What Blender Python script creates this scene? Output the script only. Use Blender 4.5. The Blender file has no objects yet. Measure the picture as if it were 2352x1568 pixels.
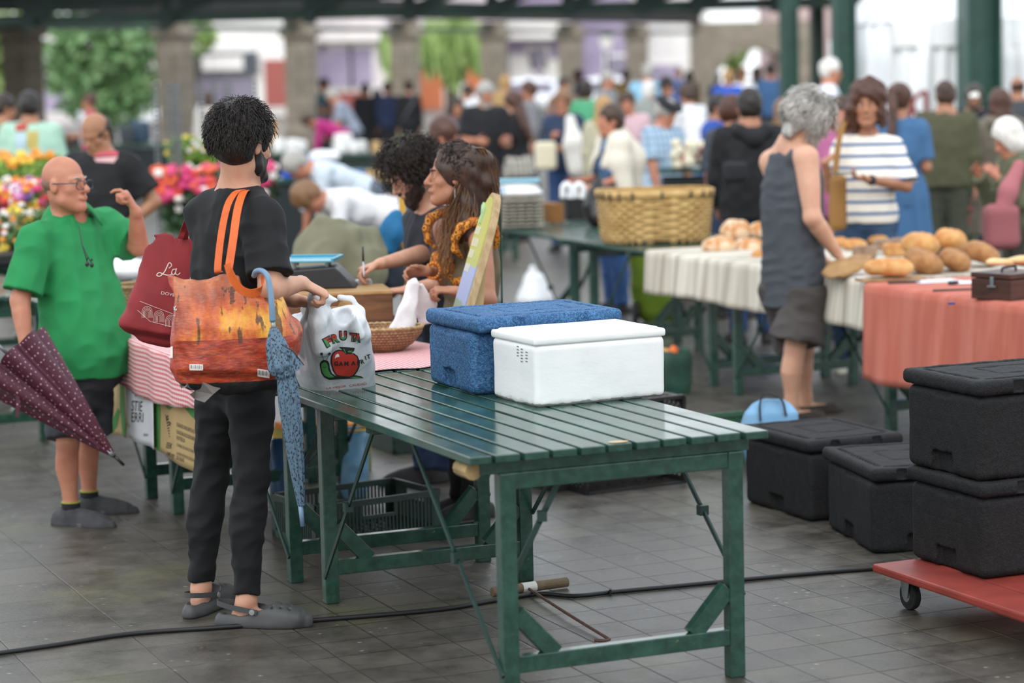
import bpy, bmesh, math, random
import numpy as np
from mathutils import Vector, Matrix
random.seed(7); rng=np.random.default_rng(7)
SC=bpy.context.scene; COL=SC.collection
PI=math.pi
def A(*v): return np.array(v if len(v)>1 else v[0],dtype=float)
def nrm(v): v=A(v); return v/max(np.linalg.norm(v),1e-9)
# ---------------------------------------------------------------- camera geometry (frame 2352x1568)
FP=5553.; EYE=1.92; PT=math.atan(634/FP); ROLL=math.radians(1.35)
FW=A(0,math.cos(PT),-math.sin(PT)); _u=A(0,math.sin(PT),math.cos(PT)); _r=A(1.,0,0)
UP=_u*math.cos(ROLL)+_r*math.sin(ROLL); RT=_r*math.cos(ROLL)-_u*math.sin(ROLL); O3=A(0,0,EYE)
def ray(px,py): return RT*(px-1176)/FP+UP*(784-py)/FP+FW
def G(px,py,z=0.):          # point of the horizontal plane z seen at a photo position
    d=ray(px,py); return O3+d*((z-EYE)/d[2])
def D(px,py,y):             # point at distance y into the place
    d=ray(px,py); return O3+d*(y/d[1])
def pj(p):
    q=A(p)-O3; z=q@FW; return 1176+FP*(q@RT)/z, 784-FP*(q@UP)/z
# ---------------------------------------------------------------- materials
MATS={}
def lin(c):
    if isinstance(c,str):
        c=c.lstrip('#'); c=[int(c[i:i+2],16)/255 for i in (0,2,4)]
    return tuple((x/12.92 if x<=.04045 else ((x+.055)/1.055)**2.4) for x in c[:3])+(1.,)
class NT:
    def __init__(s,name):
        s.m=bpy.data.materials.new(name); s.m.use_nodes=True; s.t=s.m.node_tree; s.b=s.t.nodes['Principled BSDF']; s.tc=None
    def n(s,ty,**kw):
        x=s.t.nodes.new('ShaderNode'+ty)
        for k,v in kw.items():
            if k in x.inputs: x.inputs[k].default_value=v
            else: setattr(x,k,v)
        return x
    def l(s,a,b): s.t.links.new(a,b)
    def co(s,which='Object',scale=(1,1,1),rot=(0,0,0),loc=(0,0,0)):
        if s.tc is None: s.tc=s.n('TexCoord')
        mp=s.n('Mapping'); mp.inputs['Scale'].default_value=scale; mp.inputs['Rotation'].default_value=rot; mp.inputs['Location'].default_value=loc
        s.l(s.tc.outputs[which],mp.inputs[0]); return mp.outputs[0]
    def noise(s,co,scale,detail=3,rough=.55,dist=0):
        x=s.n('TexNoise'); x.inputs['Scale'].default_value=scale; x.inputs['Detail'].default_value=detail; x.inputs['Roughness'].default_value=rough; x.inputs['Distortion'].default_value=dist
        s.l(co,x.inputs['Vector']); return x.outputs[0]
    def vor(s,co,scale,feature='F1',out='Distance'):
        x=s.n('TexVoronoi',feature=feature); x.inputs['Scale'].default_value=scale; s.l(co,x.inputs['Vector']); return x.outputs[out]
    def ramp(s,f,stops,interp='LINEAR'):
        x=s.n('ValToRGB'); cr=x.color_ramp; cr.interpolation=interp
        while len(cr.elements)<len(stops): cr.elements.new(.5)
        for e,(p,c) in zip(cr.elements,stops): e.position=p; e.color=c if not isinstance(c,(int,float)) else (c,c,c,1)
        s.l(f,x.inputs[0]); return x.outputs[0]
    def mix(s,f,a,b,mode='MIX'):
        x=s.n('Mix',data_type='RGBA',blend_type=mode)
        for v,i in ((f,0),(a,6),(b,7)):
            if isinstance(v,(int,float)): x.inputs[i].default_value=v
            elif isinstance(v,tuple): x.inputs[i].default_value=v
            else: s.l(v,x.inputs[i])
        return x.outputs[2]
    def math(s,op,a,b=0.,c=0.):
        x=s.n('Math',operation=op)
        for i,v in enumerate((a,b,c)):
            if isinstance(v,(int,float)): x.inputs[i].default_value=v
            else: s.l(v,x.inputs[i])
        return x.outputs[0]
    def sep(s,co):
        x=s.n('SeparateXYZ'); s.l(co,x.inputs[0]); return x.outputs
    def col(s,c):
        if isinstance(c,tuple): s.b.inputs['Base Color'].default_value=c
        else: s.l(c,s.b.inputs['Base Color'])
    def set(s,**kw):
        for k,v in kw.items():
            k=k.replace('_',' ')
            if isinstance(v,(int,float,tuple)): s.b.inputs[k].default_value=v
            else: s.l(v,s.b.inputs[k])
    def bump(s,h,strength=.3,dist=.01):
        x=s.n('Bump'); x.inputs['Strength'].default_value=strength; x.inputs['Distance'].default_value=dist
        s.l(h,x.inputs['Height']); s.l(x.outputs[0],s.b.inputs['Normal'])
def M(name,c,r=.7,c2=None,ns=8.,nd=4,lo=.35,hi=.65,bs=0,bst=.3,bd=.004,metal=0,stretch=(1,1,1),sss=0,spec=None,sheen=0,trans=0):
    if name in MATS: return MATS[name]
    t=NT(name); c=lin(c)
    if c2 is not None:
        f=t.ramp(t.noise(t.co(scale=stretch),ns,nd),[(lo,0.),(hi,1.)])
        t.col(t.mix(f,c,lin(c2)))
    else: t.col(c)
    t.set(Roughness=r,Metallic=metal)
    if spec is not None: t.set(Specular_IOR_Level=spec)
    if sss: t.set(Subsurface_Weight=sss); t.b.inputs['Subsurface Radius'].default_value=(.012,.004,.002); t.b.inputs['Subsurface Scale'].default_value=1.
    if sheen: t.set(Sheen_Weight=sheen)
    if trans: t.set(Transmission_Weight=trans)
    if bs: t.bump(t.noise(t.co(scale=stretch),bs,3),bst,bd)
    MATS[name]=t.m; return t.m
# ---------------------------------------------------------------- objects
USED={}
def link(name,data,parent=None):
    o=bpy.data.objects.new(name,data); COL.objects.link(o)
    if parent is not None: o.parent=parent
    return o
def tag(o,label,cat,group=None,kind=None):
    if label: o['label']=label
    if cat: o['category']=cat
    if group: o['group']=group
    if kind: o['kind']=kind
    return o
def wloc(p):
    l=np.zeros(3)
    while p is not None: l=l+A(p.location); p=p.parent
    return l
def thing(name,label,cat,loc=(0,0,0),group=None):
    o=link(name,None); o.location=Vector(loc); o.empty_display_size=.1
    return tag(o,label,cat,group)
def mesh_obj(name,V,F,mat,parent=None,smooth=False,fm=None,bevel=0,seg=2,world=True,solid=0):
    V=np.asarray(V,dtype=float)
    if parent is not None and world: V=V-wloc(parent)
    me=bpy.data.meshes.new(name)
    if isinstance(F,list): me.from_pydata(V.tolist(),[],F)
    else:
        me.vertices.add(len(V)); me.vertices.foreach_set('co',V.ravel()); me.loops.add(F.size); me.loops.foreach_set('vertex_index',F.ravel().astype(np.int32))
        me.polygons.add(len(F)); me.polygons.foreach_set('loop_start',np.arange(0,F.size,4,dtype=np.int32)); me.update(calc_edges=True)
    for m in (mat if isinstance(mat,(list,tuple)) else [mat]): me.materials.append(m)
    if fm is not None: me.polygons.foreach_set('material_index',np.asarray(fm,dtype=np.int32))
    if smooth: me.polygons.foreach_set('use_smooth',[True]*len(me.polygons))
    me.update()
    o=link(name,me,parent)
    if solid: x=o.modifiers.new('solid','SOLIDIFY'); x.thickness=solid; x.offset=0
    if bevel: x=o.modifiers.new('bevel','BEVEL'); x.width=bevel; x.segments=seg; x.limit_method='ANGLE'
    return o
def struct(o): o['kind']='structure'; return o
def frame(d,up=(0,0,1)):
    d=nrm(d); u=np.cross(up,d)
    if np.linalg.norm(u)<1e-4: u=np.cross((0,1,0),d)
    u=nrm(u); return u,np.cross(d,u),d
class MB:
    def __init__(s): s.V=[]; s.F=[]; s.m=[]; s.n=0
    def add(s,V,F,m=0):
        V=np.asarray(V,dtype=float); s.V.append(V); s.F+= [tuple(i+s.n for i in f) for f in F]; s.m+=[m]*len(F); s.n+=len(V); return s
    def box(s,c,size,R=None,m=0):
        c=A(c); h=A(size)/2
        V=A([[x,y,z] for x in (-1,1) for y in (-1,1) for z in (-1,1)])*h
        if R is not None: V=V@np.asarray(R).T
        return s.add(V+c,[(0,1,3,2),(4,6,7,5),(0,4,5,1),(2,3,7,6),(0,2,6,4),(1,5,7,3)],m)
    def bar(s,a,b,w,t,side=(0,0,1),m=0):   # rectangular bar a->b, t thick along side, w the other way
        a=A(a);b=A(b); d=nrm(b-a); sd=A(side)-d*np.dot(side,d); sd=nrm(sd) if np.linalg.norm(sd)>1e-6 else frame(d)[0]
        o=np.cross(sd,d); R=np.stack([o,d,sd],1)
        return s.box((a+b)/2,(w,np.linalg.norm(b-a),t),R,m)
    def tube(s,pts,r,n=8,m=0,caps=True,ry=None):
        P=A(pts) if not isinstance(pts,np.ndarray) else pts; k=len(P)
        r=np.broadcast_to(np.asarray(r,float),(k,)); T=np.gradient(P,axis=0); T/=np.maximum(np.linalg.norm(T,axis=1,keepdims=True),1e-9)
        u=frame(T[0])[0]; V=[]
        for i in range(k):
            u=u-T[i]*np.dot(u,T[i]); u=nrm(u); v=np.cross(T[i],u)
            a=np.arange(n)*2*PI/n; V.append(P[i]+r[i]*(np.cos(a)[:,None]*u+np.sin(a)[:,None]*v))
        V=np.concatenate(V); F=[(i*n+j,i*n+(j+1)%n,(i+1)*n+(j+1)%n,(i+1)*n+j) for i in range(k-1) for j in range(n)]
        if caps: F+=[tuple(range(n-1,-1,-1)),tuple((k-1)*n+j for j in range(n))]
        return s.add(V,F,m)
    def lathe(s,c,prof,n=24,ax=(0,0,1),m=0,sx=1,sy=1):
        u,v,w=frame(ax,(0,1,0)) if abs(A(ax)[2])>.9 else frame(ax); c=A(c); V=[]
        a=np.arange(n)*2*PI/n
        for r,z in prof: V.append(c+w*z+r*(sx*np.cos(a)[:,None]*u+sy*np.sin(a)[:,None]*v))
        k=len(prof); V=np.concatenate(V); F=[(i*n+j,i*n+(j+1)%n,(i+1)*n+(j+1)%n,(i+1)*n+j) for i in range(k-1) for j in range(n)]
        F+=[tuple(range(n-1,-1,-1)),tuple((k-1)*n+j for j in range(n))]
        return s.add(V,F,m)
    def ball(s,c,r,R=None,n=12,m=0,noise=0,seed=0):
        k=n//2+1; V=[]
        for i in range(k):
            t=PI*i/(k-1)
            for j in range(n): V.append((math.sin(t)*math.cos(2*PI*j/n),math.sin(t)*math.sin(2*PI*j/n),math.cos(t)))
        V=A(V)
        if noise: V=V*(1+noise*wob(V*3+seed,1.,seed)[:,None])
        V=V*A(r if hasattr(r,'__len__') else (r,r,r))
        if R is not None: V=V@np.asarray(R).T
        F=[(i*n+j,(i+1)*n+j,(i+1)*n+(j+1)%n,i*n+(j+1)%n) for i in range(k-1) for j in range(n)]
        return s.add(V+A(c),F,m)
    def grid(s,fn,nu,nv,m=0,wrapu=False):
        V=A([fn(i/(nu if wrapu else nu-1),j/(nv-1)) for i in range(nu) for j in range(nv)])
        F=[(i*nv+j,((i+1)%nu)*nv+j,((i+1)%nu)*nv+j+1,i*nv+j+1) for i in range(nu if wrapu else nu-1) for j in range(nv-1)]
        return s.add(V,F,m)
    def poly(s,V,m=0): return s.add(V,[tuple(range(len(V)))],m)
    def prism(s,P2,c,u,v,w,t,m=0):   # polygon in the plane (u,v) at c, extruded t along w
        P=A([A(c)+A(u)*x+A(v)*y for x,y in P2]); n=len(P)
        V=np.concatenate([P,P+A(w)*t]); F=[tuple(range(n-1,-1,-1)),tuple(range(n,2*n))]+[(i,(i+1)%n,n+(i+1)%n,n+i) for i in range(n)]
        return s.add(V,F,m)
    def build(s,name,mat,parent=None,smooth=False,**kw):
        return mesh_obj(name,np.concatenate(s.V),s.F,mat,parent,smooth,fm=s.m if isinstance(mat,(list,tuple)) else None,**kw)
def rz(a): c,s=math.cos(a),math.sin(a); return A([[c,-s,0],[s,c,0],[0,0,1]])
def rax(ax,a):
    return np.array(Matrix.Rotation(a,3,Vector(ax)))
def dup(root,loc=None,rot=None,label=None,group=None):
    r=root.copy(); COL.objects.link(r)
    if loc is not None: r.location=Vector(loc)
    if rot is not None: r.rotation_euler=rot
    if label: r['label']=label
    if group: r['group']=group
    for ch in list(root.children):
        c=ch.copy(); COL.objects.link(c); c.parent=r
        for g in ch.children:
            d=g.copy(); COL.objects.link(d); d.parent=c
    return r
def strands(name,paths,mat,parent,r=.0015,tip=.3,n=3):
    by={}
    for P in paths: by.setdefault(len(P),[]).append(np.asarray(P))
    V=[];F=[];k0=0
    for L,Ps in by.items():
        P=np.stack(Ps); N=len(P); Tn=np.gradient(P,axis=1); Tn/=np.maximum(np.linalg.norm(Tn,axis=2,keepdims=True),1e-9)
        u=np.cross(Tn,A(.31,.52,.79)); u/=np.maximum(np.linalg.norm(u,axis=2,keepdims=True),1e-6); w=np.cross(Tn,u)
        rr=r*(1-(1-tip)*np.linspace(0,1,L)**2)[None,:,None,None]; a=np.arange(n)*2*PI/n
        X=P[:,:,None,:]+rr*(np.cos(a)[None,None,:,None]*u[:,:,None,:]+np.sin(a)[None,None,:,None]*w[:,:,None,:])
        V.append(X.reshape(-1,3)); b=(np.arange(N)[:,None,None]*L+np.arange(L-1)[None,:,None])*n; j=np.arange(n)[None,None,:]; j2=(j+1)%n
        F.append(np.stack(np.broadcast_arrays(b+j,b+j2,b+n+j2,b+n+j),-1).reshape(-1,4)+k0); k0+=N*L*n
    o=mesh_obj(name,np.concatenate(V),np.concatenate(F),mat,parent,True); return o
def text_mesh(txt,size,bold=0,space=1.,align='CENTER',shear=0):
    cu=bpy.data.curves.new('t','FONT'); cu.body=txt; cu.size=size; cu.align_x=align; cu.align_y='CENTER'; cu.offset=bold; cu.space_character=space; cu.shear=shear; cu.resolution_u=4
    o=bpy.data.objects.new('t',cu); COL.objects.link(o)
    dg=bpy.context.evaluated_depsgraph_get(); me=bpy.data.meshes.new_from_object(o.evaluated_get(dg))
    V=A([tuple(v.co) for v in me.vertices]) if len(me.vertices) else np.zeros((0,3)); F=[tuple(p.vertices) for p in me.polygons]
    bpy.data.objects.remove(o); bpy.data.curves.remove(cu); bpy.data.meshes.remove(me)
    return V,F
# ---------------------------------------------------------------- implicit volumes -> one continuous mesh
def wob(P,f,seed=0,n=5):
    g=np.random.default_rng(seed+11); s=0
    X,Y,Z=(P[...,0],P[...,1],P[...,2]) if isinstance(P,np.ndarray) else P
    for i in range(n):
        d=g.normal(size=3); d/=np.linalg.norm(d); d=d*f*(.6+.9*g.random()); s=s+np.sin(d[0]*X+d[1]*Y+d[2]*Z+g.random()*6.28)
    return s/n*1.6
class Vol:
    def __init__(s,lo,hi,h):
        s.lo=A(lo)-3*h; s.h=h; n=np.ceil((A(hi)-s.lo)/h).astype(int)+4
        s.D=np.full(n,9.,np.float32); s.S=np.zeros(n,np.uint8); s.ax=[(s.lo[i]+h*np.arange(n[i])).astype(np.float32) for i in range(3)]
    def win(s,lo,hi,m):
        sl=[]
        for i in range(3):
            a=max(0,int((lo[i]-m-s.lo[i])/s.h)-2); b=min(len(s.ax[i]),int((hi[i]+m-s.lo[i])/s.h)+4)
            if b<=a: return None,None
            sl.append(slice(a,b))
        X=s.ax[0][sl[0]][:,None,None];Y=s.ax[1][sl[1]][None,:,None];Z=s.ax[2][sl[2]][None,None,:]
        return tuple(sl),(X,Y,Z)
    def put(s,sl,d,k,slot):
        B=s.D[sl]; S=s.S[sl]
        if slot is not None: S[d<B]=slot
        if k>0:
            h=np.clip(.5+.5*(B-d)/k,0,1); B[...]=np.where(B>8,d,B*(1-h)+d*h-k*h*(1-h))
        else: np.minimum(B,d,out=B)
    def cut(s,sl,d,k):
        B=s.D[sl]; e=-d
        if k>0:
            h=np.clip(.5+.5*(e-B)/k,0,1); B[...]=np.where(B>8,B,B*(1-h)+e*h+k*h*(1-h))
        else: np.maximum(B,e,out=B)
    def cap(s,a,b,ra,rb=None,k=.02,slot=None,sub=False):
        a=A(a);b=A(b); rb=ra if rb is None else rb; R=max(ra,rb)
        sl,P=s.win(np.minimum(a,b)-R,np.maximum(a,b)+R,k)
        if sl is None: return s
        ab=b-a; L2=max(float(ab@ab),1e-9)
        t=np.clip(((P[0]-a[0])*ab[0]+(P[1]-a[1])*ab[1]+(P[2]-a[2])*ab[2])/L2,0,1)
        d=np.sqrt((P[0]-a[0]-t*ab[0])**2+(P[1]-a[1]-t*ab[1])**2+(P[2]-a[2]-t*ab[2])**2)-(ra+(rb-ra)*t)
        (s.cut if sub else s.put)(sl,d,k,*(() if sub else (slot,))); return s
    def chain(s,pts,rs,k=.02,slot=None):
        for i in range(len(pts)-1): s.cap(pts[i],pts[i+1],rs[i],rs[i+1],k,slot)
        return s
    def ell(s,c,r,R=None,k=.02,slot=None,sub=False):
        c=A(c); r=A(r) if hasattr(r,'__len__') else A(r,r,r); m=max(r)
        if R is None: sl,P=s.win(c-r,c+r,k)
        else: sl,P=s.win(c-m,c+m,k)
        if sl is None: return s
        q=[P[0]-c[0],P[1]-c[1],P[2]-c[2]]
        if R is not None: R=np.asarray(R); q=[q[0]*R[0][i]+q[1]*R[1][i]+q[2]*R[2][i] for i in range(3)]
        k0=np.sqrt((q[0]/r[0])**2+(q[1]/r[1])**2+(q[2]/r[2])**2); k1=np.sqrt((q[0]/r[0]**2)**2+(q[1]/r[1]**2)**2+(q[2]/r[2]**2)**2)
        d=k0*(k0-1)/np.maximum(k1,1e-6)
        (s.cut if sub else s.put)(sl,d,k,*(() if sub else (slot,))); return s
    def loft(s,a,b,side,T,ru,rf,of=0,ou=0,p=2.,k=.02,slot=None,flat=(0,0),sub=False,wv=None):
        a=A(a);b=A(b); w=b-a; L=np.linalg.norm(w); w=w/L; u=A(side)-w*np.dot(side,w); u=nrm(u); f=np.cross(w,u)
        ru=np.broadcast_to(A(ru) if hasattr(ru,'__len__') else float(ru),(len(T),)); rf=np.broadcast_to(A(rf) if hasattr(rf,'__len__') else float(rf),(len(T),)); of=np.broadcast_to(A(of) if hasattr(of,'__len__') else float(of),(len(T),)); ou=np.broadcast_to(A(ou) if hasattr(ou,'__len__') else float(ou),(len(T),))
        T=A(T); R=max(ru.max()+abs(ou).max(),rf.max()+abs(of).max()); e0=a+w*L*min(T[0],0); e1=a+w*L*max(T[-1],1)
        sl,P=s.win(np.minimum(e0,e1)-R,np.maximum(e0,e1)+R,k)
        if sl is None: return s
        q=[P[0]-a[0],P[1]-a[1],P[2]-a[2]]
        v=q[0]*w[0]+q[1]*w[1]+q[2]*w[2]; U=q[0]*u[0]+q[1]*u[1]+q[2]*u[2]; Fv=q[0]*f[0]+q[1]*f[1]+q[2]*f[2]
        t=v/L; tt=t.ravel()
        g=lambda y: np.interp(tt,T,y).reshape(t.shape).astype(np.float32)
        RU=g(ru);RF=g(rf); U=U-g(ou); Fv=Fv-g(of); mn=np.minimum(RU,RF)
        if p==2: rho=np.sqrt((U/RU)**2+(Fv/RF)**2)
        else: rho=(np.abs(U/RU)**p+np.abs(Fv/RF)**p)**(1/p)
        rr=rho*mn; lo=(T[0]*L-v); hi=(v-T[-1]*L)
        if wv is not None: rr=rr-wv(v,np.arctan2(Fv/RF,U/RU))
        dv=np.maximum(0,np.maximum(lo if not flat[0] else 0*lo,hi if not flat[1] else 0*hi))
        d=np.sqrt(rr**2+dv**2)-mn
        if flat[0]: d=np.maximum(d,lo)
        if flat[1]: d=np.maximum(d,hi)
        (s.cut if sub else s.put)(sl,d,k,*(() if sub else (slot,))); return s
    def half(s,pt,n,k=0,lo=None,hi=None):      # remove the side of the plane that n points to
        pt=A(pt); n=nrm(n)
        if lo is None: sl=(slice(None),)*3; P=(s.ax[0][:,None,None],s.ax[1][None,:,None],s.ax[2][None,None,:])
        else:
            sl,P=s.win(A(lo),A(hi),0)
            if sl is None: return s
        d=-((P[0]-pt[0])*n[0]+(P[1]-pt[1])*n[1]+(P[2]-pt[2])*n[2]); s.cut(sl,d,k); return s
    def warp(s,fn):
        P=(s.ax[0][:,None,None],s.ax[1][None,:,None],s.ax[2][None,None,:]); m=s.D<.5
        s.D+=np.where(m,fn(P),0).astype(np.float32); return s
    def mesh(s):
        Dm=s.D; ins=Dm<0; nx,ny,nz=Dm.shape
        c=np.zeros((nx-1,ny-1,nz-1),np.uint8); offs=[(i,j,k) for i in (0,1) for j in (0,1) for k in (0,1)]
        for (i,j,k) in offs: c+=ins[i:nx-1+i,j:ny-1+j,k:nz-1+k]
        I=np.argwhere((c>0)&(c<8))
        if len(I)==0: return np.zeros((0,3)),np.zeros((0,4),int),np.zeros(0,int)
        idx=np.full(c.shape,-1,np.int32); idx[tuple(I.T)]=np.arange(len(I))
        vals=np.stack([Dm[I[:,0]+i,I[:,1]+j,I[:,2]+k] for (i,j,k) in offs],1)
        acc=np.zeros((len(I),3)); cnt=np.zeros(len(I)); O=A(offs)
        for a in range(8):
            for b in range(a+1,8):
                if abs(O[a]-O[b]).sum()!=1: continue
                va,vb=vals[:,a],vals[:,b]; m=(va<0)!=(vb<0); t=np.where(m,va/np.where(m,va-vb,1),0)
                acc+=np.where(m[:,None],O[a]+(O[b]-O[a])*t[:,None],0); cnt+=m
        V=s.lo+s.h*(I+acc/cnt[:,None]); slot=np.array([s.S[I[:,0]+1,I[:,1]+1,I[:,2]+1]])[0]
        Q=[]
        for ax in range(3):
            a=[slice(None)]*3;b=[slice(None)]*3; a[ax]=slice(0,-1);b[ax]=slice(1,None)
            e=ins[tuple(a)]!=ins[tuple(b)]; E=np.argwhere(e); o1,o2=[(1,2),(2,0),(0,1)][ax]
            E=E[(E[:,o1]>0)&(E[:,o2]>0)&(E[:,o1]<Dm.shape[o1]-1)&(E[:,o2]<Dm.shape[o2]-1)]
            if len(E)==0: continue
            g=lambda d1,d2: idx[tuple((E-np.array([d1 if i==o1 else d2 if i==o2 else 0 for i in range(3)])).T)]
            q=np.stack([g(0,0),g(1,0),g(1,1),g(0,1)],1); fl=~ins[tuple(E.T)]
            q[fl]=q[fl][:,::-1]; Q.append(q)
        Q=np.concatenate(Q); Q=Q[(Q>=0).all(1)]
        return V,Q[:,::-1],slot[Q[:,0]]
    def build(s,name,mat,parent=None,smooth=True,relax=1):
        V,Q,sl=s.mesh()
        for _ in range(relax):
            a=np.zeros_like(V); n=np.zeros(len(V))
            for i in range(4):
                for j in ((i+1)%4,(i+3)%4): np.add.at(a,Q[:,i],V[Q[:,j]]); np.add.at(n,Q[:,i],1)
            V=V*.5+.5*a/np.maximum(n,1)[:,None]
        return mesh_obj(name,V,Q,mat,parent,smooth,fm=sl if isinstance(mat,(list,tuple)) else None)
def _rbox(s,c,hs,R=None,r=.01,k=0,slot=None,sub=False):
    c=A(c); hs=A(hs); m=np.linalg.norm(hs) if R is not None else 0
    sl,P=s.win(c-(m or hs),c+(m or hs),max(k,.002))
    if sl is None: return s
    q=[P[0]-c[0],P[1]-c[1],P[2]-c[2]]
    if R is not None: R=np.asarray(R); q=[q[0]*R[0][i]+q[1]*R[1][i]+q[2]*R[2][i] for i in range(3)]
    q=[np.abs(q[i])-(hs[i]-r) for i in range(3)]
    d=np.sqrt(sum(np.maximum(x,0)**2 for x in q))+np.minimum(np.maximum(np.maximum(q[0],q[1]),q[2]),0)-r
    (s.cut if sub else s.put)(sl,d,k,*(() if sub else (slot,))); return s
Vol.rbox=_rbox
from mathutils.bvhtree import BVHTree
def IP(px,py,p0,n):
    d=ray(px,py); return O3+d*((A(p0)-O3)@A(n)/(d@A(n)))
def decal(name,items,target,mats,off=.0015,parent=None,sub=12.,frm=None):
    """flat printed shapes laid on the surface of target; items=(points in photo pixels or (V,F), layer, material)"""
    dg=bpy.context.evaluated_depsgraph_get(); me=target.data; w=wloc(target)
    bv=BVHTree.FromPolygons([v.co.copy() for v in me.vertices],[tuple(p.vertices) for p in me.polygons])
    MBm=MB(); o=O3 if frm is None else A(frm)
    for pts,layer,mi in items:
        bm=bmesh.new()
        if isinstance(pts,tuple): V,F=pts
        else: V,F=[(x,y) for x,y in pts],[tuple(range(len(pts)))]
        vs=[bm.verts.new((x,y,0)) for x,y in V]
        for f in F:
            try: bm.faces.new([vs[i] for i in f])
            except ValueError: pass
        bmesh.ops.triangulate(bm,faces=bm.faces[:])
        for _ in range(4):
            L=[e for e in bm.edges if e.calc_length()>sub]
            if not L: break
            bmesh.ops.subdivide_edges(bm,edges=L,cuts=1); bmesh.ops.triangulate(bm,faces=bm.faces[:])
        bm.verts.index_update(); out=[]; ok=True
        last=None
        for v in bm.verts:
            d=ray(v.co.x,v.co.y); h=bv.ray_cast(Vector(o-w),Vector(d))
            if h[0] is None: out.append(None)
            else:
                nn=A(h[1]); nn=-nn if nn@d>0 else nn; out.append(A(h[0])+w+nn*(off+.0004*layer))
        F2=[tuple(v.index for v in f.verts) for f in bm.faces]; F2=[f for f in F2 if all(out[i] is not None for i in f)]
        if F2: MBm.add([p if p is not None else (0,0,0) for p in out],F2,mi)
        bm.free()
    return MBm.build(name,mats,parent if parent is not None else target)
def txt(t,x,y,h,w=None,rot=0,bold=0,shear=0,sk=0,space=1.):
    """lettering as (V,F) in photo pixels, centre x,y, cap height h, overall width w"""
    V,F=text_mesh(t,1,bold,space,'CENTER',shear); V=V[:,:2]; c=(V.max(0)+V.min(0))/2; V=V-c; e=V.max(0)-V.min(0)
    s=h/max(e[1],1e-6); V=V*A(s if w is None else w/e[0],s); a=math.radians(rot)
    X=V[:,0]*math.cos(a)-V[:,1]*math.sin(a)*(-1)*-1; Y=V[:,0]*math.sin(a)+V[:,1]*math.cos(a)
    X=V[:,0]*math.cos(a)-V[:,1]*math.sin(a)
    return (np.c_[x+X,y-Y-sk*X].tolist(),F)
def circ(x,y,rx,ry=None,n=28,a0=0,a1=2*PI): ry=rx if ry is None else ry; return [(x+rx*math.cos(t),y+ry*math.sin(t)) for t in np.linspace(a0,a1,n+1)[:-1 if a1-a0>6.2 else None]]
def stroke(pts,w):
    P=A(pts); T_=np.gradient(P,axis=0); T_/=np.maximum(np.linalg.norm(T_,axis=1,keepdims=True),1e-9); N=np.c_[-T_[:,1],T_[:,0]]*w/2; n=len(P)
    V=np.concatenate([P+N,P-N]); return (V.tolist(),[(i,i+1,n+i+1,n+i) for i in range(n-1)])
def ribbon(m,pts,w,t,wd,mi=0):
    P=A(pts); n=len(P); T_=np.gradient(P,axis=0); V=[]
    wd=np.broadcast_to(A(wd),(n,3))
    for i in range(n):
        d=nrm(T_[i]); s_=nrm(wd[i]-d*np.dot(wd[i],d)); k=np.cross(d,s_); V+=[P[i]+s_*w/2+k*t/2,P[i]-s_*w/2+k*t/2,P[i]-s_*w/2-k*t/2,P[i]+s_*w/2-k*t/2]
    F=[(i*4+j,i*4+(j+1)%4,i*4+4+(j+1)%4,i*4+4+j) for i in range(n-1) for j in range(4)]+[(3,2,1,0),tuple(4*n-4+j for j in range(4))]
    return m.add(V,F,mi)
def spl(pts,n=8):
    P=A(pts); Q=np.concatenate([[2*P[0]-P[1]],P,[2*P[-1]-P[-2]]]); out=[]
    for i in range(1,len(Q)-2):
        for k in range(n):
            t=k/n; out.append(.5*((2*Q[i])+(-Q[i-1]+Q[i+1])*t+(2*Q[i-1]-5*Q[i]+4*Q[i+1]-Q[i+2])*t*t+(-Q[i-1]+3*Q[i]-3*Q[i+1]+Q[i+2])*t**3))
    out.append(P[-1]); return A(out)
# ---------------------------------------------------------------- people
ZUP=A(0,0,1)
def fdir(ang): a=math.radians(ang); return A(math.sin(a),-math.cos(a),0.)
def skin(name,c,c2=None): return M(name,c,.55,c2 or c,14,3,.3,.75,bs=160,bst=.12,bd=.002,sss=.12)
SK={k:skin('skin_'+k,*v) for k,v in dict(light=('#cf9f84','#c08a70'),tan=('#b07c5f','#9d6a50'),ruddy=('#bf8468','#ac6c54'),pale=('#d3a48a','#c8957a'),olive=('#a8795a','#98694c')).items()}
LIP=M('lip','#a2604f',.5); DARK=M('brow_dark','#2a1d17',.6)
def cloth(name,c,c2=None,r=.85,bs=0,**k): return M('cloth_'+name,c,r,c2,kw_ns(k),3,bs=bs or 350,bst=.15,bd=.002)
def kw_ns(k): return k.get('ns',6.)
ARMS=dict(down=((.14,.0,-1),(.02,.16,-1)),hold=((.16,.05,-1),(-.35,1,.02)),hold2=((.2,.15,-1),(-.6,.8,.15)),phone=((.12,.1,-1),(-.35,.75,.6)),fwd=((.1,.55,-.8),(-.1,1,-.25)),low=((.14,.2,-1),(-.12,.55,-.8)),hip=((.45,-.25,-.8),(-.5,.4,-.5)),reach=((.05,.5,-.9),(-.05,.4,-.95)),hang=((.05,.15,-1),(.0,.25,-1)),face=((.2,.4,-.9),(-.3,.5,.9)))
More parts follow.
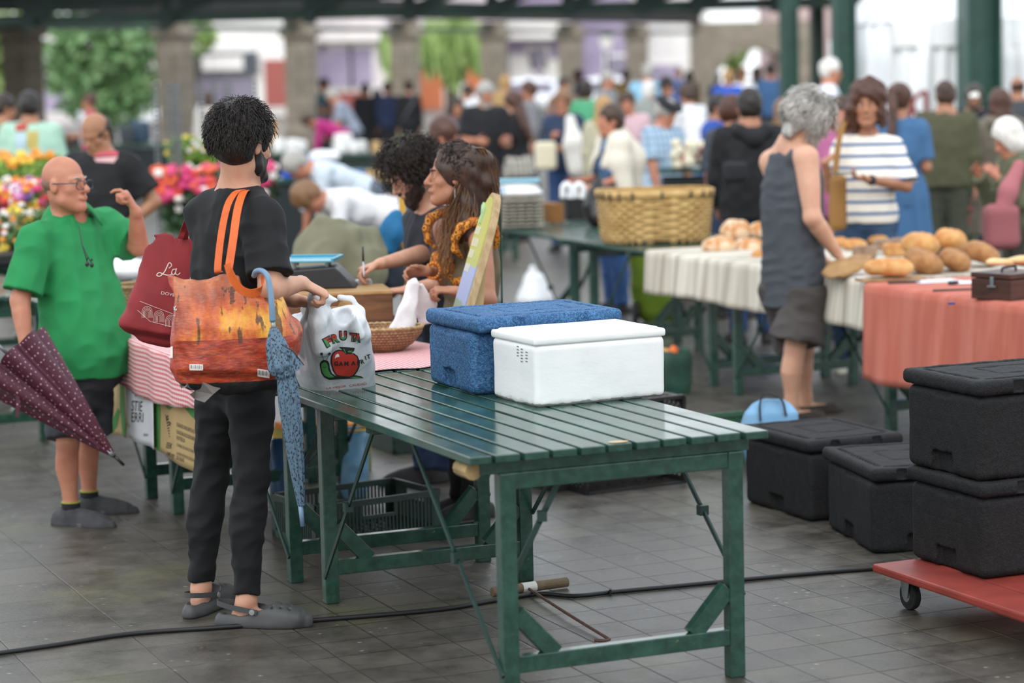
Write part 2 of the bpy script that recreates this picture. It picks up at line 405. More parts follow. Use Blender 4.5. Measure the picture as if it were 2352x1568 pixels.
def stand(x,y,ang,h=1.72,sex='m',lean=0,turn=0,down=8,arms=('down','down'),gap=.11,z=0.,step=0.,girth=1.,side=0,tilt=0,kneel=0):
    s=h/1.753; f=fdir(ang); r=A(f[1],-f[0],0); P0=A(x,y,z); J=dict(s=s,f=f,r=r)
    if kneel: ph=.93*s-kneel
    else: ph=.93*s
    pel=P0+ZUP*ph-f*(.0 if lean<20 else .18*s*math.sin(math.radians(lean)))
    a=math.radians(lean); up=nrm(ZUP*math.cos(a)+f*math.sin(a)+r*math.sin(math.radians(side))); fb=nrm(f-up*np.dot(f,up)) if lean<80 else -ZUP
    J['up']=up; J['fb']=fb
    nk=pel+up*.565*s; J['pel']=pel; J['neck']=nk
    hd=math.radians(lean*.6+down); ht=math.radians(turn)
    fh=f*math.cos(ht)+r*math.sin(ht); hf=nrm(fh*math.cos(hd)-ZUP*math.sin(hd)); hu=nrm(ZUP*math.cos(hd)+fh*math.sin(hd)); hr=np.cross(hf,hu)
    if tilt: R=rax(hf,math.radians(tilt)); hu=R@hu; hr=R@hr
    J['hc']=nk+nrm(up*.6+hu*.4)*.125*s+hf*.025*s; J['hR']=np.stack([hr,hf,hu],1); J['hs']=s**.6*.99
    sw=(.178 if sex=='m' else .158)*s*girth**.4
    for sd,q,ar in (('R',1,arms[0]),('L',-1,arms[1])):
        J['s'+sd]=nk-up*.075*s+r*q*sw; J['q'+sd]=pel+r*q*.088*s-up*.02*s
        J['a'+sd]=P0+r*q*gap*s*.9+f*(step*q*.5)+ZUP*.085*s; J['k'+sd]=(J['q'+sd]+J['a'+sd])/2+f*(.03*s+kneel*.6)+ZUP*.02*s
        J['t'+sd]=nrm(f+r*q*.25)
        a1,a2=ARMS[ar] if isinstance(ar,str) else ar
        tov=lambda v: nrm(r*q*v[0]+fb*v[1]+(up if lean<30 else ZUP)*v[2])
        J['e'+sd]=J['s'+sd]+tov(a1)*.285*s; J['w'+sd]=J['e'+sd]+tov(a2)*.245*s; J['d'+sd]=nrm(tov(a2)+A(0,0,-.15)); J['p'+sd]=nrm(-r*q)
    J.update(sex=sex,girth=girth); return J
def rings(sex):
    T=[-.13,0,.12,.3,.55,.75,.9,1.0]
    if sex=='m': return T,A(.09,.158,.16,.148,.165,.165,.125,.062),A(.06,.108,.108,.104,.118,.106,.078,.055)
    return T,A(.09,.172,.165,.132,.146,.142,.105,.05),A(.06,.115,.108,.092,.118,.098,.07,.05)
def head(v,J,slots=True,k=1.,fem=False,ears=True,nose=1.,jaw=1.):
    c,R,s=J['hc'],J['hR'],J['hs']; P=lambda x,y,z: c+R@(A(x,y,z)*s)
    E=lambda p,r,kk=.02,**q: v.ell(P(*p),A(r)*s,R,kk,**q); Cc=lambda a,b,ra,rb,kk=.012,**q: v.cap(P(*a),P(*b),ra*s,rb*s,kk,**q)
    E((0,-.014,.036),(.074,.094,.088),0.03); E((0,.028,-.04),(.058*jaw,.062,.078),.03)
    Cc((-.045*jaw,.02,-.07),(-.012,.068,-.1),.022,.02,.025); Cc((.045*jaw,.02,-.07),(.012,.068,-.1),.022,.02,.025)
    for q in (-1,1):
        E((q*.043,.056,-.022),(.022,.02,.018),.02); Cc((q*.012,.084,.024),(q*.045,.066,.022),.008 if fem else .011,.008,.014)
    for q in (-1,1):
        E((q*.031,.098,.004),(.018,.017,.011),.012,sub=True); E((q*.031,.07,.004),(.0155,.0155,.0145),.004)
    Cc((0,.086,.014),(0,.112*1,-.026),.008,.0125*nose,.010); E((-.012,.096,-.031),(.009,.01,.008),.006); E((.012,.096,-.031),(.009,.01,.008),.006)
    E((0,.09,-.06),(.026,.014,.012),.012)
    Cc((-.021,.083,-.0585),(0,.098,-.0555),.004,.0062,.004,slot=1 if slots else None); Cc((.021,.083,-.0585),(0,.098,-.0555),.004,.0062,.004,slot=1 if slots else None)
    Cc((-.018,.083,-.0625),(0,.096,-.0665),.004,.0068,.004,slot=1 if slots else None); Cc((.018,.083,-.0625),(0,.096,-.0665),.004,.0068,.004,slot=1 if slots else None)
    E((0,.074,-.099),(.022,.02,.016),.02)
    if ears:
        for q in (-1,1): E((q*.077,-.006,-.004),(.011,.02,.032),.008); E((q*.089,.002,.002),(.007,.012,.02),.006,sub=True)
    v.cap(P(0,-.025,-.05),J['neck']-J['up']*.02,.054*s*(.88 if fem else 1.05),.06*s*(.85 if fem else 1.05),.03)
def hand(v,w,fd,pd,side,curl=25,s=1.,spread=.12,thumb=.5,r=.0085,tcurl=25,slot=None,fk=None):
    fd=nrm(fd); pd=nrm(A(pd)-fd*np.dot(pd,fd)); th=np.cross(fd,pd)*side
    curl=[curl]*4 if not hasattr(curl,'__len__') else curl; kn=w+fd*.088*s
    v.loft(w-fd*.01,kn,th,[0,.35,1],A(.028,.036,.041)*s,A(.02,.017,.0135)*s,k=.012,slot=slot)
    L=[.074,.084,.077,.06]
    for i in range(4):
        b=kn+th*(.0305-.0205*i)*s-fd*(.004+.004*abs(i-1))*s; d=nrm(fd+th*spread*(1.4-i)); p=b; ang=0
        c=curl[i] if not hasattr(curl[i],'__len__') else None
        for j,fr in enumerate((.45,.3,.25)):
            ang+=math.radians((curl[i] if c is not None else curl[i][j])*(.9,1.1,.7)[j]) if c is not None else math.radians(curl[i][j])
            dd=d*math.cos(ang)+pd*math.sin(ang); n=p+dd*L[i]*fr*s; v.cap(p,n,r*s*(1.02-.1*j),r*s*(.94-.1*j),.004,slot=slot); p=n
    b=w+fd*.022*s+th*.026*s; d1=nrm(fd*(.75-thumb*.3)+th*(.3+thumb)+pd*.35); m=b+d1*.048*s; v.cap(b,m,.0145*s,.0105*s,.01,slot=slot)
    a=math.radians(tcurl); d2=nrm(d1*math.cos(a)+(fd*.8-th*.4)*math.sin(a)); v.cap(m,m+d2*.032*s,.0105*s,.0085*s,.005,slot=slot)
def limb(v,a,b,T,r,k=.02,slot=None,of=0,side=(1,0,0.03),ratio=1.,flat=(0,0),wv=None):
    v.loft(a,b,side,T,A(r),A(r)*ratio,of=of,k=k,slot=slot,flat=flat,wv=wv)
def bounds(J,m=.16):
    P=A([J[k] for k in ('hc','neck','pel','sR','sL','eR','eL','wR','wL','qR','qL','kR','kL','aR','aL') if k in J]); lo=P.min(0)-m; hi=P.max(0)+m
    for w,d in ((J['wR'],J['dR']),(J['wL'],J['dL'])):
        q=w+d*.2; lo=np.minimum(lo,q-.05); hi=np.maximum(hi,q+.05)
    hi=np.maximum(hi,J['hc']+.18); lo=np.minimum(lo,J['pel']-.22); hi=np.maximum(hi,J['pel']+.22)
    return lo,hi
def body(J,parent,mat,h=.006,name='body',fem=None,hands=None,legs=True,extra=None,head_kw={},foot=True):
    s=J['s']; g=J['girth']; fem=J['sex']=='f' if fem is None else fem
    lo,hi=bounds(J); lo[2]=min(lo[2],min(J['aR'][2],J['aL'][2])-.1)
    if foot:
        for q in 'RL': lo=np.minimum(lo,J['a'+q]+J['t'+q]*.22-.1); hi=np.maximum(hi,J['a'+q]+J['t'+q]*.22+.1)
    v=Vol(lo,hi,h); T,ru,rf=rings(J['sex']); bl=J.get('belly',0)
    sh=-.006*0
    v.loft(J['pel'],J['neck'],J['r'],T,ru*s*g-.004,rf*s*g-.004+A(0,.3,.5,.5,.2,0,0,0)*bl,of=A(0,.3,.5,.5,.2,0,0,0)*bl,p=2.3,k=.03)
    for q,sg in (('R',1),('L',-1)):
        S,E,W=J['s'+q],J['e'+q],J['w'+q]; ag=J.get('arm',1.)*(g**.5)*(.86 if fem else 1.)
        v.cap(J['neck']-J['up']*.03*s,S,.05*s*(.8 if fem else 1),.048*s*ag,.05)
        ax=np.cross(E-S,W-E); ax=J['r'] if np.linalg.norm(ax)<1e-5 else nrm(ax)
        limb(v,S,E,[0,.2,.5,.85,1],A(.049,.053,.05,.041,.039)*s*ag,.04,side=ax)
        limb(v,E,W,[0,.25,.6,1],A(.04,.043,.035,.0255)*s*ag,.02,side=ax,ratio=.94)
        if hands and q in hands: hand(v,W,**{**dict(fd=J['d'+q],pd=J['p'+q],side=sg,s=s*(.9 if fem else 1)),**hands[q]})
        else: hand(v,W,J['d'+q],J['p'+q],sg,curl=28,s=s*(.92 if fem else 1),r=max(.0085,h*.8),spread=.1)
        if legs:
            Hh,K,An=J['q'+q],J['k'+q],J['a'+q]; lg=J.get('leg',1.)
            limb(v,Hh,K,[0,.3,.7,1],A(.088,.08,.062,.052)*s*lg,.03,side=J['r'])
            v.loft(K,An,J['r'],[0,.2,.4,.75,1],A(.05,.053,.053,.038,.034)*s*lg,A(.051,.056,.058,.04,.038)*s*lg,of=A(0,.008,.014,.004,0)*s,k=.02)
            if foot:
                t=J['t'+q]; b=An-ZUP*.056*s; v.cap(An,b-t*.03*s,.034*s,.027*s,.02); v.cap(b+ZUP*.01,b+t*.11*s-ZUP*.004,.03*s,.02*s,.02); v.cap(b+t*.1*s-ZUP*.004,b+t*.15*s-ZUP*.006,.02*s,.014*s,.02)
    head(v,J,fem=fem,**head_kw)
    if extra: extra(v)
    return v.build(name,[mat,LIP,DARK],parent)
def folds(P,amp,seed,f=22,vert=.35):
    X,Y,Z=P; a=wob((X+.02*wob((X,Y,Z),17,seed+9,3),Y,Z*vert),f*1.7,seed,4); b=wob((X,Y,Z+.03*wob((X,Y,Z),14,seed+7,3)),f*2.,seed+5,3)
    return amp*1.3*(np.abs(a)-.5)+amp*.9*(np.abs(b)-.5)
def shirt(J,parent,mat,name='shirt',sleeve=.55,hem=-.1,ease=.014,h=.007,neck=.965,nw=1.,collar=None,wr=.004,seed=1,armhole=False,open_neck=0,cuff=.006,drape=0.,skirt=None,extra=None,bust=0,hemz=None):
    s=J['s'];g=J['girth'];bl=J.get('belly',0); T,ru,rf=rings(J['sex']); T=list(T)
    lo,hi=bounds(J,.2); 
    if skirt is not None: lo[2]=min(lo[2],skirt[0]-.05); lo[:2]-=.1; hi[:2]+=.1
    v=Vol(lo,hi,h); TT=[t for t in T if t>hem]; TT=[hem]+TT
    iu=np.interp(TT,T,ru)*s*g+ease; iff=np.interp(TT,T,rf)*s*g+ease; b=np.interp(TT,T,A(.25,.4,.5,.5,.2,0,0,0)*bl)
    for i,t in enumerate(TT):
        if t<.1: iu[i]=max(iu[i],.165*s*g+ease+drape*.5); iff[i]=max(iff[i],.112*s*g+ease+drape*.5)
        elif t<.45: iu[i]+=drape; iff[i]+=drape
    if bust: iff=iff+np.interp(TT,[0,.45,.6,.75],[0,.3,1,0])*bust*.5
    iu[-1]=max(iu[-1],.07*s*nw); iff[-1]=max(iff[-1],.062*s*nw)
    v.loft(J['pel'],J['neck'],J['r'],[*TT[:-1],neck],iu,iff+b,of=b+(np.interp(TT,[0,.45,.6,.75],[0,.3,1,0])*bust*.5),p=2.3,k=.03,flat=(1,1))
    for q,sg in (('R',1),('L',-1)):
        S,E,W=J['s'+q],J['e'+q],J['w'+q]; ag=(g**.5)*(.9 if J['sex']=='f' else 1)*J.get('arm',1.)
        if not armhole: v.cap(J['neck']-J['up']*.045*s+J['r']*sg*.03,S+J['up']*.002,.055*s,.05*s*ag+ease*.7,.06)
        else: v.cap(J['neck']-J['up']*.028*s+J['r']*sg*.055,S-J['r']*sg*.08+J['up']*.004,.05*s,.048*s,.04)
        ax=np.cross(E-S,W-E); ax=J['r'] if np.linalg.norm(ax)<1e-5 else nrm(ax)
        if 0<sleeve<=1: limb(v,S,E,[-.02,.15,.35,sleeve],A(.05,.056,.056,.054)*s*ag+ease*A(.6,.9,1,1)+A(0,0,0,cuff),.05,side=ax,flat=(0,1))
        elif sleeve>1:
            limb(v,S,E,[-.02,.2,.5,1],A(.05,.055,.053,.046)*s*ag+ease*A(.6,1,1,1),.05,side=ax)
            limb(v,E,W,[0,.3,min(1,sleeve-1)],A(.047,.046,.036)*s*ag+ease,.03,side=ax,flat=(0,1))
        if armhole:
            v.ell(S+J['r']*sg*.02+J['up']*.01,A(.07,.1,.105)*s,np.stack([J['r'],J['fb'],J['up']],1),.01,sub=True)
    if skirt is not None:   # (hem height, radius at the hem)
        top=J['pel']+J['up']*.1; bot=A(J['pel'][0],J['pel'][1],skirt[0]); v.loft(bot,top,J['r'],[0,.5,.85,1],A(skirt[1],(skirt[1]+.2)/2,.19*s*g,.165*s*g),A(skirt[1],(skirt[1]+.15)/2,.14*s*g,.125*s*g)*.85,k=.03,flat=(1,0),wv=lambda V,a: .012*np.sin(a*9+V*3))
    if wr: v.warp(lambda P: folds(P,wr,seed))
    if open_neck: v.loft(J['neck']-J['up']*open_neck*.4+J['fb']*.09,J['neck']+J['up']*.1+J['fb']*.02,J['r'],[0,1],A(.05,.075)*s,A(.03,.07)*s,k=.006,sub=True)
    if collar:
        pass
    if False:
        nb=J['neck']-J['up']*.012; ct=J['hc']-J['neck']; ct=nrm(ct); v.loft(nb-ct*.02,nb+ct*.03*collar,J['r'],[0,1],A(.083,.071)*s,A(.078,.068)*s,of=A(.008,.004),k=.008,flat=(0,1)); v.loft(nb,nb+ct*.06,J['r'],[0,1],.062*s,.06*s,of=.004,k=.003,sub=True)
        v.cap(nb+J['fb']*.085,nb+J['fb']*.1+ct*.1,.02,.05,.01,sub=True)
    if extra: extra(v,J)
    return v.build(name,mat,parent)
def trousers(J,parent,mat,name='trousers',length=2.,ease=.012,h=.008,top=.12,wr=.004,seed=3,wide=0.,cuffr=0.,fit=1.):
    s=J['s'];g=J['girth'];bl=J.get('belly',0); P=A([J[k] for k in ('pel','kR','kL','aR','aL','qL')]); lo=P.min(0)-.25; hi=P.max(0)+.25; hi[2]=max(hi[2],(J['pel']+J['up']*.12)[2]+.02)
    v=Vol(lo,hi,h); T,ru,rf=rings(J['sex']); TT=[-.16,-.08,0,top]; b=np.interp(TT,T,A(.1,.3,.5,.5,.2,0,0,0)*bl)
    v.loft(J['pel'],J['neck'],J['r'],TT,A(.085,.14,.165,np.interp(top,T,ru))*s*g+min(ease,.01),A(.06,.1,.112,np.interp(top,T,rf))*s*g+min(ease,.01)+b,of=b,p=2.3,k=.03,flat=(0,1))
    lg=J.get('leg',1.)*fit
    for q in 'RL':
        H,K,An=J['q'+q],J['k'+q],J['a'+q]
        if length<=1: limb(v,H,K,[-.05,.3,.7,length],A(.092,.086,.076+wide,.072+wide*1.3)*s*lg+ease,.03,side=J['r'],flat=(0,1))
        else:
            limb(v,H,K,[-.05,.3,.7,1],A(.092,.083,.066+wide*.6,.057+wide)*s*lg+ease,.03,side=J['r'])
            v.loft(K,An,J['r'],[0,.2,.45,.75,max(.76,length-1)],A(.055+wide,.056+wide,.055+wide,.042+wide,.04+wide+cuffr)*s*lg+ease,A(.056+wide,.06+wide,.06+wide,.044+wide,.042+wide+cuffr)*s*lg+ease,of=A(0,.006,.012,.004,0)*s,k=.025,flat=(0,1))
    v.half(J['pel']+(J['neck']-J['pel'])*top,J['up'])
    if wr: v.warp(lambda P: folds(P,wr,seed,26,1.3))
    return v.build(name,mat,parent)
def shoe(J,q,parent,mat,sole,name='shoe',h=.006,top=.085,L=.28):
    s=J['s']; An=J['a'+q]; t=nrm(J['t'+q]*A(1,1,0)); zf=An[2]-.085*s; b=A(An[0],An[1],zf); r=A(t[1],-t[0],0)
    v=Vol(b-.25,b+A(.25,.25,.2),h); hl=b-t*.075*s; to=b+t*(L-.075)*s
    v.loft(hl,to,r,[0,.12,.4,.7,.9,1],A(.033,.04,.041,.048,.042,.024)*s,A(.07,.088,.088,.072,.052,.034)*s,k=.01); v.cap(b+ZUP*.05,b+ZUP*(top+.02)*s,.045*s,.043*s,.02); v.half(b+ZUP*top*s,ZUP,.0); v.half(b,-ZUP); 
    o=v.build(name,mat,parent); m=MB(); a=np.linspace(0,2*PI,24,endpoint=False)
    pr=[]
    for x in a:
        yy=math.cos(x); w=.043+.008*(yy) if yy>0 else .04; pr.append((math.sin(x)*w*s,(.5+.5*yy)*(L+.012)*s))
    m.prism(pr,hl-t*.006,r,t,ZUP,.022*s,); m.build('sole',sole,o,bevel=.004); return o
HAIR={k:M('hair_'+k,a,.5,b,60,2,.3,.7,bs=120,bst=.5,bd=.004,stretch=(1,1,.15)) for k,(a,b) in dict(black=('#16120f','#241c17'),brown=('#2e1f16','#4a3122'),auburn=('#3a2218','#55301f'),blond=('#9a7448','#b8935f'),grey=('#8a8680','#b3afa8'),white=('#cfcbc4','#e6e3dc'),dark=('#1d1613','#33271f'),ltbrown=('#6a4a30','#8a6644')).items()}
def hair(J,parent,mat,style='short',h=.007,name='hair',vol=1.,seed=2,length=.25,amp=.005,extra=None):
    c,R,s=J['hc'],J['hR'],J['hs']; P=lambda x,y,z: c+R@(A(x,y,z)*s)
    v=Vol(c-.26-(length if style in('long','pony','curlylong') else 0),c+.26,h); E=lambda p,r,kk=.02,**q: v.ell(P(*p),A(r)*s,R,kk,**q)
    t=.012*vol
    E((0,-.018,.04),(.078+t,.098+t,.09+t*1.3))
    if style=='short': E((0,-.05,-.01),(.07+t,.055+t,.07))
    if style=='bob': E((0,-.02,-.03),(.088+t,.085+t,.095)); E((0,-.04,-.06),(.08+t,.06,.07))
    if style=='curly': E((0,-.02,.03),(.095+t,.11+t,.1+t)); E((0,-.045,-.03),(.085,.07,.07))
    if style=='bald': v.half(P(0,0,.03),R@A(0,.25,1))
    if style=='bun': E((0,-.05,-.0),(.072,.055,.07)); E((0,-.1,.09),(.045,.045,.045))
    if style in('long','curlylong'):
        w=.085+t; b=P(0,-.075,-.11-length); v.loft(P(0,-.04,.02),b,R[:,0],[0,.3,.7,1],A(w,w*1.0,w*1.0,w*.55)*s,A(.07,.065,.05,.03)*s,k=.03)
        if style=='curlylong': E((0,-.02,.03),(.1,.108,.1))
    if style=='pony':
        E((0,-.05,-.0),(.07,.055,.07)); b=P(.0,-.15,.05); v.chain([P(0,-.1,.06),b,P(.01,-.17,-.08),P(.02,-.16,-length-.05)],[.028,.032,.035,.015],.02)
    # the face stays free
    fr=.056 if style!='bald' else .03
    v.ell(P(0,.1,-.045),A(.064,.09,.105)*s,R,.012,sub=True)
    if style in('short','bald','bun','pony'):
        for q in (-1,1): v.ell(P(q*.085,.012,-.03),A(.03,.034,.05)*s,R,.008,sub=True)
    if style in('short','bun','pony'): v.half(P(0,-.06,-.085),R@A(0,.5,-1),.01,*(lambda a:(a-.2,a+.2))(P(0,-.0,-.15))) if style=='short' else None
    if extra: extra(v,P,s)
    if amp: v.warp(lambda Q: amp*wob(Q,70,seed,6)+amp*wob(Q,28,seed+3,4))
    return v.build(name,mat,parent)

def collar(J,shirt_o,mat,rin=.068,rout=.125,hi=.03,drop=.042,gap=.5,name='collar',tip=.022):
    s=J['s']; ax=nrm(J['hc']-J['neck']); r=nrm(J['r']-ax*np.dot(J['r'],ax)); f=np.cross(ax,r); c=J['neck']+ax*.012*s
    def fn(a,b):
        t=gap+(2*PI-2*gap)*a; e=abs(2*a-1)**6; d=f*math.cos(t)+r*math.sin(t); dn=drop+tip*e
        if b<.5: q=b/.5; return c+d*(rin+.004*q)*s+ax*(-.03+(hi+.03)*q)*s
        q=(b-.5)/.5; return c+d*(rin+.006+(rout-rin+.02*e)*q**.8)*s+ax*(hi-(hi+dn)*q**1.3)*s
    return MB().grid(fn,40,12).build(name,mat,shirt_o,smooth=True,solid=.004)

def beard(J,parent,mat,h=.006,th=.004,full=1.,stache=True,seed=5,amp=.003,long=0.):
    c,R,s=J['hc'],J['hR'],J['hs']; P=lambda *x:c+R@(A(x)*s); v=Vol(c-.2,c+.2,h); E=lambda p,r,kk=.02,**q: v.ell(P(*p),A(r)*s,R,kk,**q)
    E((0,.028,-.04),(.058+th,.062+th,.078+th),.03)
    for q in (-1,1): v.cap(P(q*.045,.02,-.07),P(q*.012,.068,-.1),(.022+th)*s,(.021+th)*s,.025); v.cap(P(q*.066,.008,-.01),P(q*.058,.012,-.06),.012*s,.016*s,.015)
    E((0,.076,-.102-long),(.023+th,.021+th,.017+th+long),.02)
    v.half(P(0,.095,-.048),R@A(0,.42,1.),.004); v.half(P(0,-.006,0),R@A(0,-1,-.1))
    if stache: v.cap(P(-.026,.082,-.056),P(0,.1,-.046),.007*s,.008*s,.006); v.cap(P(.026,.082,-.056),P(0,.1,-.046),.007*s,.008*s,.006)
    E((0,.102,-.062),(.017,.014,.007),.004,sub=True)
    v.warp(lambda Q:amp*wob(Q,150,seed)); return v.build('beard',mat,parent)
# ---------------------------------------------------------------- the hall
ANG=.40914; TU=A(math.cos(ANG),math.sin(ANG),0); TV=A(-TU[1],TU[0],0); T0=A(-.131,7.006,0)
def T(u,v,z=0.): return T0+TU*u+TV*v+A(0,0,z)
RTAB=rz(ANG)
cam=bpy.data.cameras.new('camera'); co=bpy.data.objects.new('camera',cam); COL.objects.link(co); SC.camera=co
cam.sensor_width=36; cam.lens=36*FP/2352; cam.clip_end=600; co.location=Vector(O3)
co.rotation_euler=Matrix([[RT[i],UP[i],-FW[i]] for i in range(3)]).to_euler()
cam.dof.use_dof=True; cam.dof.focus_distance=8.55; cam.dof.aperture_fstop=1.9; cam.dof.aperture_blades=0
w=bpy.data.worlds.new('sky'); SC.world=w; w.use_nodes=True; nt=w.node_tree; bg=nt.nodes['Background']
tc=nt.nodes.new('ShaderNodeTexCoord'); sp=nt.nodes.new('ShaderNodeSeparateXYZ'); nt.links.new(tc.outputs['Generated'],sp.inputs[0])
cr=nt.nodes.new('ShaderNodeValToRGB'); nt.links.new(sp.outputs[2],cr.inputs[0]); cr.color_ramp.elements[0].color=(.93,.97,1,1); cr.color_ramp.elements[1].color=(.80,.88,1.,1)
nt.links.new(cr.outputs[0],bg.inputs[0]); bg.inputs[1].default_value=1.75
sn=bpy.data.lights.new('daylight','SUN'); sn.energy=1.7; sn.angle=math.radians(50); sn.color=(1,.97,.92); so=bpy.data.objects.new('daylight',sn); COL.objects.link(so)
so.rotation_euler=Vector((.25,1,-.72)).to_track_quat('-Z','Y').to_euler()
vs=SC.view_settings; vs.view_transform='Standard'; vs.look='None'; vs.exposure=0.0; vs.gamma=1; vs.use_curve_mapping=False
SC.cycles.use_denoising=True
# floor: small square setts right of the long joint, larger worn slabs left of it
def floor_mat():
    t=NT('paving'); co=t.co(rot=(0,0,-ANG),loc=(0,0,0)); X,Y,_=t.sep(co)
    c=rz(-ANG)@T0; ux,vy=c[0],c[1]
    X=t.math('SUBTRACT',X,ux); Y=t.math('SUBTRACT',Y,vy)
    jit=t.noise(t.co(),1.3,2); X=t.math('ADD',X,t.math('MULTIPLY',t.math('SUBTRACT',jit,.5),.02))
    def joint(W,p,o,wd):
        f=t.math('FRACT',t.math('DIVIDE',t.math('SUBTRACT',W,o),p)); d=t.math('MULTIPLY',t.math('MINIMUM',f,t.math('SUBTRACT',1.,f)),p)
        return t.ramp(d,[(0,1.),(wd,0.)]), t.math('FLOOR',t.math('DIVIDE',t.math('SUBTRACT',W,o),p))
    j1,i1=joint(X,.2065,1.12,.0045); j2,i2=joint(Y,.2035,.296,.0045); k1,h1=joint(X,.42,-.225,.004); k2,h2=joint(Y,.31,.1,.003)
    right=t.ramp(t.math('ADD',X,.225),[(.0,0.),(.002,1.)])
    sm=t.math('MAXIMUM',j1,j2); lg=t.math('MULTIPLY',t.math('MAXIMUM',k1,k2),.6); J=t.mix(right,lg,sm)
    cb=t.n('CombineXYZ'); t.l(t.mix(right,h1,i1),cb.inputs[0]); t.l(t.mix(right,h2,i2),cb.inputs[1])
    wn=t.n('TexWhiteNoise',noise_dimensions='2D'); t.l(cb.outputs[0],wn.inputs['Vector'])
    base=t.ramp(wn.outputs[0],[(0,lin('#48433b')),(.5,lin('#544e45')),(1,lin('#615a50'))])
    n1=t.noise(t.co(),5.5,6,.65); base=t.mix(.55,base,t.ramp(n1,[(.3,lin('#201e1c')),(.7,lin('#68635a'))]),'MIX')
    n2=t.noise(t.co(rot=(0,0,-ANG),scale=(3,14,1)),7,4,.6); base=t.mix(t.ramp(n2,[(.52,0.),(.75,.35)]),base,lin('#2c2926'))
    st=t.ramp(t.noise(t.co(),1.1,3,.6),[(.56,0.),(.7,.4)]); base=t.mix(st,base,lin('#6f7148'))
    sp=t.ramp(t.vor(t.co(scale=(1,1.7,1)),13),[(.05,1.),(.13,0.)]); spk=t.math('MULTIPLY',sp,t.ramp(t.noise(t.co(),2.3,2),[(.5,0.),(.6,.75)])); base=t.mix(spk,base,lin('#b9b1a4'))
    fl=t.ramp(t.vor(t.co(),41),[(.04,1.),(.09,0.)]); base=t.mix(t.math('MULTIPLY',fl,t.ramp(t.noise(t.co(),3.1,2),[(.55,0.),(.62,.6)])),base,lin('#c9c3b6'))
    base=t.mix(J,base,lin('#191715')); t.col(base)
    t.set(Roughness=t.ramp(n1,[(.3,.24),(.7,.5)]),Specular_IOR_Level=.5)
    h=t.math('SUBTRACT',t.noise(t.co(rot=(0,0,-ANG),scale=(2,5,1)),26,5,.6),t.math('MULTIPLY',J,1.4)); t.bump(h,.35,.006); return t.m
m=MB(); m.poly([(-70,-12,0),(70,-12,0),(70,150,0),(-70,150,0)]); o=m.build('floor',floor_mat()); struct(o)
GREEN=M('green_steel','#1f4038',.45,'#2b5245',3,4); GREEND=M('green_steel_dark','#172f2a',.5,'#22433a',3,4)
STONE=None
def stone_mat():
    t=NT('pillar_stone'); co=t.co(); br=t.n('TexBrick',offset=.5); br.inputs['Color1'].default_value=lin('#9c9182'); br.inputs['Color2'].default_value=lin('#857b6c'); br.inputs['Mortar'].default_value=lin('#5f574c')
    br.inputs['Scale'].default_value=1.; br.inputs['Mortar Size'].default_value=.018; br.inputs['Brick Width'].default_value=.7; br.inputs['Row Height'].default_value=.33
    X,Y,Z=t.sep(co); cb=t.n('CombineXYZ'); t.l(t.math('ADD',X,Y),cb.inputs[0]); t.l(Z,cb.inputs[1]); t.l(cb.outputs[0],br.inputs['Vector'])
    t.col(t.mix(.35,br.outputs[0],t.ramp(t.noise(co,4,5),[(.3,lin('#5f574b')),(.7,lin('#a99e8e'))]))); t.set(Roughness=.9); t.bump(t.noise(co,14,5),.4,.02); return t.m
STONE=stone_mat()
PIL=[(-9.91+2.396*i,50+5.44*i) for i in range(-1,8)]; ra=math.atan2(5.44,2.396)
for i,(x,y) in enumerate(PIL[:-1]):
    m=MB(); R=rz(ra); m.box((0,0,1.6),(.62,.62,3.2),R).box((0,0,.25),(.74,.74,.5),R).box((0,0,2.82),(.8,.8,.16),R)
    o=m.build('pillar',STONE,bevel=.03); o.location=(x,y,0); struct(o)
# arched end bay
m=MB(); a=A(PIL[-1][0],PIL[-1][1],0); d=nrm(A(2.0,.5,0)); n=A(-d[1],d[0],0)
P=[(0,0),(.9,0)]+[(.9+2.9*(1-math.cos(t))/2,1.35+.95*math.sin(t)) for t in np.linspace(0,PI,15)]+[(3.8,0),(4.6,0),(4.6,3.3),(0,3.3)]
m.prism(P,a,d,(0,0,1),n,.6); o=m.build('wall_end',STONE); struct(o)
# roof edge: trusses, beams and dark decking far over the stalls
ROOF=M('roof_deck','#262a2b',.9,'#34302d',2)
m=MB(); m.box((8,44,2.92),(70,.2,.2)); o=m.build('beam',GREEN,bevel=.01); struct(o)
m=MB(); m.box((8,43.5,3.22),(70,.12,.1)); o=m.build('beam',GREEND); struct(o)
for px in (66,385,712,940,1130,1305,1475,1600,1785): 
    p=D(px,30,43.8); m=MB(); m.box((p[0],43.8,3.25),(.22,.25,1.0)); m.bar((p[0],43.7,2.98),(p[0]+2.4,43.7,3.7),.16,.08,(0,1,0)); o=m.build('beam',GREEND); struct(o)
for i,(x0,x1) in enumerate([(-16,-9.2),(-8.7,-6.2),(-5.8,-4.0),(-3.6,-2.2),(-1.6,-.2),(.4,1.2),(1.6,2.6),(3.0,3.9),(4.6,9)]):
    m=MB(); m.box(((x0+x1)/2,43.6,3.31),(x1-x0,.1,.42 if i%2 else .3)); o=m.build('beam',GREEND if i%3 else GREEN); struct(o)
m=MB(); m.box((-2,46,3.62),(60,10,.14)); o=m.build('ceiling',ROOF); struct(o)
m=MB(); m.bar((-9.91-2.4*3,50-5.44*3,2.95),(-9.91+2.396*7,50+5.44*7,2.95),.1,.12); o=m.build('beam',GREEND); struct(o)
m=MB(); m.bar((-9.91-2.4*3,50-5.44*3,3.5),(-9.91+2.396*7,50+5.44*7,3.5),.5,.5); o=m.build('beam',ROOF); struct(o)
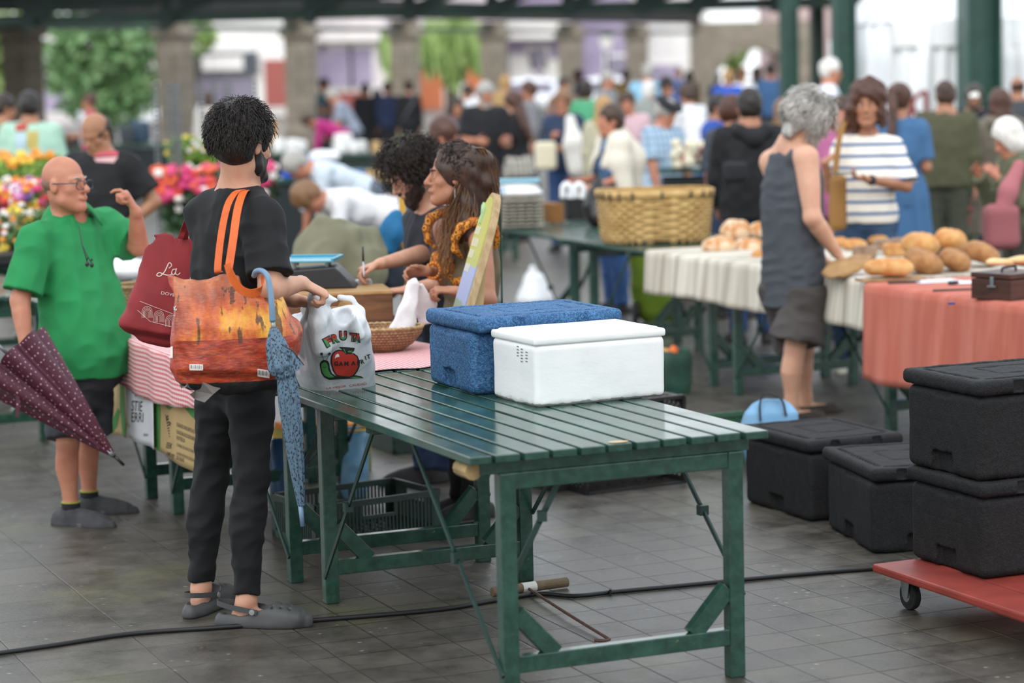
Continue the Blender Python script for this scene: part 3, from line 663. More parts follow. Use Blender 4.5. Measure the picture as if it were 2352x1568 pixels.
# steel columns
for px,Y,wd,rot in ((2249,26.5,.39,.12),(1938,29,.26,.1),(1812,39,.27,.12),(1877,46,.24,.1)):
    p=D(px,100,Y); m=MB(); h=5.6; t=.03
    m.box((-wd/2+t/2,0,h/2),(t,wd,h)); m.box((wd/2-t/2,0,h/2),(t,wd,h)); m.box((0,0,h/2),(wd,t,h)); m.box((0,0,.02),(wd+.14,wd+.14,.04))
    m.V=[v@rz(rot).T for v in m.V]; o=m.build('column',GREEN,bevel=.004); o.location=(p[0],Y,0); struct(o)
# unseen slab added behind the camera to block part of the sky light
m=MB(); m.box((0,-6.5,5.4),(40,10,.2)); o=m.build('sky_blocker_slab',ROOF); struct(o)
# street beyond: facades, trees, lamp
WHITE=M('render_white','#f4f2ee',.85,'#e6e2dc',1.5); PALE=M('render_pale','#e9dfdd',.85,'#d8cfd2',1.2); LILAC=M('render_lilac','#b3a6bd',.85,'#9d92ab',1.); GLASSD=M('window_dark','#8d8697',.2); SHUT=M('shutter_red','#a3584f',.6); ORANGE=M('plaster_orange','#c9764f',.8); SIGN=M('sign_dark','#4a5058',.6)
def facade(name,label,x0,x1,Y,h,mat,wins=(),extra=None):
    t=thing(name,label,'building',((x0+x1)/2,Y,0)); m=MB(); m.box(((x0+x1)/2,Y+2,h/2),(x1-x0,4,h)); m.build('wall',mat,t)
    for (wx,wz,ww,wh,wm) in wins:
        f=MB().box((wx,Y-.03,wz),(ww+.3,.1,wh+.3)).build('window_frame',WHITE,t); MB().box((wx,Y-.08,wz),(ww,.06,wh)).build('pane',wm,f)
    if extra: extra(t)
    return t
def xp(px,Y): return (px-1176)/FP*Y
def sgn(t):
    Y=104; m=MB(); a,b=xp(455,Y),xp(612,Y); m.box(((a+b)/2,Y-.25,2.28),(b-a,.2,.95)); s=m.build('sign_board',SIGN,t)
    m=MB()
    for i in range(5): m.box((a+(b-a)*(.26+.12*i),Y-.38,2.3),(.33,.06,.6))
    m.build('lettering',WHITE,s)
facade('building','bright white shop front with a dark sign board beyond the arcade',xp(420,104),xp(700,104),104,9,WHITE,[(xp(470,104),.95,1.8,1.6,GLASSD),(xp(560,104),.95,1.6,1.6,GLASSD),(xp(652,104),1.4,1.,2.,SHUT)],sgn)
facade('building','pale house with lilac windows and red ground floor doors beyond the arcade',xp(704,109),xp(903,109),109,9,PALE,[(xp(790,109),2.0,1.2,1.7,LILAC),(xp(745,109),2.0,.6,1.7,LILAC),(xp(850,109),2.0,.9,1.7,LILAC),(xp(800,109),.3,2.6,1.2,SHUT)],lambda t: MB().box((xp(800,109),108.6,3.25),(4.4,.8,.2)).build('cornice',WHITE,t))
facade('building','house with an orange ground floor behind the willow',xp(905,114),xp(1168,114),114,9,PALE,[(xp(1000,114),1.0,1.3,2.6,ORANGE),(xp(1065,114),1.,.9,2.4,WHITE),(xp(1110,114),1.,1.1,2.4,ORANGE)])
facade('building','grey lilac facade with white awning and pale doors',xp(1170,118),xp(1330,118),118,9,LILAC,[(xp(1215,118),1.2,1.,2.2,WHITE),(xp(1290,118),1.,1.,2.,WHITE),(xp(1250,118),2.2,.8,1.,GLASSD)],lambda t: MB().box((xp(1250,118),117.2,3.6),(3.2,1.6,.9)).build('awning',WHITE,t))
facade('building','plain lilac facade behind the street lamp',xp(1330,120),xp(1462,120),120,9,LILAC,[(xp(1430,120),1.4,1.,1.6,GLASSD)])
facade('building','very bright white facade seen between the last two plain pillars',xp(1462,124),xp(1640,124),124,9,WHITE,[(xp(1540,124),1.,1.6,1.5,LILAC)])
facade('building','pink grey house behind the white tents',xp(1780,90),xp(2420,90),90,10,M('render_pink','#c9b0ac',.85,'#bba29f',1.),[(xp(2100,90),5.,2,2,GLASSD)])
facade('building','pale house with an orange doorway behind the left trees',xp(-80,98),xp(415,98),98,3.6,PALE,[(xp(345,98),.9,1.,1.9,ORANGE),(xp(300,98),.9,1.2,2.2,LILAC),(xp(130,98),1.2,1.4,1.4,LILAC)])
LEAF=[M('leaf_%d'%i,c,.6,c2,3,2,trans=0) for i,(c,c2) in enumerate((('#5f8a55','#8fb07a'),('#7d9c54','#a9bf78'),('#3f6a48','#6d9466')))]
BARK=M('bark','#4a4038',.9,'#5d5247',10)
def leafcloud(name,label,trunk,blobs,n,size,mat,droop=0,seed=0,lean=(0,0)):
    g=np.random.default_rng(seed); t=thing(name,label,'tree',trunk); m=MB(); top=max(b[0][2] for b in blobs)
    m.tube(A([trunk,A(trunk)+A(lean[0]*.4,0,top*.45),A(trunk)+A(lean[0],0,top*.9)]),[.28,.2,.08],8)
    for b in blobs: m.tube(A([A(trunk)+A(lean[0]*.3,0,top*.4),A(b[0])]),[.1,.03],5)
    m.build('trunk',BARK,t,smooth=True); V=[];F=[];k=0; tot=sum(b[1]**2 for b in blobs)
    for c,r,sq in blobs:
        for _ in range(int(n*r*r/tot)):
            d=nrm(g.normal(size=3)); p=A(c)+d*r*g.random()**.4*A(1,1,sq); a=nrm(g.normal(size=3)); b=nrm(np.cross(a,g.normal(size=3))); s=size*(.6+.8*g.random())
            if droop: b=A(0,0,-1.); a=nrm(A(g.normal(),g.normal(),0)); V+= [p-a*s*.25,p+a*s*.25,p+a*s*.15+b*s*droop,p-a*s*.15+b*s*droop]
            else: V+=[p-a*s*.5,p+b*s*.3,p+a*s*.5,p-b*s*.3]
            F.append((k,k+1,k+2,k+3)); k+=4
    o=mesh_obj('crown',V,F,mat,t); o['kind']='stuff'; return t
def at(px,py,Y): return D(px,py,Y)
g=[(at(150,110,66),1.0,1.2),(at(230,90,66),1.1,1.),(at(300,130,66),1.0,1.),(at(190,190,66),.9,1.1),(at(270,230,66),.9,.9),(at(330,80,66),.8,1.),(at(230,150,66),.7,1.),(at(320,210,66),.6,1)]
leafcloud('tree','leafy green tree between the two pillars at the far end',(at(240,200,66)[0],66,0),g,2600,.34,LEAF[0],seed=1,lean=(-.2,0))
leafcloud('tree','pale green tree at the left edge behind the first pillar',(at(10,200,60)[0],60,0),[(at(5,90,60),.8,1.2),(at(15,180,60),.7,1.1),(at(-20,140,60),.8,1.)],800,.32,LEAF[1],seed=2)
leafcloud('tree','light tree crown beside the white shop front',(at(440,300,72)[0],72,0),[(at(445,90,72),.6,1.),(at(470,80,72),.35,1.)],330,.3,LEAF[1],seed=3)
leafcloud('willow_tree','weeping willow hanging down between the middle pillars',(at(1040,250,84)[0],84,0),[(at(1000,90,84),.7,1.1),(at(1050,80,84),.7,1.2),(at(1095,90,84),.6,1.),(at(1040,140,84),.5,1.)],640,.42,LEAF[1],droop=1.6,seed=4)
leafcloud('willow_tree','thin willow branches beside the pale house',(at(905,250,86)[0],86,0),[(at(895,90,86),.4,1.3),(at(905,140,86),.35,1.2)],160,.4,LEAF[1],droop=1.6,seed=5)
leafcloud('tree','sunlit tree seen through the arched end wall',(at(1685,240,98)[0],98,0),[(at(1690,105,98),.7,1.),(at(1680,130,98),.6,1.)],700,.34,LEAF[1],seed=6)
t=thing('street_lamp','street lamp with a white lantern head before the lilac facade','lamp',(*at(1396,200,100)[:2],0))
b=A(*at(1396,200,100)[:2],0); MB().tube(A([b,b+A(0,0,2.5)]),.05,8).build('pole',GREEND,t); MB().lathe(b+A(0,0,2.45),[(.18,0),(.3,.5),(.3,.55)],10).build('lantern',WHITE,t); MB().lathe(b+A(0,0,3.0),[(.34,0),(.1,.2)],10).build('cap',GREEND,t)
def car(name,label,px,Y,c,rot=0):
    b=A(xp(px,Y),Y,0); t=thing(name,label,'car',b); v=Vol(b-A(2.4,1.2,.1),b+A(2.4,1.2,1.8),.07); v.loft(b+A(-2.1,0,.55),b+A(2.1,0,.55),(0,1,0),[0,.1,.9,1],[.7,.85,.85,.7],[.25,.33,.33,.25],p=4,k=.1); v.ell(b+A(.1,0,.95),(1.3,.75,.5),k=.15)
    v.build('body',M('paint_'+c,c,.25),t)
    for sx in (-1.3,1.3): MB().lathe(b+A(sx,-.86,.32),[(.32,0),(.32,.2)],16,ax=(0,1,0)).build('wheel',M('tyre','#17171a',.8),t)
    MB().box(b+A(.1,-.62,1.08),(1.6,.3,.34)).build('side_window',GLASSD,t)
car('car','white car parked beyond the arcade behind the crowd',1400,88,'#eef0f2'); car('car','white car parked near the orange doorway behind the stalls',350,80,'#e8eaee'); car('car','pale car parked behind the women in the middle',1225,92,'#e9ecf2')
# white canopy tents on the right
CANV=M('canvas','#f3f4f4',.8,'#e4e7e8',2.5); 
def tent(label,x0,x1,Y,d,ez,pz):
    t=thing('canopy_tent',label,'tent',((x0+x1)/2,Y+d/2,0),'white canopy tents'); cx=(x0+x1)/2; m=MB()
    c=A([(x0,Y,ez),(x1,Y,ez),(x1,Y+d,ez),(x0,Y+d,ez),(cx,Y+d/2,pz)]); m.add(c,[(0,1,4),(1,2,4),(2,3,4),(3,0,4)]); m.build('roof',CANV,t,solid=.02)
    m=MB(); m.grid(lambda a,b: (x0+(x1-x0)*a, Y+.06*math.sin(a*22)+.05*math.sin(a*51),ez-.02-b*(ez-.05)),90,6); m.grid(lambda a,b: (x0+.04*math.sin(a*23), Y+d*a,ez-.02-b*(ez-.05)),60,6)
    m.build('side_wall',CANV,t,smooth=True,solid=.008); MB().grid(lambda a,b:(x0+(x1-x0)*a,Y-.03,ez-.28*b),4,2).build('valance',CANV,t,solid=.01)
    for x in (x0,x1): MB().tube(A([(x,Y-.06,0),(x,Y-.06,ez)]),.02,6).build('pole',M('pole_white','#dcdcdc',.4),t)
tent('large white canopy tent with hanging sides behind the steel columns',xp(2055,27),xp(2420,27),27,3.4,2.3,3.35)
tent('smaller white canopy tent beyond the large one',xp(1985,34),xp(2140,34),34,3.,2.2,3.0)
# ---------------------------------------------------------------- the people in front
def setj(J,**k):
    for a,b in k.items():
        J[a]=D(*b) if (isinstance(b,tuple) and len(b)==3 and b[0]>10 or isinstance(b,tuple) and len(b)==3 and b[2]>6) else (A(b) if isinstance(b,tuple) else b)
    for q in 'RL': J['a'+q][2]=.085*J['s']
    J['up']=nrm(J['neck']-J['pel']); J['fb']=nrm(J['f']-J['up']*np.dot(J['f'],J['up'])); J['r']=nrm(np.cross(J['fb'],J['up']))
    for q,sg in (('R',1),('L',-1)): J['q'+q]=J['pel']+J['r']*sg*.088*J['s']-J['up']*.02*J['s']
    return J
def sethead(J,ang,down=0,tilt=0):
    f=fdir(ang); d=math.radians(down); hf=nrm(f*math.cos(d)-ZUP*math.sin(d)); hu=nrm(ZUP*math.cos(d)+f*math.sin(d)); hr=np.cross(hf,hu)
    if tilt: R=rax(hf,math.radians(tilt)); hu=R@hu; hr=R@hr
    J['hR']=np.stack([hr,hf,hu],1)
def scalp(J,n,L,lift=.012,curl=(0,1),seed=1,whorl=(0,-.35,.9),ok=lambda q:True,steps=7,grav=.25,vol=1.,follow=1.,rad=(.08,.1,.095),cen=(0,-.018,.038)):
    g=np.random.default_rng(seed); out=[]; c,R,s=J['hc'],J['hR'],J['hs']; rd=A(rad)*vol+lift; wh=nrm(whorl)
    while len(out)<n:
        q=nrm(g.normal(size=3))
        if not ok(q*rd+A(cen)): continue
        p=q*rd*(.96+.04*g.random()); P=[]; ph=g.random()*6.28; l=L*(.7+.6*g.random()); st=l/steps; ph2=g.random(3)*6.28
        dr=nrm(p/rd-wh*np.dot(p/rd,wh)+g.normal(size=3)*.25)
        for i in range(steps+1):
            off=A(math.sin(curl[1]*i+ph),math.sin(curl[1]*i*1.1+ph2[0]),math.cos(curl[1]*i+ph2[1]))*curl[0]*min(1,i/2)
            P.append(c+R@((A(cen)+p+off)*s))
            e=nrm(p/rd**1); tdir=dr-e*np.dot(dr,e); tdir=nrm(tdir+A(0,0,-grav)*i*.5)
            p=p+tdir*st
            if follow: k=np.linalg.norm(p/rd); p=p*((1-follow)+follow*(1+.02*i*lift/.012)/k)
        out.append(A(P))
    return out
def eyes(J,parent,iris='#3a2a1e',brow=None,bw=.008,closed=False):
    c,R,s=J['hc'],J['hR'],J['hs']
    for q in (-1,1):
        if not closed:
            m=MB(); m.ball(c+R@(A(q*.031,.073,.003)*s),.0121*s,R,14); m.ball(c+R@(A(q*.031,.0828,.003)*s),A(.006,.003,.006)*s,R,10,1); m.build('eye',[M('eye_white','#d9d2ca',.3),M('iris_'+iris,iris,.2)],parent,smooth=True)
        if brow is not None:
            m=MB(); pts=A([c+R@(A(q*x,y,z)*s) for x,y,z in ((.012,.094,.022),(.03,.089,.03),(.05,.066,.024))]); m.tube(pts,A(bw*.6,bw,bw*.4)*.7*s,6); m.build('eyebrow',brow,parent,smooth=True)
def person(label,J,base=None): return thing('person',label,'person',base if base is not None else (J['aR']+J['aL'])/2*A(1,1,0))
BLK=cloth('black_tee','#0b0c0d','#111214'); JEANB=cloth('black_jeans','#08090b','#101114',ns=9)
# --- man in black with bags, seen from behind
J=stand(-1.02,8.38,130,1.80,'m',down=6)
setj(J,pel=(543,850,8.4),neck=(548,428,8.38),hc=(560,332,8.36),sR=(606,505,8.22),sL=(474,494,8.5),eR=(622,664,8.12),wR=(694,650,8.32),eL=(596,668,8.62),wL=(678,690,8.5),kL=(486,1088,8.52),kR=(578,1096,8.3),aL=(462,1352,8.5),aR=(566,1378,8.27))
J.update(tL=nrm((.35,.94,0)),tR=nrm((.985,-.17,0)),dR=nrm((.8,.35,-.45)),pR=nrm((-.4,.1,-.9)),dL=nrm((.9,.2,-.2)),pL=nrm((.1,-.3,-.9)),leg=.9); sethead(J,137,8)
p=person('man in a black t-shirt and black jeans seen from behind, carrying bags on his shoulder',J)
b=body(J,p,SK['light'],.006,hands=dict(R=dict(curl=[50,62,70,75],thumb=.3),L=dict(curl=40)))
shirt(J,p,BLK,sleeve=.8,hem=-.06,ease=.016,h=.006,wr=.006,seed=4,cuff=.008,neck=.985,nw=1.02)
trousers(J,p,JEANB,length=1.94,ease=.009,h=.007,top=.06,wr=.005,seed=8)
hair(J,p,HAIR['black'],'short',h=.005,vol=1.5,amp=.004)
HB=M('hair_strand_black','#15110e',.38,'#2a211b',40)
strands('hair_strand',scalp(J,1300,.045,.017,(.0025,.9),3,ok=lambda q:q[1]<.045 and q[2]>-.03+.9*max(0,q[1]) and not(abs(q[0])>.06 and q[2]<.01 and q[1]>-.03),grav=.3,vol=1.05),HB,p,.0016)
beard(J,p,HAIR['black'],.0055,.004)
CROC=M('clog_grey','#4b4c4c',.55,'#434444',5,bs=200,bst=.1); 
def clog(q):
    An,t=J['a'+q],nrm(J['t'+q]*A(1,1,0)); r=A(t[1],-t[0],0); z0=0.; b=A(An[0],An[1],0); h0=b-t*.085; v=Vol(b-.28,b+A(.28,.28,.16),.0055)
    L=.3; v.loft(h0+ZUP*.03,h0+t*L+ZUP*.03,r,[.3,.42,.6,.8,.95,1],[.038,.046,.054,.054,.042,.02],[.03,.062,.06,.048,.035,.02],k=.01); v.loft(h0+ZUP*.012,h0+t*L+ZUP*.012,r,[0,.1,.35,.6,.85,1],[.032,.044,.045,.055,.05,.02],[.04,.05,.04,.036,.032,.022],k=.01)
    v.loft(h0+t*.02+ZUP*.085,h0+t*.16+ZUP*.07,r,[0,.5,1],[.034,.038,.034],[.05,.05,.03],k=.006,sub=True); v.half(b,-ZUP,.004)
    for i in range(3):
        for j in range(3): v.cap(h0+t*(.185+.03*i)+r*(.03*(j-1))*(1-.15*i)+ZUP*.05,h0+t*(.185+.03*i)+r*(.03*(j-1))+ZUP*.13,.0055,sub=True,k=.002)
    o=v.build('clog',CROC,p)
    m=MB(); P=[]
    for a in np.linspace(-.15,PI+.15,17): P.append(h0+t*(.115-.135*math.sin(a))+r*.049*math.cos(a)+ZUP*(.062+.022*math.sin(a)))
    for i in range(len(P)-1): m.bar(P[i],P[i+1]+(P[i+1]-P[i])*.1,.004,.018,(0,0,1))
    m.build('heel_strap',CROC,o)
    for sx in (-1,1): MB().lathe(h0+t*.118+r*.0515*sx+ZUP*.06,[(.0,-.002),(.01,-.002),(.01,.003),(.0,.004)],12,ax=r*sx).build('rivet',M('rivet_pale','#8d9090',.4),o)
clog('L'); clog('R')
P1J=J
# --- older man in the green polo shirt
J=stand(-1.85,10.4,58,1.60,'m')
setj(J,pel=(182,858,10.4),neck=(158,492,10.42),hc=(150,424,10.36),sR=(80,552,10.24),sL=(238,516,10.62),eR=(46,690,10.16),wR=(60,800,10.1),eL=(318,566,10.5),wL=(312,486,10.4),kR=(156,1016,10.24),kL=(206,1000,10.5),aR=(163,1158,10.25),aL=(205,1134,10.52))
J.update(tR=nrm((.93,-.36,0)),tL=nrm((1,-.02,0)),dL=nrm((-.42,-.1,.9)),pL=nrm((-.9,-.15,-.4)),dR=nrm((.1,-.05,-1)),belly=.1,girth=1.14,s=.94,hs=.985,leg=.95,arm=1.02); sethead(J,64,-2)
p=person('bald older man with glasses in a green polo shirt, raising one hand',J)
body(J,p,SK['ruddy'],.0055,hands=dict(L=dict(curl=[34,78,82,86],thumb=.55,tcurl=10,s=1.02,spread=.06),R=dict(curl=55)),head_kw=dict(jaw=1.14,nose=1.2))
GRN=cloth('green_polo','#1f8a4c','#1b7d44',ns=3)
def polo(v,J):
    n=J['neck']; f=J['fb']
    v.cap(n+f*.095-J['up']*.04,n+f*.15-J['up']*.17,.012,.01,.01)
PS=shirt(J,p,GRN,'polo_shirt',sleeve=.86,hem=-.015,ease=.018,h=.006,wr=.006,seed=14,cuff=.012,neck=.95,nw=1.05,collar=1.2,open_neck=.035,drape=.008)
collar(J,PS,GRN)
trousers(J,p,M('shorts_grey','#3c3e44',.9,'#4a4d55',9,bs=300,bst=.2),'shorts',length=.95,ease=.018,h=.007,top=.05,wr=.005,seed=18,wide=.014)
for q in 'RL':
    shoe(J,q,p,M('slipon_grey','#3a3a3c',.8,'#444447',40,bs=400,bst=.3),M('sole_grey','#6d6a66',.8,'#55534f',30),L=.285)
    m=MB(); An=J['a'+q]; m.lathe(An-ZUP*.03,[(.0,-.01),(.042,-.01),(.041,.03),(.04,.055),(.0,.056)],18); o=m.build('sock',M('sock_black','#15161a',.9),p,smooth=True); MB().lathe(An+ZUP*.022,[(.0415,0),(.0415,.004)],18).build('cuff_band',M('sock_lime','#9aa83a',.8),o)
eyes(J,p,'#4a3a2a',brow=HAIR['grey'],bw=.006)
c,R,s=J['hc'],J['hR'],J['hs']; Pf=lambda x,y,z:c+R@(A(x,y,z)*s); FRM=M('glasses_navy','#1c2436',.3)
gl=MB()
for q in (-1,1):
    pts=A([Pf(q*(.034+.026*math.cos(a)*(abs(math.cos(a))**-.35 if abs(math.cos(a))>.05 else 1)),.108-.006*abs(.034+.026*math.cos(a))/.06,-.004+.019*math.sin(a)*(abs(math.sin(a))**-.35 if abs(math.sin(a))>.05 else 1)) for a in np.linspace(0,2*PI,28)]); gl.tube(pts,.0022,5,caps=False)
    gl.tube(A([Pf(q*.06,.1,.006),Pf(q*.078,.06,.006),Pf(q*.083,-.005,.008),Pf(q*.084,-.02,-.006)]),.0022,5)
gl.tube(A([Pf(-.009,.109,.002),Pf(0,.113,.005),Pf(.009,.109,.002)]),.002,5); go=gl.build('glasses',FRM,p,smooth=True)
lm=MB()
for q in (-1,1): lm.poly([Pf(q*.034+.024*math.cos(a),.107,-.004+.017*math.sin(a)) for a in np.linspace(0,2*PI,20)[:-1]])
gm=NT('lens'); gm.set(Roughness=.02,Transmission_Weight=1.,IOR=1.05); lm.build('lens',gm.m,go)
# fringe of cropped grey hair at the back of the bald head
v=Vol(c-.2,c+.2,.006); v.ell(Pf(0,-.022,.01),A(.0775,.0885,.05)*s,R,k=0); v.half(Pf(0,.0,.012),R@A(0,.25,1)); v.ell(Pf(0,.1,-.02),A(.07,.12,.12)*s,R,.005,sub=True)
for q in (-1,1): v.ell(Pf(q*.09,.0,-.01),A(.03,.03,.05)*s,R,.004,sub=True)
v.build('hair',M('stubble','#8c6a58',.8,'#7a5d4d',60),p)
# earphones hang from a cord round his neck
m=MB(); a0=D(182,520,10.05); a1=D(188,560,9.99); a2=D(200,600,9.97); m.tube(A([a0,a1,D(194,580,9.975),a2]),.0022,5); m.tube(A([D(188,560,9.985),D(199,585,9.965),D(210,603,9.965)]),.0018,5); 
o=thing('earphones','dark corded earphones hanging on the front of the green polo shirt','earphones',a2); m.build('cord',M('cord_black','#16171a',.5),o,smooth=True)
for x,y in ((200,606),(211,608)): MB().ball(D(x,y,9.965),(.009,.009,.012)).lathe(D(x,y-9,9.965),[(.004,0),(.004,.012)],8).build('earbud',M('earbud','#23252b',.35),o,smooth=True)
P2J=J
# --- man writing on a pad
J=stand(-.38,10.9,283,1.76,'m')
setj(J,pel=(1012,790,11.0),neck=(990,478,10.88),hc=(944,398,10.8),sR=(962,508,11.04),sL=(1022,512,10.7),eR=(990,578,10.82),wR=(872,606,10.5),eL=(1035,650,10.5),wL=(938,666,10.36),kR=(985,940,11.05),kL=(1015,940,11.0),aR=(978,1080,11.1),aL=(1015,1080,11.15))
J.update(tR=nrm((-1,-.2,0)),tL=nrm((-1,-.3,0)),dR=nrm((-.9,-.3,-.25)),pR=nrm((.1,-.25,-.95)),dL=nrm((-1,-.25,-.03)),pL=A(0,0,-1.)); sethead(J,286,36,-4)
p=person('man with dark curly hair and beard in a navy t-shirt, writing on a pad',J)
body(J,p,SK['light'],.006,hands=dict(R=dict(curl=[42,52,62,70],thumb=.2,tcurl=30),L=dict(curl=6,thumb=.75,spread=.2,tcurl=5)))
shirt(J,p,cloth('navy_tee','#191b24','#20222c'),sleeve=.72,hem=-.1,ease=.016,h=.007,wr=.005,seed=24,cuff=.012)
trousers(J,p,cloth('jeans_dark','#2b3a55','#34466a',ns=10),length=2.02,h=.009,wide=.012,seed=28)
for q in 'RL': shoe(J,q,p,M('boot_dark','#221f1e',.7),M('sole_dark','#151414',.8),L=.28)
hair(J,p,HAIR['dark'],'curly',h=.007,vol=.7,amp=.008)
HC=M('hair_strand_dark','#1c1512',.4,'#3a2c23',40)
strands('hair_strand',scalp(J,700,.12,.024,(.011,1.5),5,ok=lambda q:q[1]<.07 and q[2]>-.06+.9*max(0,q[1]),grav=.3,vol=1.07,follow=.8,steps=10),HC,p,.0019)
beard(J,p,HAIR['dark'],.006,.006,long=.012,amp=.004)
eyes(J,p,brow=HAIR['dark'],bw=.009,closed=True)
# --- woman with long wavy hair behind the stall
J=stand(-.2,10.2,292,1.64,'f')
setj(J,pel=(1088,762,10.22),neck=(1078,506,10.18),hc=(1040,404,10.1),sR=(1020,528,10.36),sL=(1104,556,9.98),eR=(1048,640,10.34),wR=(978,622,10.06),eL=(1122,690,9.86),wL=(1044,668,9.8),kR=(1066,960,10.26),kL=(1092,960,10.14),aR=(1062,1140,10.3),aL=(1088,1150,10.2))
J.update(tR=nrm((-1,-.4,0)),tL=nrm((-1,-.4,0)),dR=nrm((-1,-.15,-.05)),pR=nrm((-.2,-.6,-.6)),dL=nrm((-1,-.1,.12)),pL=nrm((-.1,.2,-1)),hs=.99,s=.96); sethead(J,276,0,0)
p=person('woman with long wavy brown hair and an orange patterned top, opening a paper bag',J)
body(J,p,SK['tan'],.0058,hands=dict(R=dict(curl=[45,52,58,62],thumb=.45),L=dict(curl=[40,55,60,62],thumb=.3)),head_kw=dict(nose=1.0))
def ikat():
    t=NT('orange_pattern'); co=t.co(rot=(.4,.7,.3)); w=t.vor(co,42); k=t.vor(co,95); c=t.ramp(w,[(.15,lin('#3a1d0c')),(.3,lin('#c5781d')),(.45,lin('#e0962f')),(.55,lin('#2c160c')),(.75,lin('#b5651a'))]); t.col(t.mix(t.ramp(k,[(.1,.6),(.3,0.)]),c,lin('#3a1a0c'))); t.set(Roughness=.85); return t.m
TOPB=cloth('olive_top','#6d6047','#5f533d'); IK=ikat()
def topx(v,J): pass
shirt(J,p,TOPB,'top',sleeve=0,hem=-.1,ease=.012,h=.007,wr=.003,seed=33,armhole=True,neck=.9,open_neck=.12,bust=.035)
sv=Vol(*bounds(J,.15),.006)
for q,sg in (('R',1),('L',-1)):
    S=J['s'+q]-J['r']*sg*.05+J['up']*.0; sv.chain([S+J['fb']*(.1*math.cos(a))+J['up']*(.085*math.sin(a))+J['r']*sg*.02*math.sin(a) for a in np.linspace(-.9,3.6,9)],[.01,.014,.016,.018,.018,.018,.016,.014,.01],.015)
    sv.ell(J['pel']+J['up']*.3+J['fb']*.128+J['r']*sg*.06,(.045,.03,.055),np.stack([J['r'],J['fb'],J['up']],1),k=.02)
sv.chain([J['pel']+J['up']*.245+J['fb']*.09+J['r']*.13,J['pel']+J['up']*.245+J['fb']*.128,J['pel']+J['up']*.245+J['fb']*.09-J['r']*.13],[.02,.024,.02],.02)
sv.warp(lambda Q:.003*wob(Q,60,3)); sv.build('ruffle_trim',IK,p)
trousers(J,p,cloth('black_trousers','#17161a'),length=2.,h=.009,wide=.006,seed=38)
for q in 'RL': shoe(J,q,p,M('boot_dark','#221f1e',.7),M('sole_dark','#151414',.8),L=.25)
hair(J,p,HAIR['brown'],'curlylong',h=.007,vol=.55,amp=.006,length=.26,extra=lambda v,P,s:(v.chain([P(0,-.075,.1),P(-.0,-.125,.06),P(0,-.14,-.03),P(0,-.115,-.13)],[.03,.042,.045,.03],.02),v.ell(P(0,.1,-.01),A(.07,.1,.1)*s,J['hR'],.01,sub=True)))
HW=M('hair_strand_brown','#38251a',.45,'#9a6c40',5,3,.35,.7)
g=np.random.default_rng(3); c,R,s=J['hc'],J['hR'],J['hs']; PT_=[]
for i in range(420):
    a=g.uniform(-1,1); x=.075*a; y=-.02-.075*math.sqrt(1-a*a)*g.uniform(.2,1); z=.06-.1*abs(a)*g.random(); L=g.uniform(.32,.52); ph=g.random()*6.28; am=g.uniform(.008,.02); P=[]
    fr=1 if g.random()<.35 else -1
    for k in range(13):
        t=k/12; w=am*min(1,t*3); P.append(c+R@(A(x*(1+.35*t)+w*math.sin(9*t+ph), y-.05*t*fr*-1*(.8 if fr>0 else .5)+ (.07*t if fr>0 else 0)+w*math.cos(8*t+ph),z-L*t)*s))
    PT_.append(A(P))
for i in range(170):
    ph=g.random()*6.28; r=g.uniform(0,.05); LL=g.uniform(.12,.42); P=[]
    for k in range(12):
        t=k/11; P.append(c+R@(A(r*math.cos(ph)+.012*math.sin(7*t+ph),-.09-.075*math.sin(min(1,t*1.2)*PI*.5)+r*math.sin(ph)*.6+.01*math.cos(6*t+ph),.115+.015*math.sin(t*PI)-LL*t*t-.02*t)*s))
    PT_.append(A(P))
strands('hair_strand',PT_,HW,p,.0022)
strands('hair_strand',scalp(J,300,.1,.012,(.002,1),9,whorl=(0,-.9,.45),ok=lambda q:q[1]<.06 and q[2]>-.02+.5*max(0,q[1]),grav=-.05),M('hair_strand_top','#1d1410',.4,'#33231a',30),p,.0016)
eyes(J,p,brow=HAIR['brown'],bw=.006)
MB().tube(A([c+R@(A(-.08,.0,-.04-.008*i)*s) for i in range(7)]),.0025,6).build('earring',M('silver','#b9b4aa',.3,metal=1),p)
def beads(w,d,r,mat,n=16,br=.007):
    u,v,_=frame(d); m=MB()
    for i in range(n): m.ball(w+(u*math.cos(2*PI*i/n)+v*math.sin(2*PI*i/n))*r,br,n=8)
    return m.build('bracelet',mat,p,smooth=True)
beads(J['wR']+A(.03,0,0),J['wR']-J['eR'],.032,M('bead_orange','#c9741c',.35)); beads(J['wL']+A(.03,0,0),J['wL']-J['eL'],.031,M('bead_dark','#22242c',.35),12,.009)
P4J=J
# --- man in the grey tank top at the bread table
J=stand(1.49,12.79,124,1.84,'m')
setj(J,pel=(1824,668,12.8),neck=(1818,322,12.78),hc=(1862,276,12.74),sR=(1852,362,12.6),sL=(1772,372,12.92),eR=(1866,500,12.54),wR=(1922,582,12.66),eL=(1830,520,13.1),wL=(1890,600,12.98),kR=(1826,800,12.7),kL=(1846,800,12.95),aR=(1818,940,12.74),aL=(1850,930,13.0))
J.update(tR=nrm((.8,.5,0)),tL=nrm((.9,.4,0)),dR=nrm((.6,.3,-.6)),pR=nrm((-.2,.3,-.8)),dL=nrm((.8,0,-.4)),pL=nrm((0,-.3,-.8)),s=1.05,hs=1.03,arm=1.1,girth=1.02); sethead(J,106,34)
p=person('grey haired man in a grey tank top and shorts, reaching over the bread table',J)
body(J,p,SK['pale'],.0075,hands=dict(R=dict(curl=50),L=dict(curl=45)))
TANK=cloth('grey_tank','#4a4e55','#42464d',ns=4)
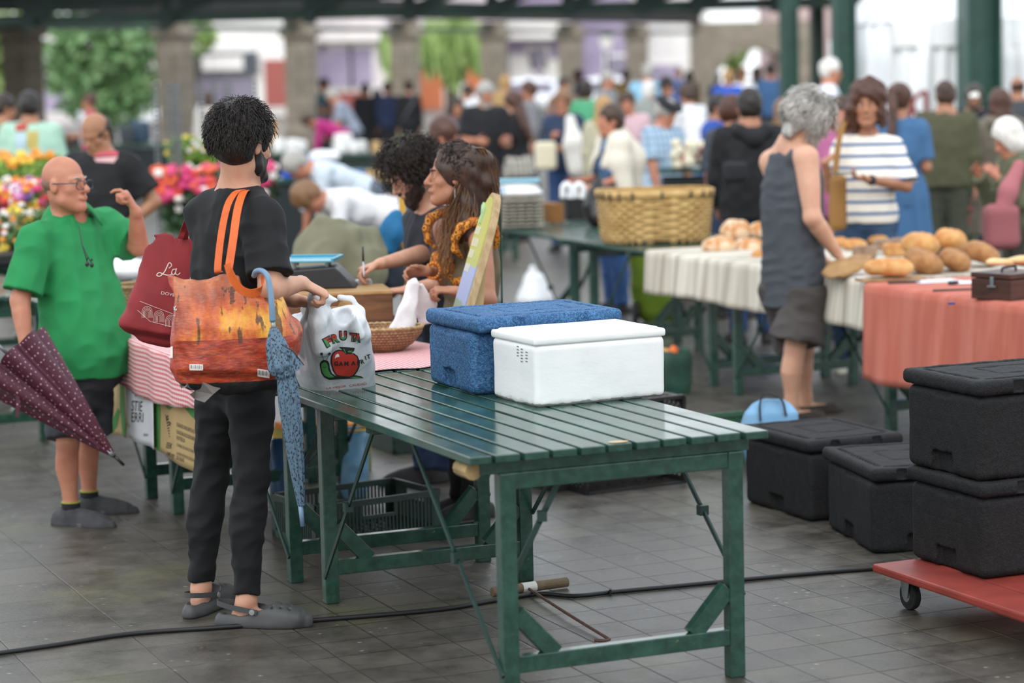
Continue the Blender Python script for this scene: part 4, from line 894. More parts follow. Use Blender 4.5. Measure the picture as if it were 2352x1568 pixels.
def tk(v,J):
    for sg in (1,-1):
        v.loft(J['s'+('R' if sg>0 else 'L')]+J['r']*sg*.05-J['up']*.13-J['fb']*.03,J['s'+('R' if sg>0 else 'L')]+J['r']*sg*.07+J['up']*.12-J['fb']*.03,J['r'],[0,.3,1],[.06,.105,.1],[.09,.13,.12],k=.01,sub=True)
shirt(J,p,TANK,'tank_top',sleeve=0,hem=-.1,ease=.012,h=.0085,wr=.006,seed=44,armhole=True,neck=.94,drape=.012,extra=tk)
trousers(J,p,cloth('shorts_brown','#4a4543','#413c3a',ns=7),'shorts',length=.86,ease=.03,h=.009,top=.05,wr=.005,seed=48,wide=.035)
for q in 'RL': shoe(J,q,p,M('sandal','#3a332d',.8),M('sole_dark','#151414',.8),top=.045,L=.27)
hair(J,p,HAIR['grey'],'long',h=.009,vol=1.0,amp=.008,length=.0,extra=lambda v,P,s: v.cap(P(-.07,.0,-.06),P(-.05,.07,-.1),.03,.03,.02))
strands('hair_strand',scalp(J,420,.19,.022,(.01,1.0),15,ok=lambda q:q[1]<.05 and q[2]>-.07+.6*max(0,q[1]),grav=.45,vol=1.05,follow=.75,steps=10,whorl=(0,.3,.95)),M('hair_strand_grey','#8d8982',.45,'#ded9d2',9),p,.0035)
beard(J,p,HAIR['grey'],.008,.007,long=.015,amp=.004)
# --- woman in the striped top with a phone
J=stand(2.16,14.8,352,1.79,'f')
setj(J,pel=(1990,512,14.86),neck=(1994,306,14.84),hc=(1990,241,14.78),sR=(1938,338,14.84),sL=(2050,338,14.8),eR=(1908,432,14.86),wR=(1894,372,14.66),eL=(2082,428,14.7),wL=(1992,412,14.5))
J.update(dR=nrm((.5,.2,.3)),pR=nrm((.6,.3,-.3)),dL=nrm((-.9,-.2,.2)),pL=nrm((0,0,1.)),hs=1.04,s=1.02); sethead(J,350,4,2)
p=person('woman in a blue and white striped top holding a phone behind the bread table',J)
body(J,p,SK['tan'],.0085,hands=dict(R=dict(curl=60),L=dict(curl=40)))
def stripes(name,c1,c2,per,duty,axis=2,ang=0):
    t=NT(name); X,Y,Z=t.sep(t.co(rot=(0,ang,0))); f=t.math('FRACT',t.math('DIVIDE',(X,Y,Z)[axis],per)); t.col(t.mix(t.math('GREATER_THAN',f,1-duty),lin(c1),lin(c2))); t.set(Roughness=.9); return t.m
shirt(J,p,stripes('stripe_blue','#ece6da','#2d5f93',.07,.27),'striped_top',sleeve=.92,hem=.02,ease=.018,h=.009,wr=.004,seed=54,bust=.03,cuff=.02,drape=.015,neck=.93)
trousers(J,p,cloth('denim_mid','#35506e','#2c4560',ns=9),length=2.02,h=.011,wide=.02,seed=58)
for q in 'RL': shoe(J,q,p,M('sneaker_pale','#c9c4b4',.8),M('sole_pale','#d8d5cc',.8),L=.26)
hair(J,p,HAIR['auburn'],'bob',h=.008,vol=2.6,amp=.012,extra=lambda v,P,s:[v.ell(P(q*.085,-.01,-.06),A(.04,.06,.1)*s,J['hR'],.02) for q in(-1,1)]+[v.ell(P(0,.11,-.04),A(.055,.09,.1)*s,J['hR'],.012,sub=True)])
eyes(J,p,brow=HAIR['auburn'],bw=.007)
u,v_,_=frame(J['wL']-J['eL']); wt=J['wL']+nrm(J['eL']-J['wL'])*.035
m=MB().lathe(wt,[(.031,-.012),(.033,0),(.031,.012)],18,ax=J['wL']-J['eL']).build('watch_strap',M('rubber_black','#15161a',.5),p); MB().box(wt+A(0,-.036,0),(.03,.012,.034)).build('watch_face',M('rubber_black','#15161a',.5),m,bevel=.003)
ph=D(1938,398,14.42); t=thing('phone','dark phone in the hand of the woman with the striped top','phone',ph); MB().box(ph,(.15,.075,.009),rax((0,0,1),-.2)).build('case',M('phone_case','#5c5f55',.4),t,bevel=.003); MB().box(ph+A(0,0,.005),(.14,.068,.003),rax((0,0,1),-.2)).build('screen',M('phone_glass','#14161a',.1),t)
P6J=J
# ---------------------------------------------------------------- market tables
def paint():
    t=NT('green_paint'); co=t.co(); n=t.noise(t.co(rot=(0,0,-ANG),scale=(6,1,6)),5,5,.6)
    c=t.mix(t.ramp(n,[(.35,0.),(.7,1.)]),lin('#1f3d32'),lin('#2f5245')); c=t.mix(t.ramp(t.noise(co,2.2,4),[(.5,0.),(.7,.5)]),c,lin('#4a7364'))
    ch=t.ramp(t.noise(co,38,4,.7),[(.69,0.),(.73,.8)]); c=t.mix(ch,c,lin('#8c8157')); t.col(c); t.set(Roughness=t.ramp(t.noise(co,3,4),[(.3,.1),(.7,.24)]),Specular_IOR_Level=.65); t.bump(n,.06,.003); return t.m
PAINT=paint(); WORN=M('worn_wood','#a88f63',.8,'#7f6b48',20)
def table(label,u0,v0,group='green slatted market tables',struts=True,detail=True,W=1.007,L=2.0,full=True):
    base=T(u0,v0); t=thing('market_table',label,'table',base,group); X=lambda u,v,z: T(u0+u,v0+v,z)
    m=MB(); k=0
    us=[(.0,.07)]+[(.0815+.0931*i,.0815+.0931*i+.079) for i in range(10)]
    for a,b in us: m.box(X((a+b)/2,L/2+.004*math.sin(k*3.),.7675),(b-a,L+.006*math.sin(k*7.),.025),RTAB); k+=1
    m.build('tabletop',PAINT,t,bevel=.0035)
    for v in (.075,L*.5,L-.2): MB().box(X(W/2,v,.735),(W-.1,.06,.04),RTAB).build('bearer',PAINT,t,bevel=.003)
    for v in (.06,L-.315):
        for u in (.135,.905): MB().box(X(u,v,.358),(.052,.048,.716),RTAB).build('leg',PAINT,t,bevel=.004)
        MB().box(X(.52,v,.13),(.72,.04,.052),RTAB).build('stretcher',PAINT,t,bevel=.003); MB().box(X(.52,v,.69),(.72,.04,.05),RTAB).build('apron',PAINT,t,bevel=.003)
        for u,q in ((.16,1),(.88,-1)): MB().bar(X(u,v,.285),X(u+q*.125,v,.15),.055,.036,TV).build('corner_brace',PAINT,t,bevel=.003)
    if struts:
        for u,(v1,v2) in ((.105,(.04,.71)),(.93,(.04,.56)),(.105,(1.66,1.03)),(.93,(1.66,1.1))):
            a=X(u,v1,.1 if u<.5 else .26); b=X(u-.02,v2,.74); c=a*.52+b*.48; m=MB(); m.bar(a,c+(b-a)*.03,.017,.007,TU); m.bar(c-(b-a)*.02,b,.017,.007,TU); m.box(c,(.03,.028,.032),RTAB); m.build('strut',GREEND,t)
        a=X(.17,.085,.4); b=X(.36,.085,.735); c=(a+b)/2; m=MB(); m.bar(a,c+(b-a)*.08,.018,.007,TV); m.bar(c-(b-a)*.06,b,.018,.007,TV); m.box(c,(.03,.03,.03)); m.build('strut',GREEND,t)
    return t
table('green slatted wooden table holding the blue and white cool boxes',0,0)
table('green slatted table under the red gingham cloth',0,2.03)
table('green slatted table under the coral pink cloth',3.86,1.98)
table('green slatted table under the linen cloth with loaves',3.90,4.02)
table('green slatted table with the big wicker basket on it',3.96,6.06)
table('green slatted table carrying the stack of egg trays',4.02,8.12)
# chipped corner of the near table: bare wood block under the corner
o=MB().lathe(T(.03,.1,.728),[(.0,-.05),(.026,-.05),(.026,.05),(.0,.05)],12,ax=TV).build('bearer_end',WORN); o.parent=bpy.data.objects['market_table']; o.data.transform(Matrix.Translation(-Vector(T(0,0))))
# leaf chip on the table end
o=MB().poly([T(.5+.035*math.cos(a),.035+.02*math.sin(a),.7815) for a in np.linspace(0,2*PI,9)[:-1]]).build('dry_leaf',M('leaf_dry','#c3aa84',.8)); tag(o,'small dry tan leaf chip on the near end of the table','leaf')
# ---------------------------------------------------------------- foam cool boxes
def eps(name,c1,c2,c3):
    t=NT(name); co=t.co(); a=t.vor(co,230,out='Color'); sx=t.sep(a); c=t.ramp(sx[0],[(0,lin(c1)),(.5,lin(c2)),(1,lin(c3))]); c=t.mix(t.ramp(t.noise(co,5,4),[(.3,.0),(.75,.5)]),c,lin(c1)); t.col(c); t.set(Roughness=.75,Specular_IOR_Level=.3); t.bump(t.vor(co,230),.4,.003); return t.m
EBLUE=eps('foam_blue','#27486f','#3a628c','#5585ad'); EBLK=eps('foam_black','#141415','#1c1c1d','#262627')
def coolbox(label,c,a,L,W,H,mat,h=.006,lidrot=0,lidoff=(0,0),name='cool_box',group=None,print_=True):
    e1=A(math.cos(a),math.sin(a),0); e2=A(-e1[1],e1[0],0); c=A(c); t=thing(name,label,'cool box',c+e1*L/2+e2*W/2,group); R=rz(a); ce=c+e1*L/2+e2*W/2
    v=Vol(c+A(-.5,-.3,-.02)-.3,c+A(.9,.9,H+.1),h); HB=H-.055
    v.rbox(ce+ZUP*HB/2,(L/2-.006,W/2-.006,HB/2),R,.028)
    for q,ax,D_ in ((1,e1,L),(-1,e1,L)): v.rbox(ce+ax*q*D_/2+ZUP*.03,(.03,.062,.045),R,.012,sub=True)
    for q in (-1,1): v.rbox(ce+e2*q*W/2+ZUP*.03,(.06,.03,.045),R,.012,sub=True)
    for q in (-1,1): v.rbox(ce+e2*q*(W/2-.003)+e1*.14+ZUP*(HB-.012),(.05,.012,.012),R,.004,sub=True); v.rbox(ce+e1*q*(L/2-.003)+ZUP*(HB-.012),(.012,.05,.012),R,.004,sub=True)
    if print_: v.rbox(ce-e1*(L/2-.002)+e2*.02+ZUP*(HB*.62),(.006,.12,.002),R,.001,sub=True); v.rbox(ce-e1*(L/2-.002)+e2*.02+ZUP*(HB*.84),(.005,.12,.0015),R,.001,sub=True)
    v.warp(lambda P: .0012*wob(P,240,3)+.0015*wob(P,60,4)); v.build('body',mat,t,relax=0 if h<.0065 else 1)
    R2=rz(a+lidrot); l1=R2@A(1,0,0); l2=R2@A(0,1,0); lc=ce+A(lidoff[0],lidoff[1],0)+ZUP*(H-.0275)
    v=Vol(lc-A(.6,.6,.06),lc+A(.6,.6,.06),h*.85); v.rbox(lc,(L/2+.006,W/2+.006,.0265),R2,.02)
    for q in (-1,1):
        v.rbox(lc+l2*q*(W/2-.045)+ZUP*.0265,(L/2-.06,.009,.011),R2,.002,sub=True); v.rbox(lc+l1*q*(L/2-.045)+ZUP*.0265,(.009,W/2-.07,.011),R2,.002,sub=True)
        v.rbox(lc+l2*q*(W*.18)+l1*.03+ZUP*.0265,(L*.22,.005,.008),R2,.001,sub=True); v.rbox(lc+l1*(.03+q*L*.22)+ZUP*.0265,(.005,W*.18,.008),R2,.001,sub=True)
        v.rbox(lc-l2*(W/2+.004)+l1*q*L*.22,(.022,.012,.02),R2,.004,sub=True)
    v.warp(lambda P: .001*wob(P,240,3)+.0012*wob(P,60,4)); v.build('lid',mat,t,relax=0 if h<.0065 else 1); return t
coolbox('blue speckled foam cool box with lid set askew on the green table',A(-.146,8.328,.78),.39,.565,.445,.275,EBLUE,.0052,.05,(.012,-.012))
# white polystyrene box
c0=A(.075,8.0,.78); a=.45; e1=A(math.cos(a),math.sin(a),0); e2=A(-e1[1],e1[0],0); ce=c0+e1*.252+e2*.172; R=rz(a)
def wfoam():
    t=NT('foam_white'); co=t.co(); c=t.mix(t.ramp(t.noise(co,6,5),[(.4,0.),(.75,.6)]),lin('#eef0ee'),lin('#dfe3e1')); Z=t.sep(co)[2]; n=t.math('ADD',t.math('MULTIPLY',t.noise(co,22,4),.03),-.005)
    g=t.math('LESS_THAN',Z,n); c=t.mix(t.math('MULTIPLY',g,.75),c,lin('#77756f')); t.col(c); t.set(Roughness=.6,Specular_IOR_Level=.3); t.bump(t.noise(t.co(scale=(1,1,2.4)),12,4,.6),.25,.006); return t.m
t=thing('foam_box','white polystyrene box with scuffed bottom edge on the green table','box',ce); WF=wfoam()
v=Vol(ce-A(.4,.4,.02),ce+A(.4,.4,.25),.0052); v.rbox(ce+ZUP*.105,(.25,.17,.107),R,.022); v.warp(lambda P: .0012*wob(P,30,2)+np.where(P[2]<.80,.0015*wob(P,110,5),0)); bo=v.build('body',WF,t,relax=1)
v=Vol(ce-A(.4,.4,0)+ZUP*.17,ce+A(.4,.4,.27),.005); v.rbox(ce+ZUP*.222,(.252,.172,.014),R,.007); v.rbox(ce+ZUP*.237,(.232,.152,.005),R,.004,k=.004); v.warp(lambda P: .0005*wob(P,30,2)); v.build('lid',WF,t,relax=1)
INK=M('ink_grey','#6a6d70',.7); its=[]
for i,(x,y,n) in enumerate(((1190,802,4),(1199,808,5),(1210,815,4))):
    for k in range(n): its.append(([(x-2.6,y+k*7-8),(x+2.2,y+k*7-7),(x+2.2,y+k*7-4.6),(x-2.6,y+k*7-5.6)],0,0))
decal('printed_mark',its,bo,[INK],.001,t)
# black cool boxes on the floor and on the trolley
B_=T(2.38,2.06); coolbox('black foam cool box on the floor with the blue bag behind it',T(2.39,2.12),ANG,.46,.57,.345,EBLK,.0075,group=None)
coolbox('black foam cool box on the floor, angled, lid tilted, next to the red trolley',T(2.26,1.43),ANG-.24,.42,.6,.34,EBLK,.0075,.03)
coolbox('lower black foam cool box of the two stacked on the red trolley',A(*T(1.965,.255)[:2],.152),ANG,.58,.46,.335,EBLK,.0065)
coolbox('upper black foam cool box of the two stacked on the red trolley',A(*T(1.955,.262)[:2],.487),ANG,.58,.46,.345,EBLK,.0065)
# red trolley
RED=M('red_paint','#7e2f26',.5,'#93392d',6,4,bs=40,bst=.2); t=thing('platform_trolley','red wooden platform trolley on castors under the black boxes','trolley',T(2.2,-.1))
m=MB()
for i in range(5): m.box(T(1.80+.09+.185*i,-.06,.135),(.178,1.5,.03),RTAB)
m.build('deck',RED,t,bevel=.008)
m=MB(); m.box(T(2.25,.5,.108),(.7,.09,.025),RTAB).box(T(2.25,-.6,.108),(.7,.09,.025),RTAB); m.build('cross_bar',RED,t,bevel=.003)
STEEL=M('zinc','#9ba0a0',.4,'#7f8585',12,metal=.7); RUB=M('rubber_tyre','#1b1b1d',.7)
for u,v_ in ((1.885,.575),(2.6,.575),(1.885,-.65)):
    c=T(u,v_,.05); m=MB()
    for q in (-1,1): m.prism([(-.03,.075),(.03,.075),(.016,-.005),(-.016,-.005)],c+TU*(q*.022-.0015),TV,ZUP,TU,.003)
    m.box(c+ZUP*.0745,(.07,.07,.004),RTAB); f=m.build('castor_fork',STEEL,t); w_=MB().lathe(c-TU*.016,[(.0,0),(.03,0),(.034,.002),(.048,.003),(.05,.008),(.05,.024),(.048,.029),(.034,.03),(.03,.032),(0,.032)],28,ax=TU).build('castor_wheel',RUB,f,smooth=False); MB().lathe(c-TU*.018,[(0,0),(.022,0),(.022,.036),(0,.036)],16,ax=TU).build('hub',STEEL,t)
# blue bag behind the boxes
c=D(1768,950,11.2); c[2]=.27; t=thing('lunch_bag','light blue soft bag with dark handles behind the black box','bag',c-ZUP*.27)
v=Vol(c-.3,c+.3,.008); v.loft(c-ZUP*.27,c+ZUP*.06,(1,.1,0),[0,.5,.85,1],[.12,.135,.115,.07],[.09,.09,.06,.02],p=2.6,k=.01); v.warp(lambda P:.008*wob(P,28,4)+.003*wob(P,70,5)); v.build('body',cloth('bag_sky','#6f9fc4','#86b1d1'),t)
m=MB(); ribbon(m,spl([c+A(-.05,-.07,-.02),c+A(-.05,-.05,.06),c+A(-.02,-.04,.105),c+A(.05,-.04,.075),c+A(.07,-.06,.0)],6),.022,.006,(.3,1,0)); m.build('handle',M('webbing_dark','#2b2826',.8),t)
# ---------------------------------------------------------------- cable and hook on the floor
m=MB(); P=spl([G(x,y,.009) for x,y in ((-60,1508),(120,1482),(300,1455),(510,1440),(720,1424),(1000,1400),(1150,1376),(1240,1363),(1320,1368),(1420,1358),(1560,1345),(1800,1322),(2020,1304),(2200,1292),(2420,1275))],10); m.tube(P,.0085,8); o=m.build('cable',M('cable_black','#161617',.5),smooth=True); tag(o,'long black cable lying across the floor under the green table','cable')
MB().box(G(1402,1359,.012),(.008,.03,.024)).build('cable_clip',M('cable_black','#161617',.5),o)
a=G(1130,1360,.022); b=G(1303,1336,.022); t=thing('hook_pole','T shaped wooden handle with a thin rusty hook rod lying on the floor','hook',(a+b)/2-ZUP*.022)
MB().tube(A([a,a*.5+b*.5,b]),.0185,12).build('handle',M('wood_handle','#7d6a50',.8,'#5f4f3b',14,stretch=(1,1,1)),t,smooth=False,bevel=.003); mid=a*.52+b*.48; MB().lathe(mid-nrm(b-a)*.028,[(0,0),(.0195,0),(.0195,.056),(0,.056)],14,ax=b-a).build('tape',M('tape_white','#d9d8d2',.7),t)
p1=G(1215,1352,.02); p2=G(1305,1410,.022); p3=G(1400,1468,.012); MB().tube(spl([p1,p2,p3],6),.0055,8).tube(spl([p3,p3+A(-.02,-.02,0),p3+A(-.05,-.01,0)],5),.0055,8).build('rod',M('rust','#4c352a',.7,'#5f4334',40),t,smooth=True)
# ---------------------------------------------------------------- crates
def crate(label,o,e1,e2,h,mat,style='slot',group=None,name='plastic_crate',up=ZUP,pitch=.022):
    o=A(o);e1=A(e1);e2=A(e2); L1=np.linalg.norm(e1);L2=np.linalg.norm(e2); d1=e1/L1;d2=e2/L2; t=thing(name,label,'crate',o+e1/2+e2/2 if up is ZUP else o,group)
    def wall(p,d,L,n):
        m=MB(); Rw=np.stack([d,n,up],1); bx=lambda x,z,w,hh,th=.008: m.box(p+d*x+up*z,(w,th,hh),Rw)
        bx(L/2,h-.0125,L,.025,.016); bx(L/2,.015,L,.03); bx(.015,h/2,.03,h); bx(L-.015,h/2,.03,h)
        if style=='slot':
            k=int(L/pitch)
            for i in range(1,k):
                x=L*i/k
                if abs(x-L/2)<.075: m.box(p+d*x+up*(h*.3),(pitch*.45,.006,h*.55),Rw)
                else: m.box(p+d*x+up*(h*.5),(pitch*.45,.006,h-.05),Rw)
            bx(L/2,h*.58,.16,.014); bx(L/2-.08,h*.75,.012,h*.4); bx(L/2+.08,h*.75,.012,h*.4)
        elif style=='lattice':
            k=int(L/.036)
            for i in range(-int(h/.036),k+1):
                for q in (0,1):
                    x0=L*i/k; xa,za=(x0,.02); xb,zb=(x0+h-.04,h-.02)
                    if xa<.02: za+=.02-xa; xa=.02
                    if xb>L-.02: zb-=xb-(L-.02); xb=L-.02
                    if xb-xa<.02: continue
                    if q: m.bar(p+d*(L-xa)+up*za,p+d*(L-xb)+up*zb,.005,.006,n)
                    else: m.bar(p+d*xa+up*za,p+d*xb+up*zb,.005,.006,n)
            bx(L/2,h/2,.03,h-.04,.007)
        else:
            for i in range(1,8): bx(L*i/8,h/2,.012,h)
            bx(L/2,h*.45,L,.012); bx(L/2,h*.75,L,.012); m.box(p+d*L/2+up*h/2+n*.003,(L-.02,.003,h-.03),Rw)
        m.build('side_wall',mat,t)
    wall(o,d1,L1,-d2); wall(o+e2,d1,L1,d2); wall(o,d2,L2,-d1); wall(o+e1,d2,L2,d1)
    m=MB(); Rb=np.stack([d1,d2,up],1)
    for i in range(int(L1/.045)): m.box(o+d1*(.0225+.045*i)+e2/2+up*.008,(.02,L2-.01,.008),Rb)
    for i in range(4): m.box(o+e1/2+d2*(L2*(i+.5)/4)+up*.008,(L1-.01,.02,.008),Rb)
    m.build('base',mat,t); return t
CG=M('crate_green','#1d2f29',.45,'#243a32',6); CK=M('crate_black','#171717',.5,'#211f1e',6)
a=G(725,1162,.18); b=G(1044,1119,.18); c=G(647,1130,.18); e1=b-a; e2=c-a; e2=e2-e1*(e2@e1)/(e1@e1); e2=nrm(e2)*.38; e1=nrm(e1)*.58
crate('dark green slotted plastic crate on the floor under the near table',A(a[0],a[1],.001),e1,e2,.18,CG,'slot',pitch=.017)
a=G(1273,1131); e1=nrm(G(1345,1122)-a)*.58; e2=A(-e1[1],e1[0],0)/np.linalg.norm(e1)*.38
crate('low black plastic crate on the floor left of the lattice crate',a+ZUP*.001,e1,e2,.13,CK,'bars')
a=G(1350,1138); d=nrm(G(1600,1106)-a); n=A(-d[1],d[0],0); crate('black lattice crate standing on its side under the table end',a+n*.2+ZUP*.001,d*.53,ZUP*.4,.2,CK,'lattice',up=-n)
a=G(1592,1078); crate('green crate standing behind the black lattice crate',a+ZUP*.001,TU*.5,TV*.36,.2,M('crate_green_light','#3c5f4c',.5),'bars')
a=G(905,1045); crate('dark crate on the floor behind the tables, beside another crate',a+ZUP*.001,TU*.5,TV*.35,.14,CG,'bars'); a=G(812,1002); crate('dark crate on the floor furthest behind the tables',a+A(0,.15,.001),TU*.5,TV*.35,.16,CG,'bars')
# blue shopping bags and a fruit box under the gingham table
def softbag(name,label,pb,pt,Yb,hw,th,mat,trim=None,seed=1,h=.009):
    a=A(pb); b=A(pt); t=thing(name,label,'bag',A(a[0],a[1],0)); v=Vol(np.minimum(a,b)-.4,np.maximum(a,b)+.4,h); v.loft(a,b,(1,.15,0),[0,.1,.5,.9,1],A(.9,1,1.02,1.05,1.08)*hw,A(.9,1,.95,.7,.55)*th,p=3,k=.01,flat=(0,1)); v.loft(a+(b-a)*.6,b+(b-a)*.1,(1,.15,0),[0,1],A(.7,.98)*hw,A(.2,.45)*th,p=3,k=.01,sub=True); v.warp(lambda P:.007*wob(P,24,seed)+.003*wob(P,60,seed+1)); v.build('body',mat,t)
    if trim: m=MB(); m.tube(A([b+A(math.cos(x)*hw*1.07,math.sin(x)*th*.55,0) for x in np.linspace(0,2*PI,24)]),.006,5); m.build('trim',trim,t)
    return t
BB=M('bag_blue','#5f8fae',.35,'#77a4bf',8,bs=60,bst=.3); YL=M('trim_yellow','#c9a233',.6)
p=G(808,1135); softbag('shopping_bag','light blue woven shopping bag with yellow edge under the gingham table',p+ZUP*.01,p+A(.005,0,.30),0,.075,.11,BB,YL)
p=G(655,1150); softbag('shopping_bag','dark blue shopping bag behind the leg of the near table',p+ZUP*.01,p+A(.0,.05,.28),0,.07,.1,M('bag_navy','#254b70',.4,'#1d3c5c',8),None,4)
p=G(740,1075); t=thing('fruit_box','yellow topped cardboard fruit box under the gingham table','box',p); MB().box(p+ZUP*.1,(.4,.3,.2),RTAB).build('body',M('card_yellow','#b98a2c',.8,'#7f8a3d',5),t); MB().box(p+ZUP*.21,(.38,.28,.03),RTAB).build('rim',M('card_orange','#c8742a',.8),t)
# ---------------------------------------------------------------- gingham cloth, banners and what is on the stall
def gingham():
    t=NT('gingham'); X,Y,Z=t.sep(t.co(rot=(0,0,-ANG))); per=.019
    st=lambda w: t.math('GREATER_THAN',t.math('FRACT',t.math('DIVIDE',w,per)),.5)
    geo=t.n('NewGeometry'); nz=t.math('ABSOLUTE',t.sep(geo.outputs['Normal'])[2]); fl=t.math('GREATER_THAN',nz,.6)
    a=st(Y); b=t.math('ADD',t.math('MULTIPLY',st(X),fl),t.math('MULTIPLY',st(Z),t.math('SUBTRACT',1.,fl)))
    s=t.math('MULTIPLY',t.math('ADD',a,b),.5); t.col(t.ramp(s,[(.0,lin('#efe6e2')),(.45,lin('#dd9a9c')),(.6,lin('#d99497')),(.95,lin('#b02632'))])); t.set(Roughness=.85); return t.m
GING=gingham()
def gcl(a,b):
    v=2.045+.012*math.sin(a*40)*(b<.02)+2.03*b; L=a*1.27-.24
    if L<0: return T(-.075+.006*math.sin(v*21),v,.787+L*(.74+.2*math.sin(v*2.2+.4)))
    return T(-.075+L,v,.7875+.003*math.sin(v*9)*math.sin(L*11))
o=MB().grid(gcl,60,80).build('gingham_cloth',GING,smooth=True,solid=.002); tag(o,'red and white gingham cloth over the stall table','tablecloth')
TAN=M('banner_tan','#b39a6a',.85,'#a58d60',5,bs=300,bst=.15); BGR=M('banner_green','#3f7a3a',.85); BWH=M('banner_white','#d9dcdf',.85,'#cbd0d4',4); BLKI=M('ink_black','#1b1c1e',.8); YLW=M('banner_yellow','#c9ae28',.85); RDD=M('banner_red','#7c3327',.85)
BW=.024
def panel(name,label,q,mat,uo,seed):
    P=[IP(x,y,T(uo,0),TU) for x,y in q]   # tl tr br bl
    def fn(a,b):
        p=(P[0]*(1-a)+P[1]*a)*(1-b)+(P[3]*(1-a)+P[2]*a)*b; return p+TU*(.006*math.sin(a*9+seed)*(.3+b))
    o=MB().grid(fn,26,14).build(name,mat,smooth=True,solid=.002); tag(o,label,'banner'); return o
cp=lambda x,y:(220+x/5.807,840+y/5.807)
b1=panel('banner','tan cloth banner with green shapes and black text on the stall front',[cp(770,0),cp(1480,160),cp(1440,1500),cp(780,1110)],TAN,-.045,0)
g=[([cp(735,60),cp(815,80),cp(870,560),cp(862,1140),cp(780,1112),cp(770,500)],0,0),([cp(870,110),cp(915,120),cp(930,270),cp(960,370),cp(1000,380),cp(1040,330),cp(1060,230),cp(1090,230),cp(1090,360),cp(1065,470),cp(1030,560),cp(985,585),cp(945,560),cp(915,420)],0,0),([cp(1060,210),cp(1390,320),cp(1385,770),cp(1280,670),cp(1190,560),cp(1120,440),cp(1090,340)],0,0),([cp(810,90),cp(875,120),cp(910,355),cp(845,345)],0,2),([cp(915,130),cp(1060,210),cp(1040,330),cp(1000,382),cp(955,370),cp(930,280)],1,2)]
g+=[(stroke([cp(935,650),cp(955,690),cp(950,720)],1.6),1,1)]+[(stroke([cp(940+6*i,700+34*i),cp(975+3*i,660+40*i)],2.2),1,1) for i in range(8)]+[(stroke([cp(985+12*i,740+10*i),cp(1000+10*i,800-i*30)],1.6),1,1) for i in range(2)]
g+=[(txt('EEK',*cp(988,1062),13,13,rot=-14),1,1),(txt('eek.org',*cp(1005,1185),15,18,rot=-24),1,1)]
for i,l in enumerate(('EUSKADIKO NEKAZARITZA ETA','ELIKADURA EKOLOGIKOAREN','KONTSEILUA','CONSEJO DE AGRICULTURA Y','ALIMENTACIÓN ECOLÓGICA','DE EUSKADI')): 
    w_=(43,42,19,42,41,17)[i]; x,y=cp(1085+w_*5.807/2,(830,925,990,1105,1205,1250)[i]+(0,0,-15,0,0,-10)[i]); g.append((txt(l,x,y,9,w_,rot=0,sk=-.42),1,1))
decal('print',g,b1,[BGR,BLKI,BWH],.002,sub=6)
b3=panel('banner','partly hidden tan and green banner beside the man in green',[cp(300,100),cp(480,140),cp(430,960),cp(60,870)],TAN,-.035,2)
decal('print',[([cp(330,60),cp(360,60),cp(420,960),cp(360,940),cp(325,500)],0,0),([cp(300,560),cp(330,600),cp(290,800),cp(230,900),cp(190,890),cp(180,800)],0,0),([cp(65,795),cp(160,800),cp(120,870),cp(90,880)],0,0)],b3,[BGR],.002,sub=6)
b2=panel('banner','white cloth banner with a yellow drawing and hand lettered text',[cp(380,0),cp(760,60),cp(785,1110),cp(420,960)],BWH,-.06,1)
decal('print',[([cp(470,0),cp(545,0),cp(550,240),cp(520,270),cp(490,200)],0,1),([cp(545,0),cp(632,0),cp(632,395),cp(535,400),cp(525,260),cp(550,170)],1,0),([cp(520,200),cp(632,240),cp(632,280),cp(520,255)],2,2),(stroke([cp(545,0),cp(550,170),cp(525,260),cp(535,400),cp(632,395)],1.6),3,3),(stroke([cp(548,185),cp(632,205)],1.2),3,3),(stroke([cp(530,255),cp(632,275)],1.2),3,3),([cp(488,345),cp(525,360),cp(525,375),cp(488,355)],2,3)]+[(stroke([cp(560+18*i,160),cp(566+18*i,195)],1),3,3) for i in range(4)]+[(stroke([cp(590+14*i,370),cp(594+14*i,395)],1),3,3) for i in range(3)]+[(txt('STIE',*cp(556,535),24,25,rot=-4),1,3),(txt('ERRI',*cp(562,685),22,27,rot=-2),1,3),(txt('U',*cp(455,800),5,3),1,3),(txt('2024',*cp(672,918),6,11),1,3)],b2,[YLW,RDD,M('banner_orange','#b98a2e',.85),BLKI],.002,sub=6)
# bowl
STRAW=None
def weave(name,c1,c2,sx,sz):
    t=NT(name); co=t.co(); X,Y,Z=t.sep(co); an=t.math('ARCTAN2',Y,X); w=t.math('SINE',t.math('ADD',t.math('MULTIPLY',an,sx),t.math('MULTIPLY',t.math('FLOOR',t.math('MULTIPLY',Z,sz)),PI))); r=t.math('SINE',t.math('MULTIPLY',Z,sz*2*PI)); h=t.math('ADD',t.math('MULTIPLY',w,.5),t.math('MULTIPLY',r,.5)); n=t.noise(co,40,4)
    t.col(t.mix(t.ramp(t.math('ADD',t.math('MULTIPLY',h,.35),n),[(.2,0.),(.8,1.)]),lin(c2),lin(c1))); t.set(Roughness=.8); t.bump(h,.8,.004); return t.m
c=A(*G(882,806,.787)[:2],.788); t=thing('straw_bowl','wide woven straw bowl on the gingham cloth','bowl',c)
m=MB(); m.lathe(c,[(.0,.002),(.075,.0),(.12,.03),(.155,.072),(.163,.098),(.158,.1),(.148,.085),(.11,.04),(.06,.014),(0,.012)],56,sy=.8); m.build('bowl',weave('straw','#a9825c','#6e4d33',46,90),t,smooth=True)
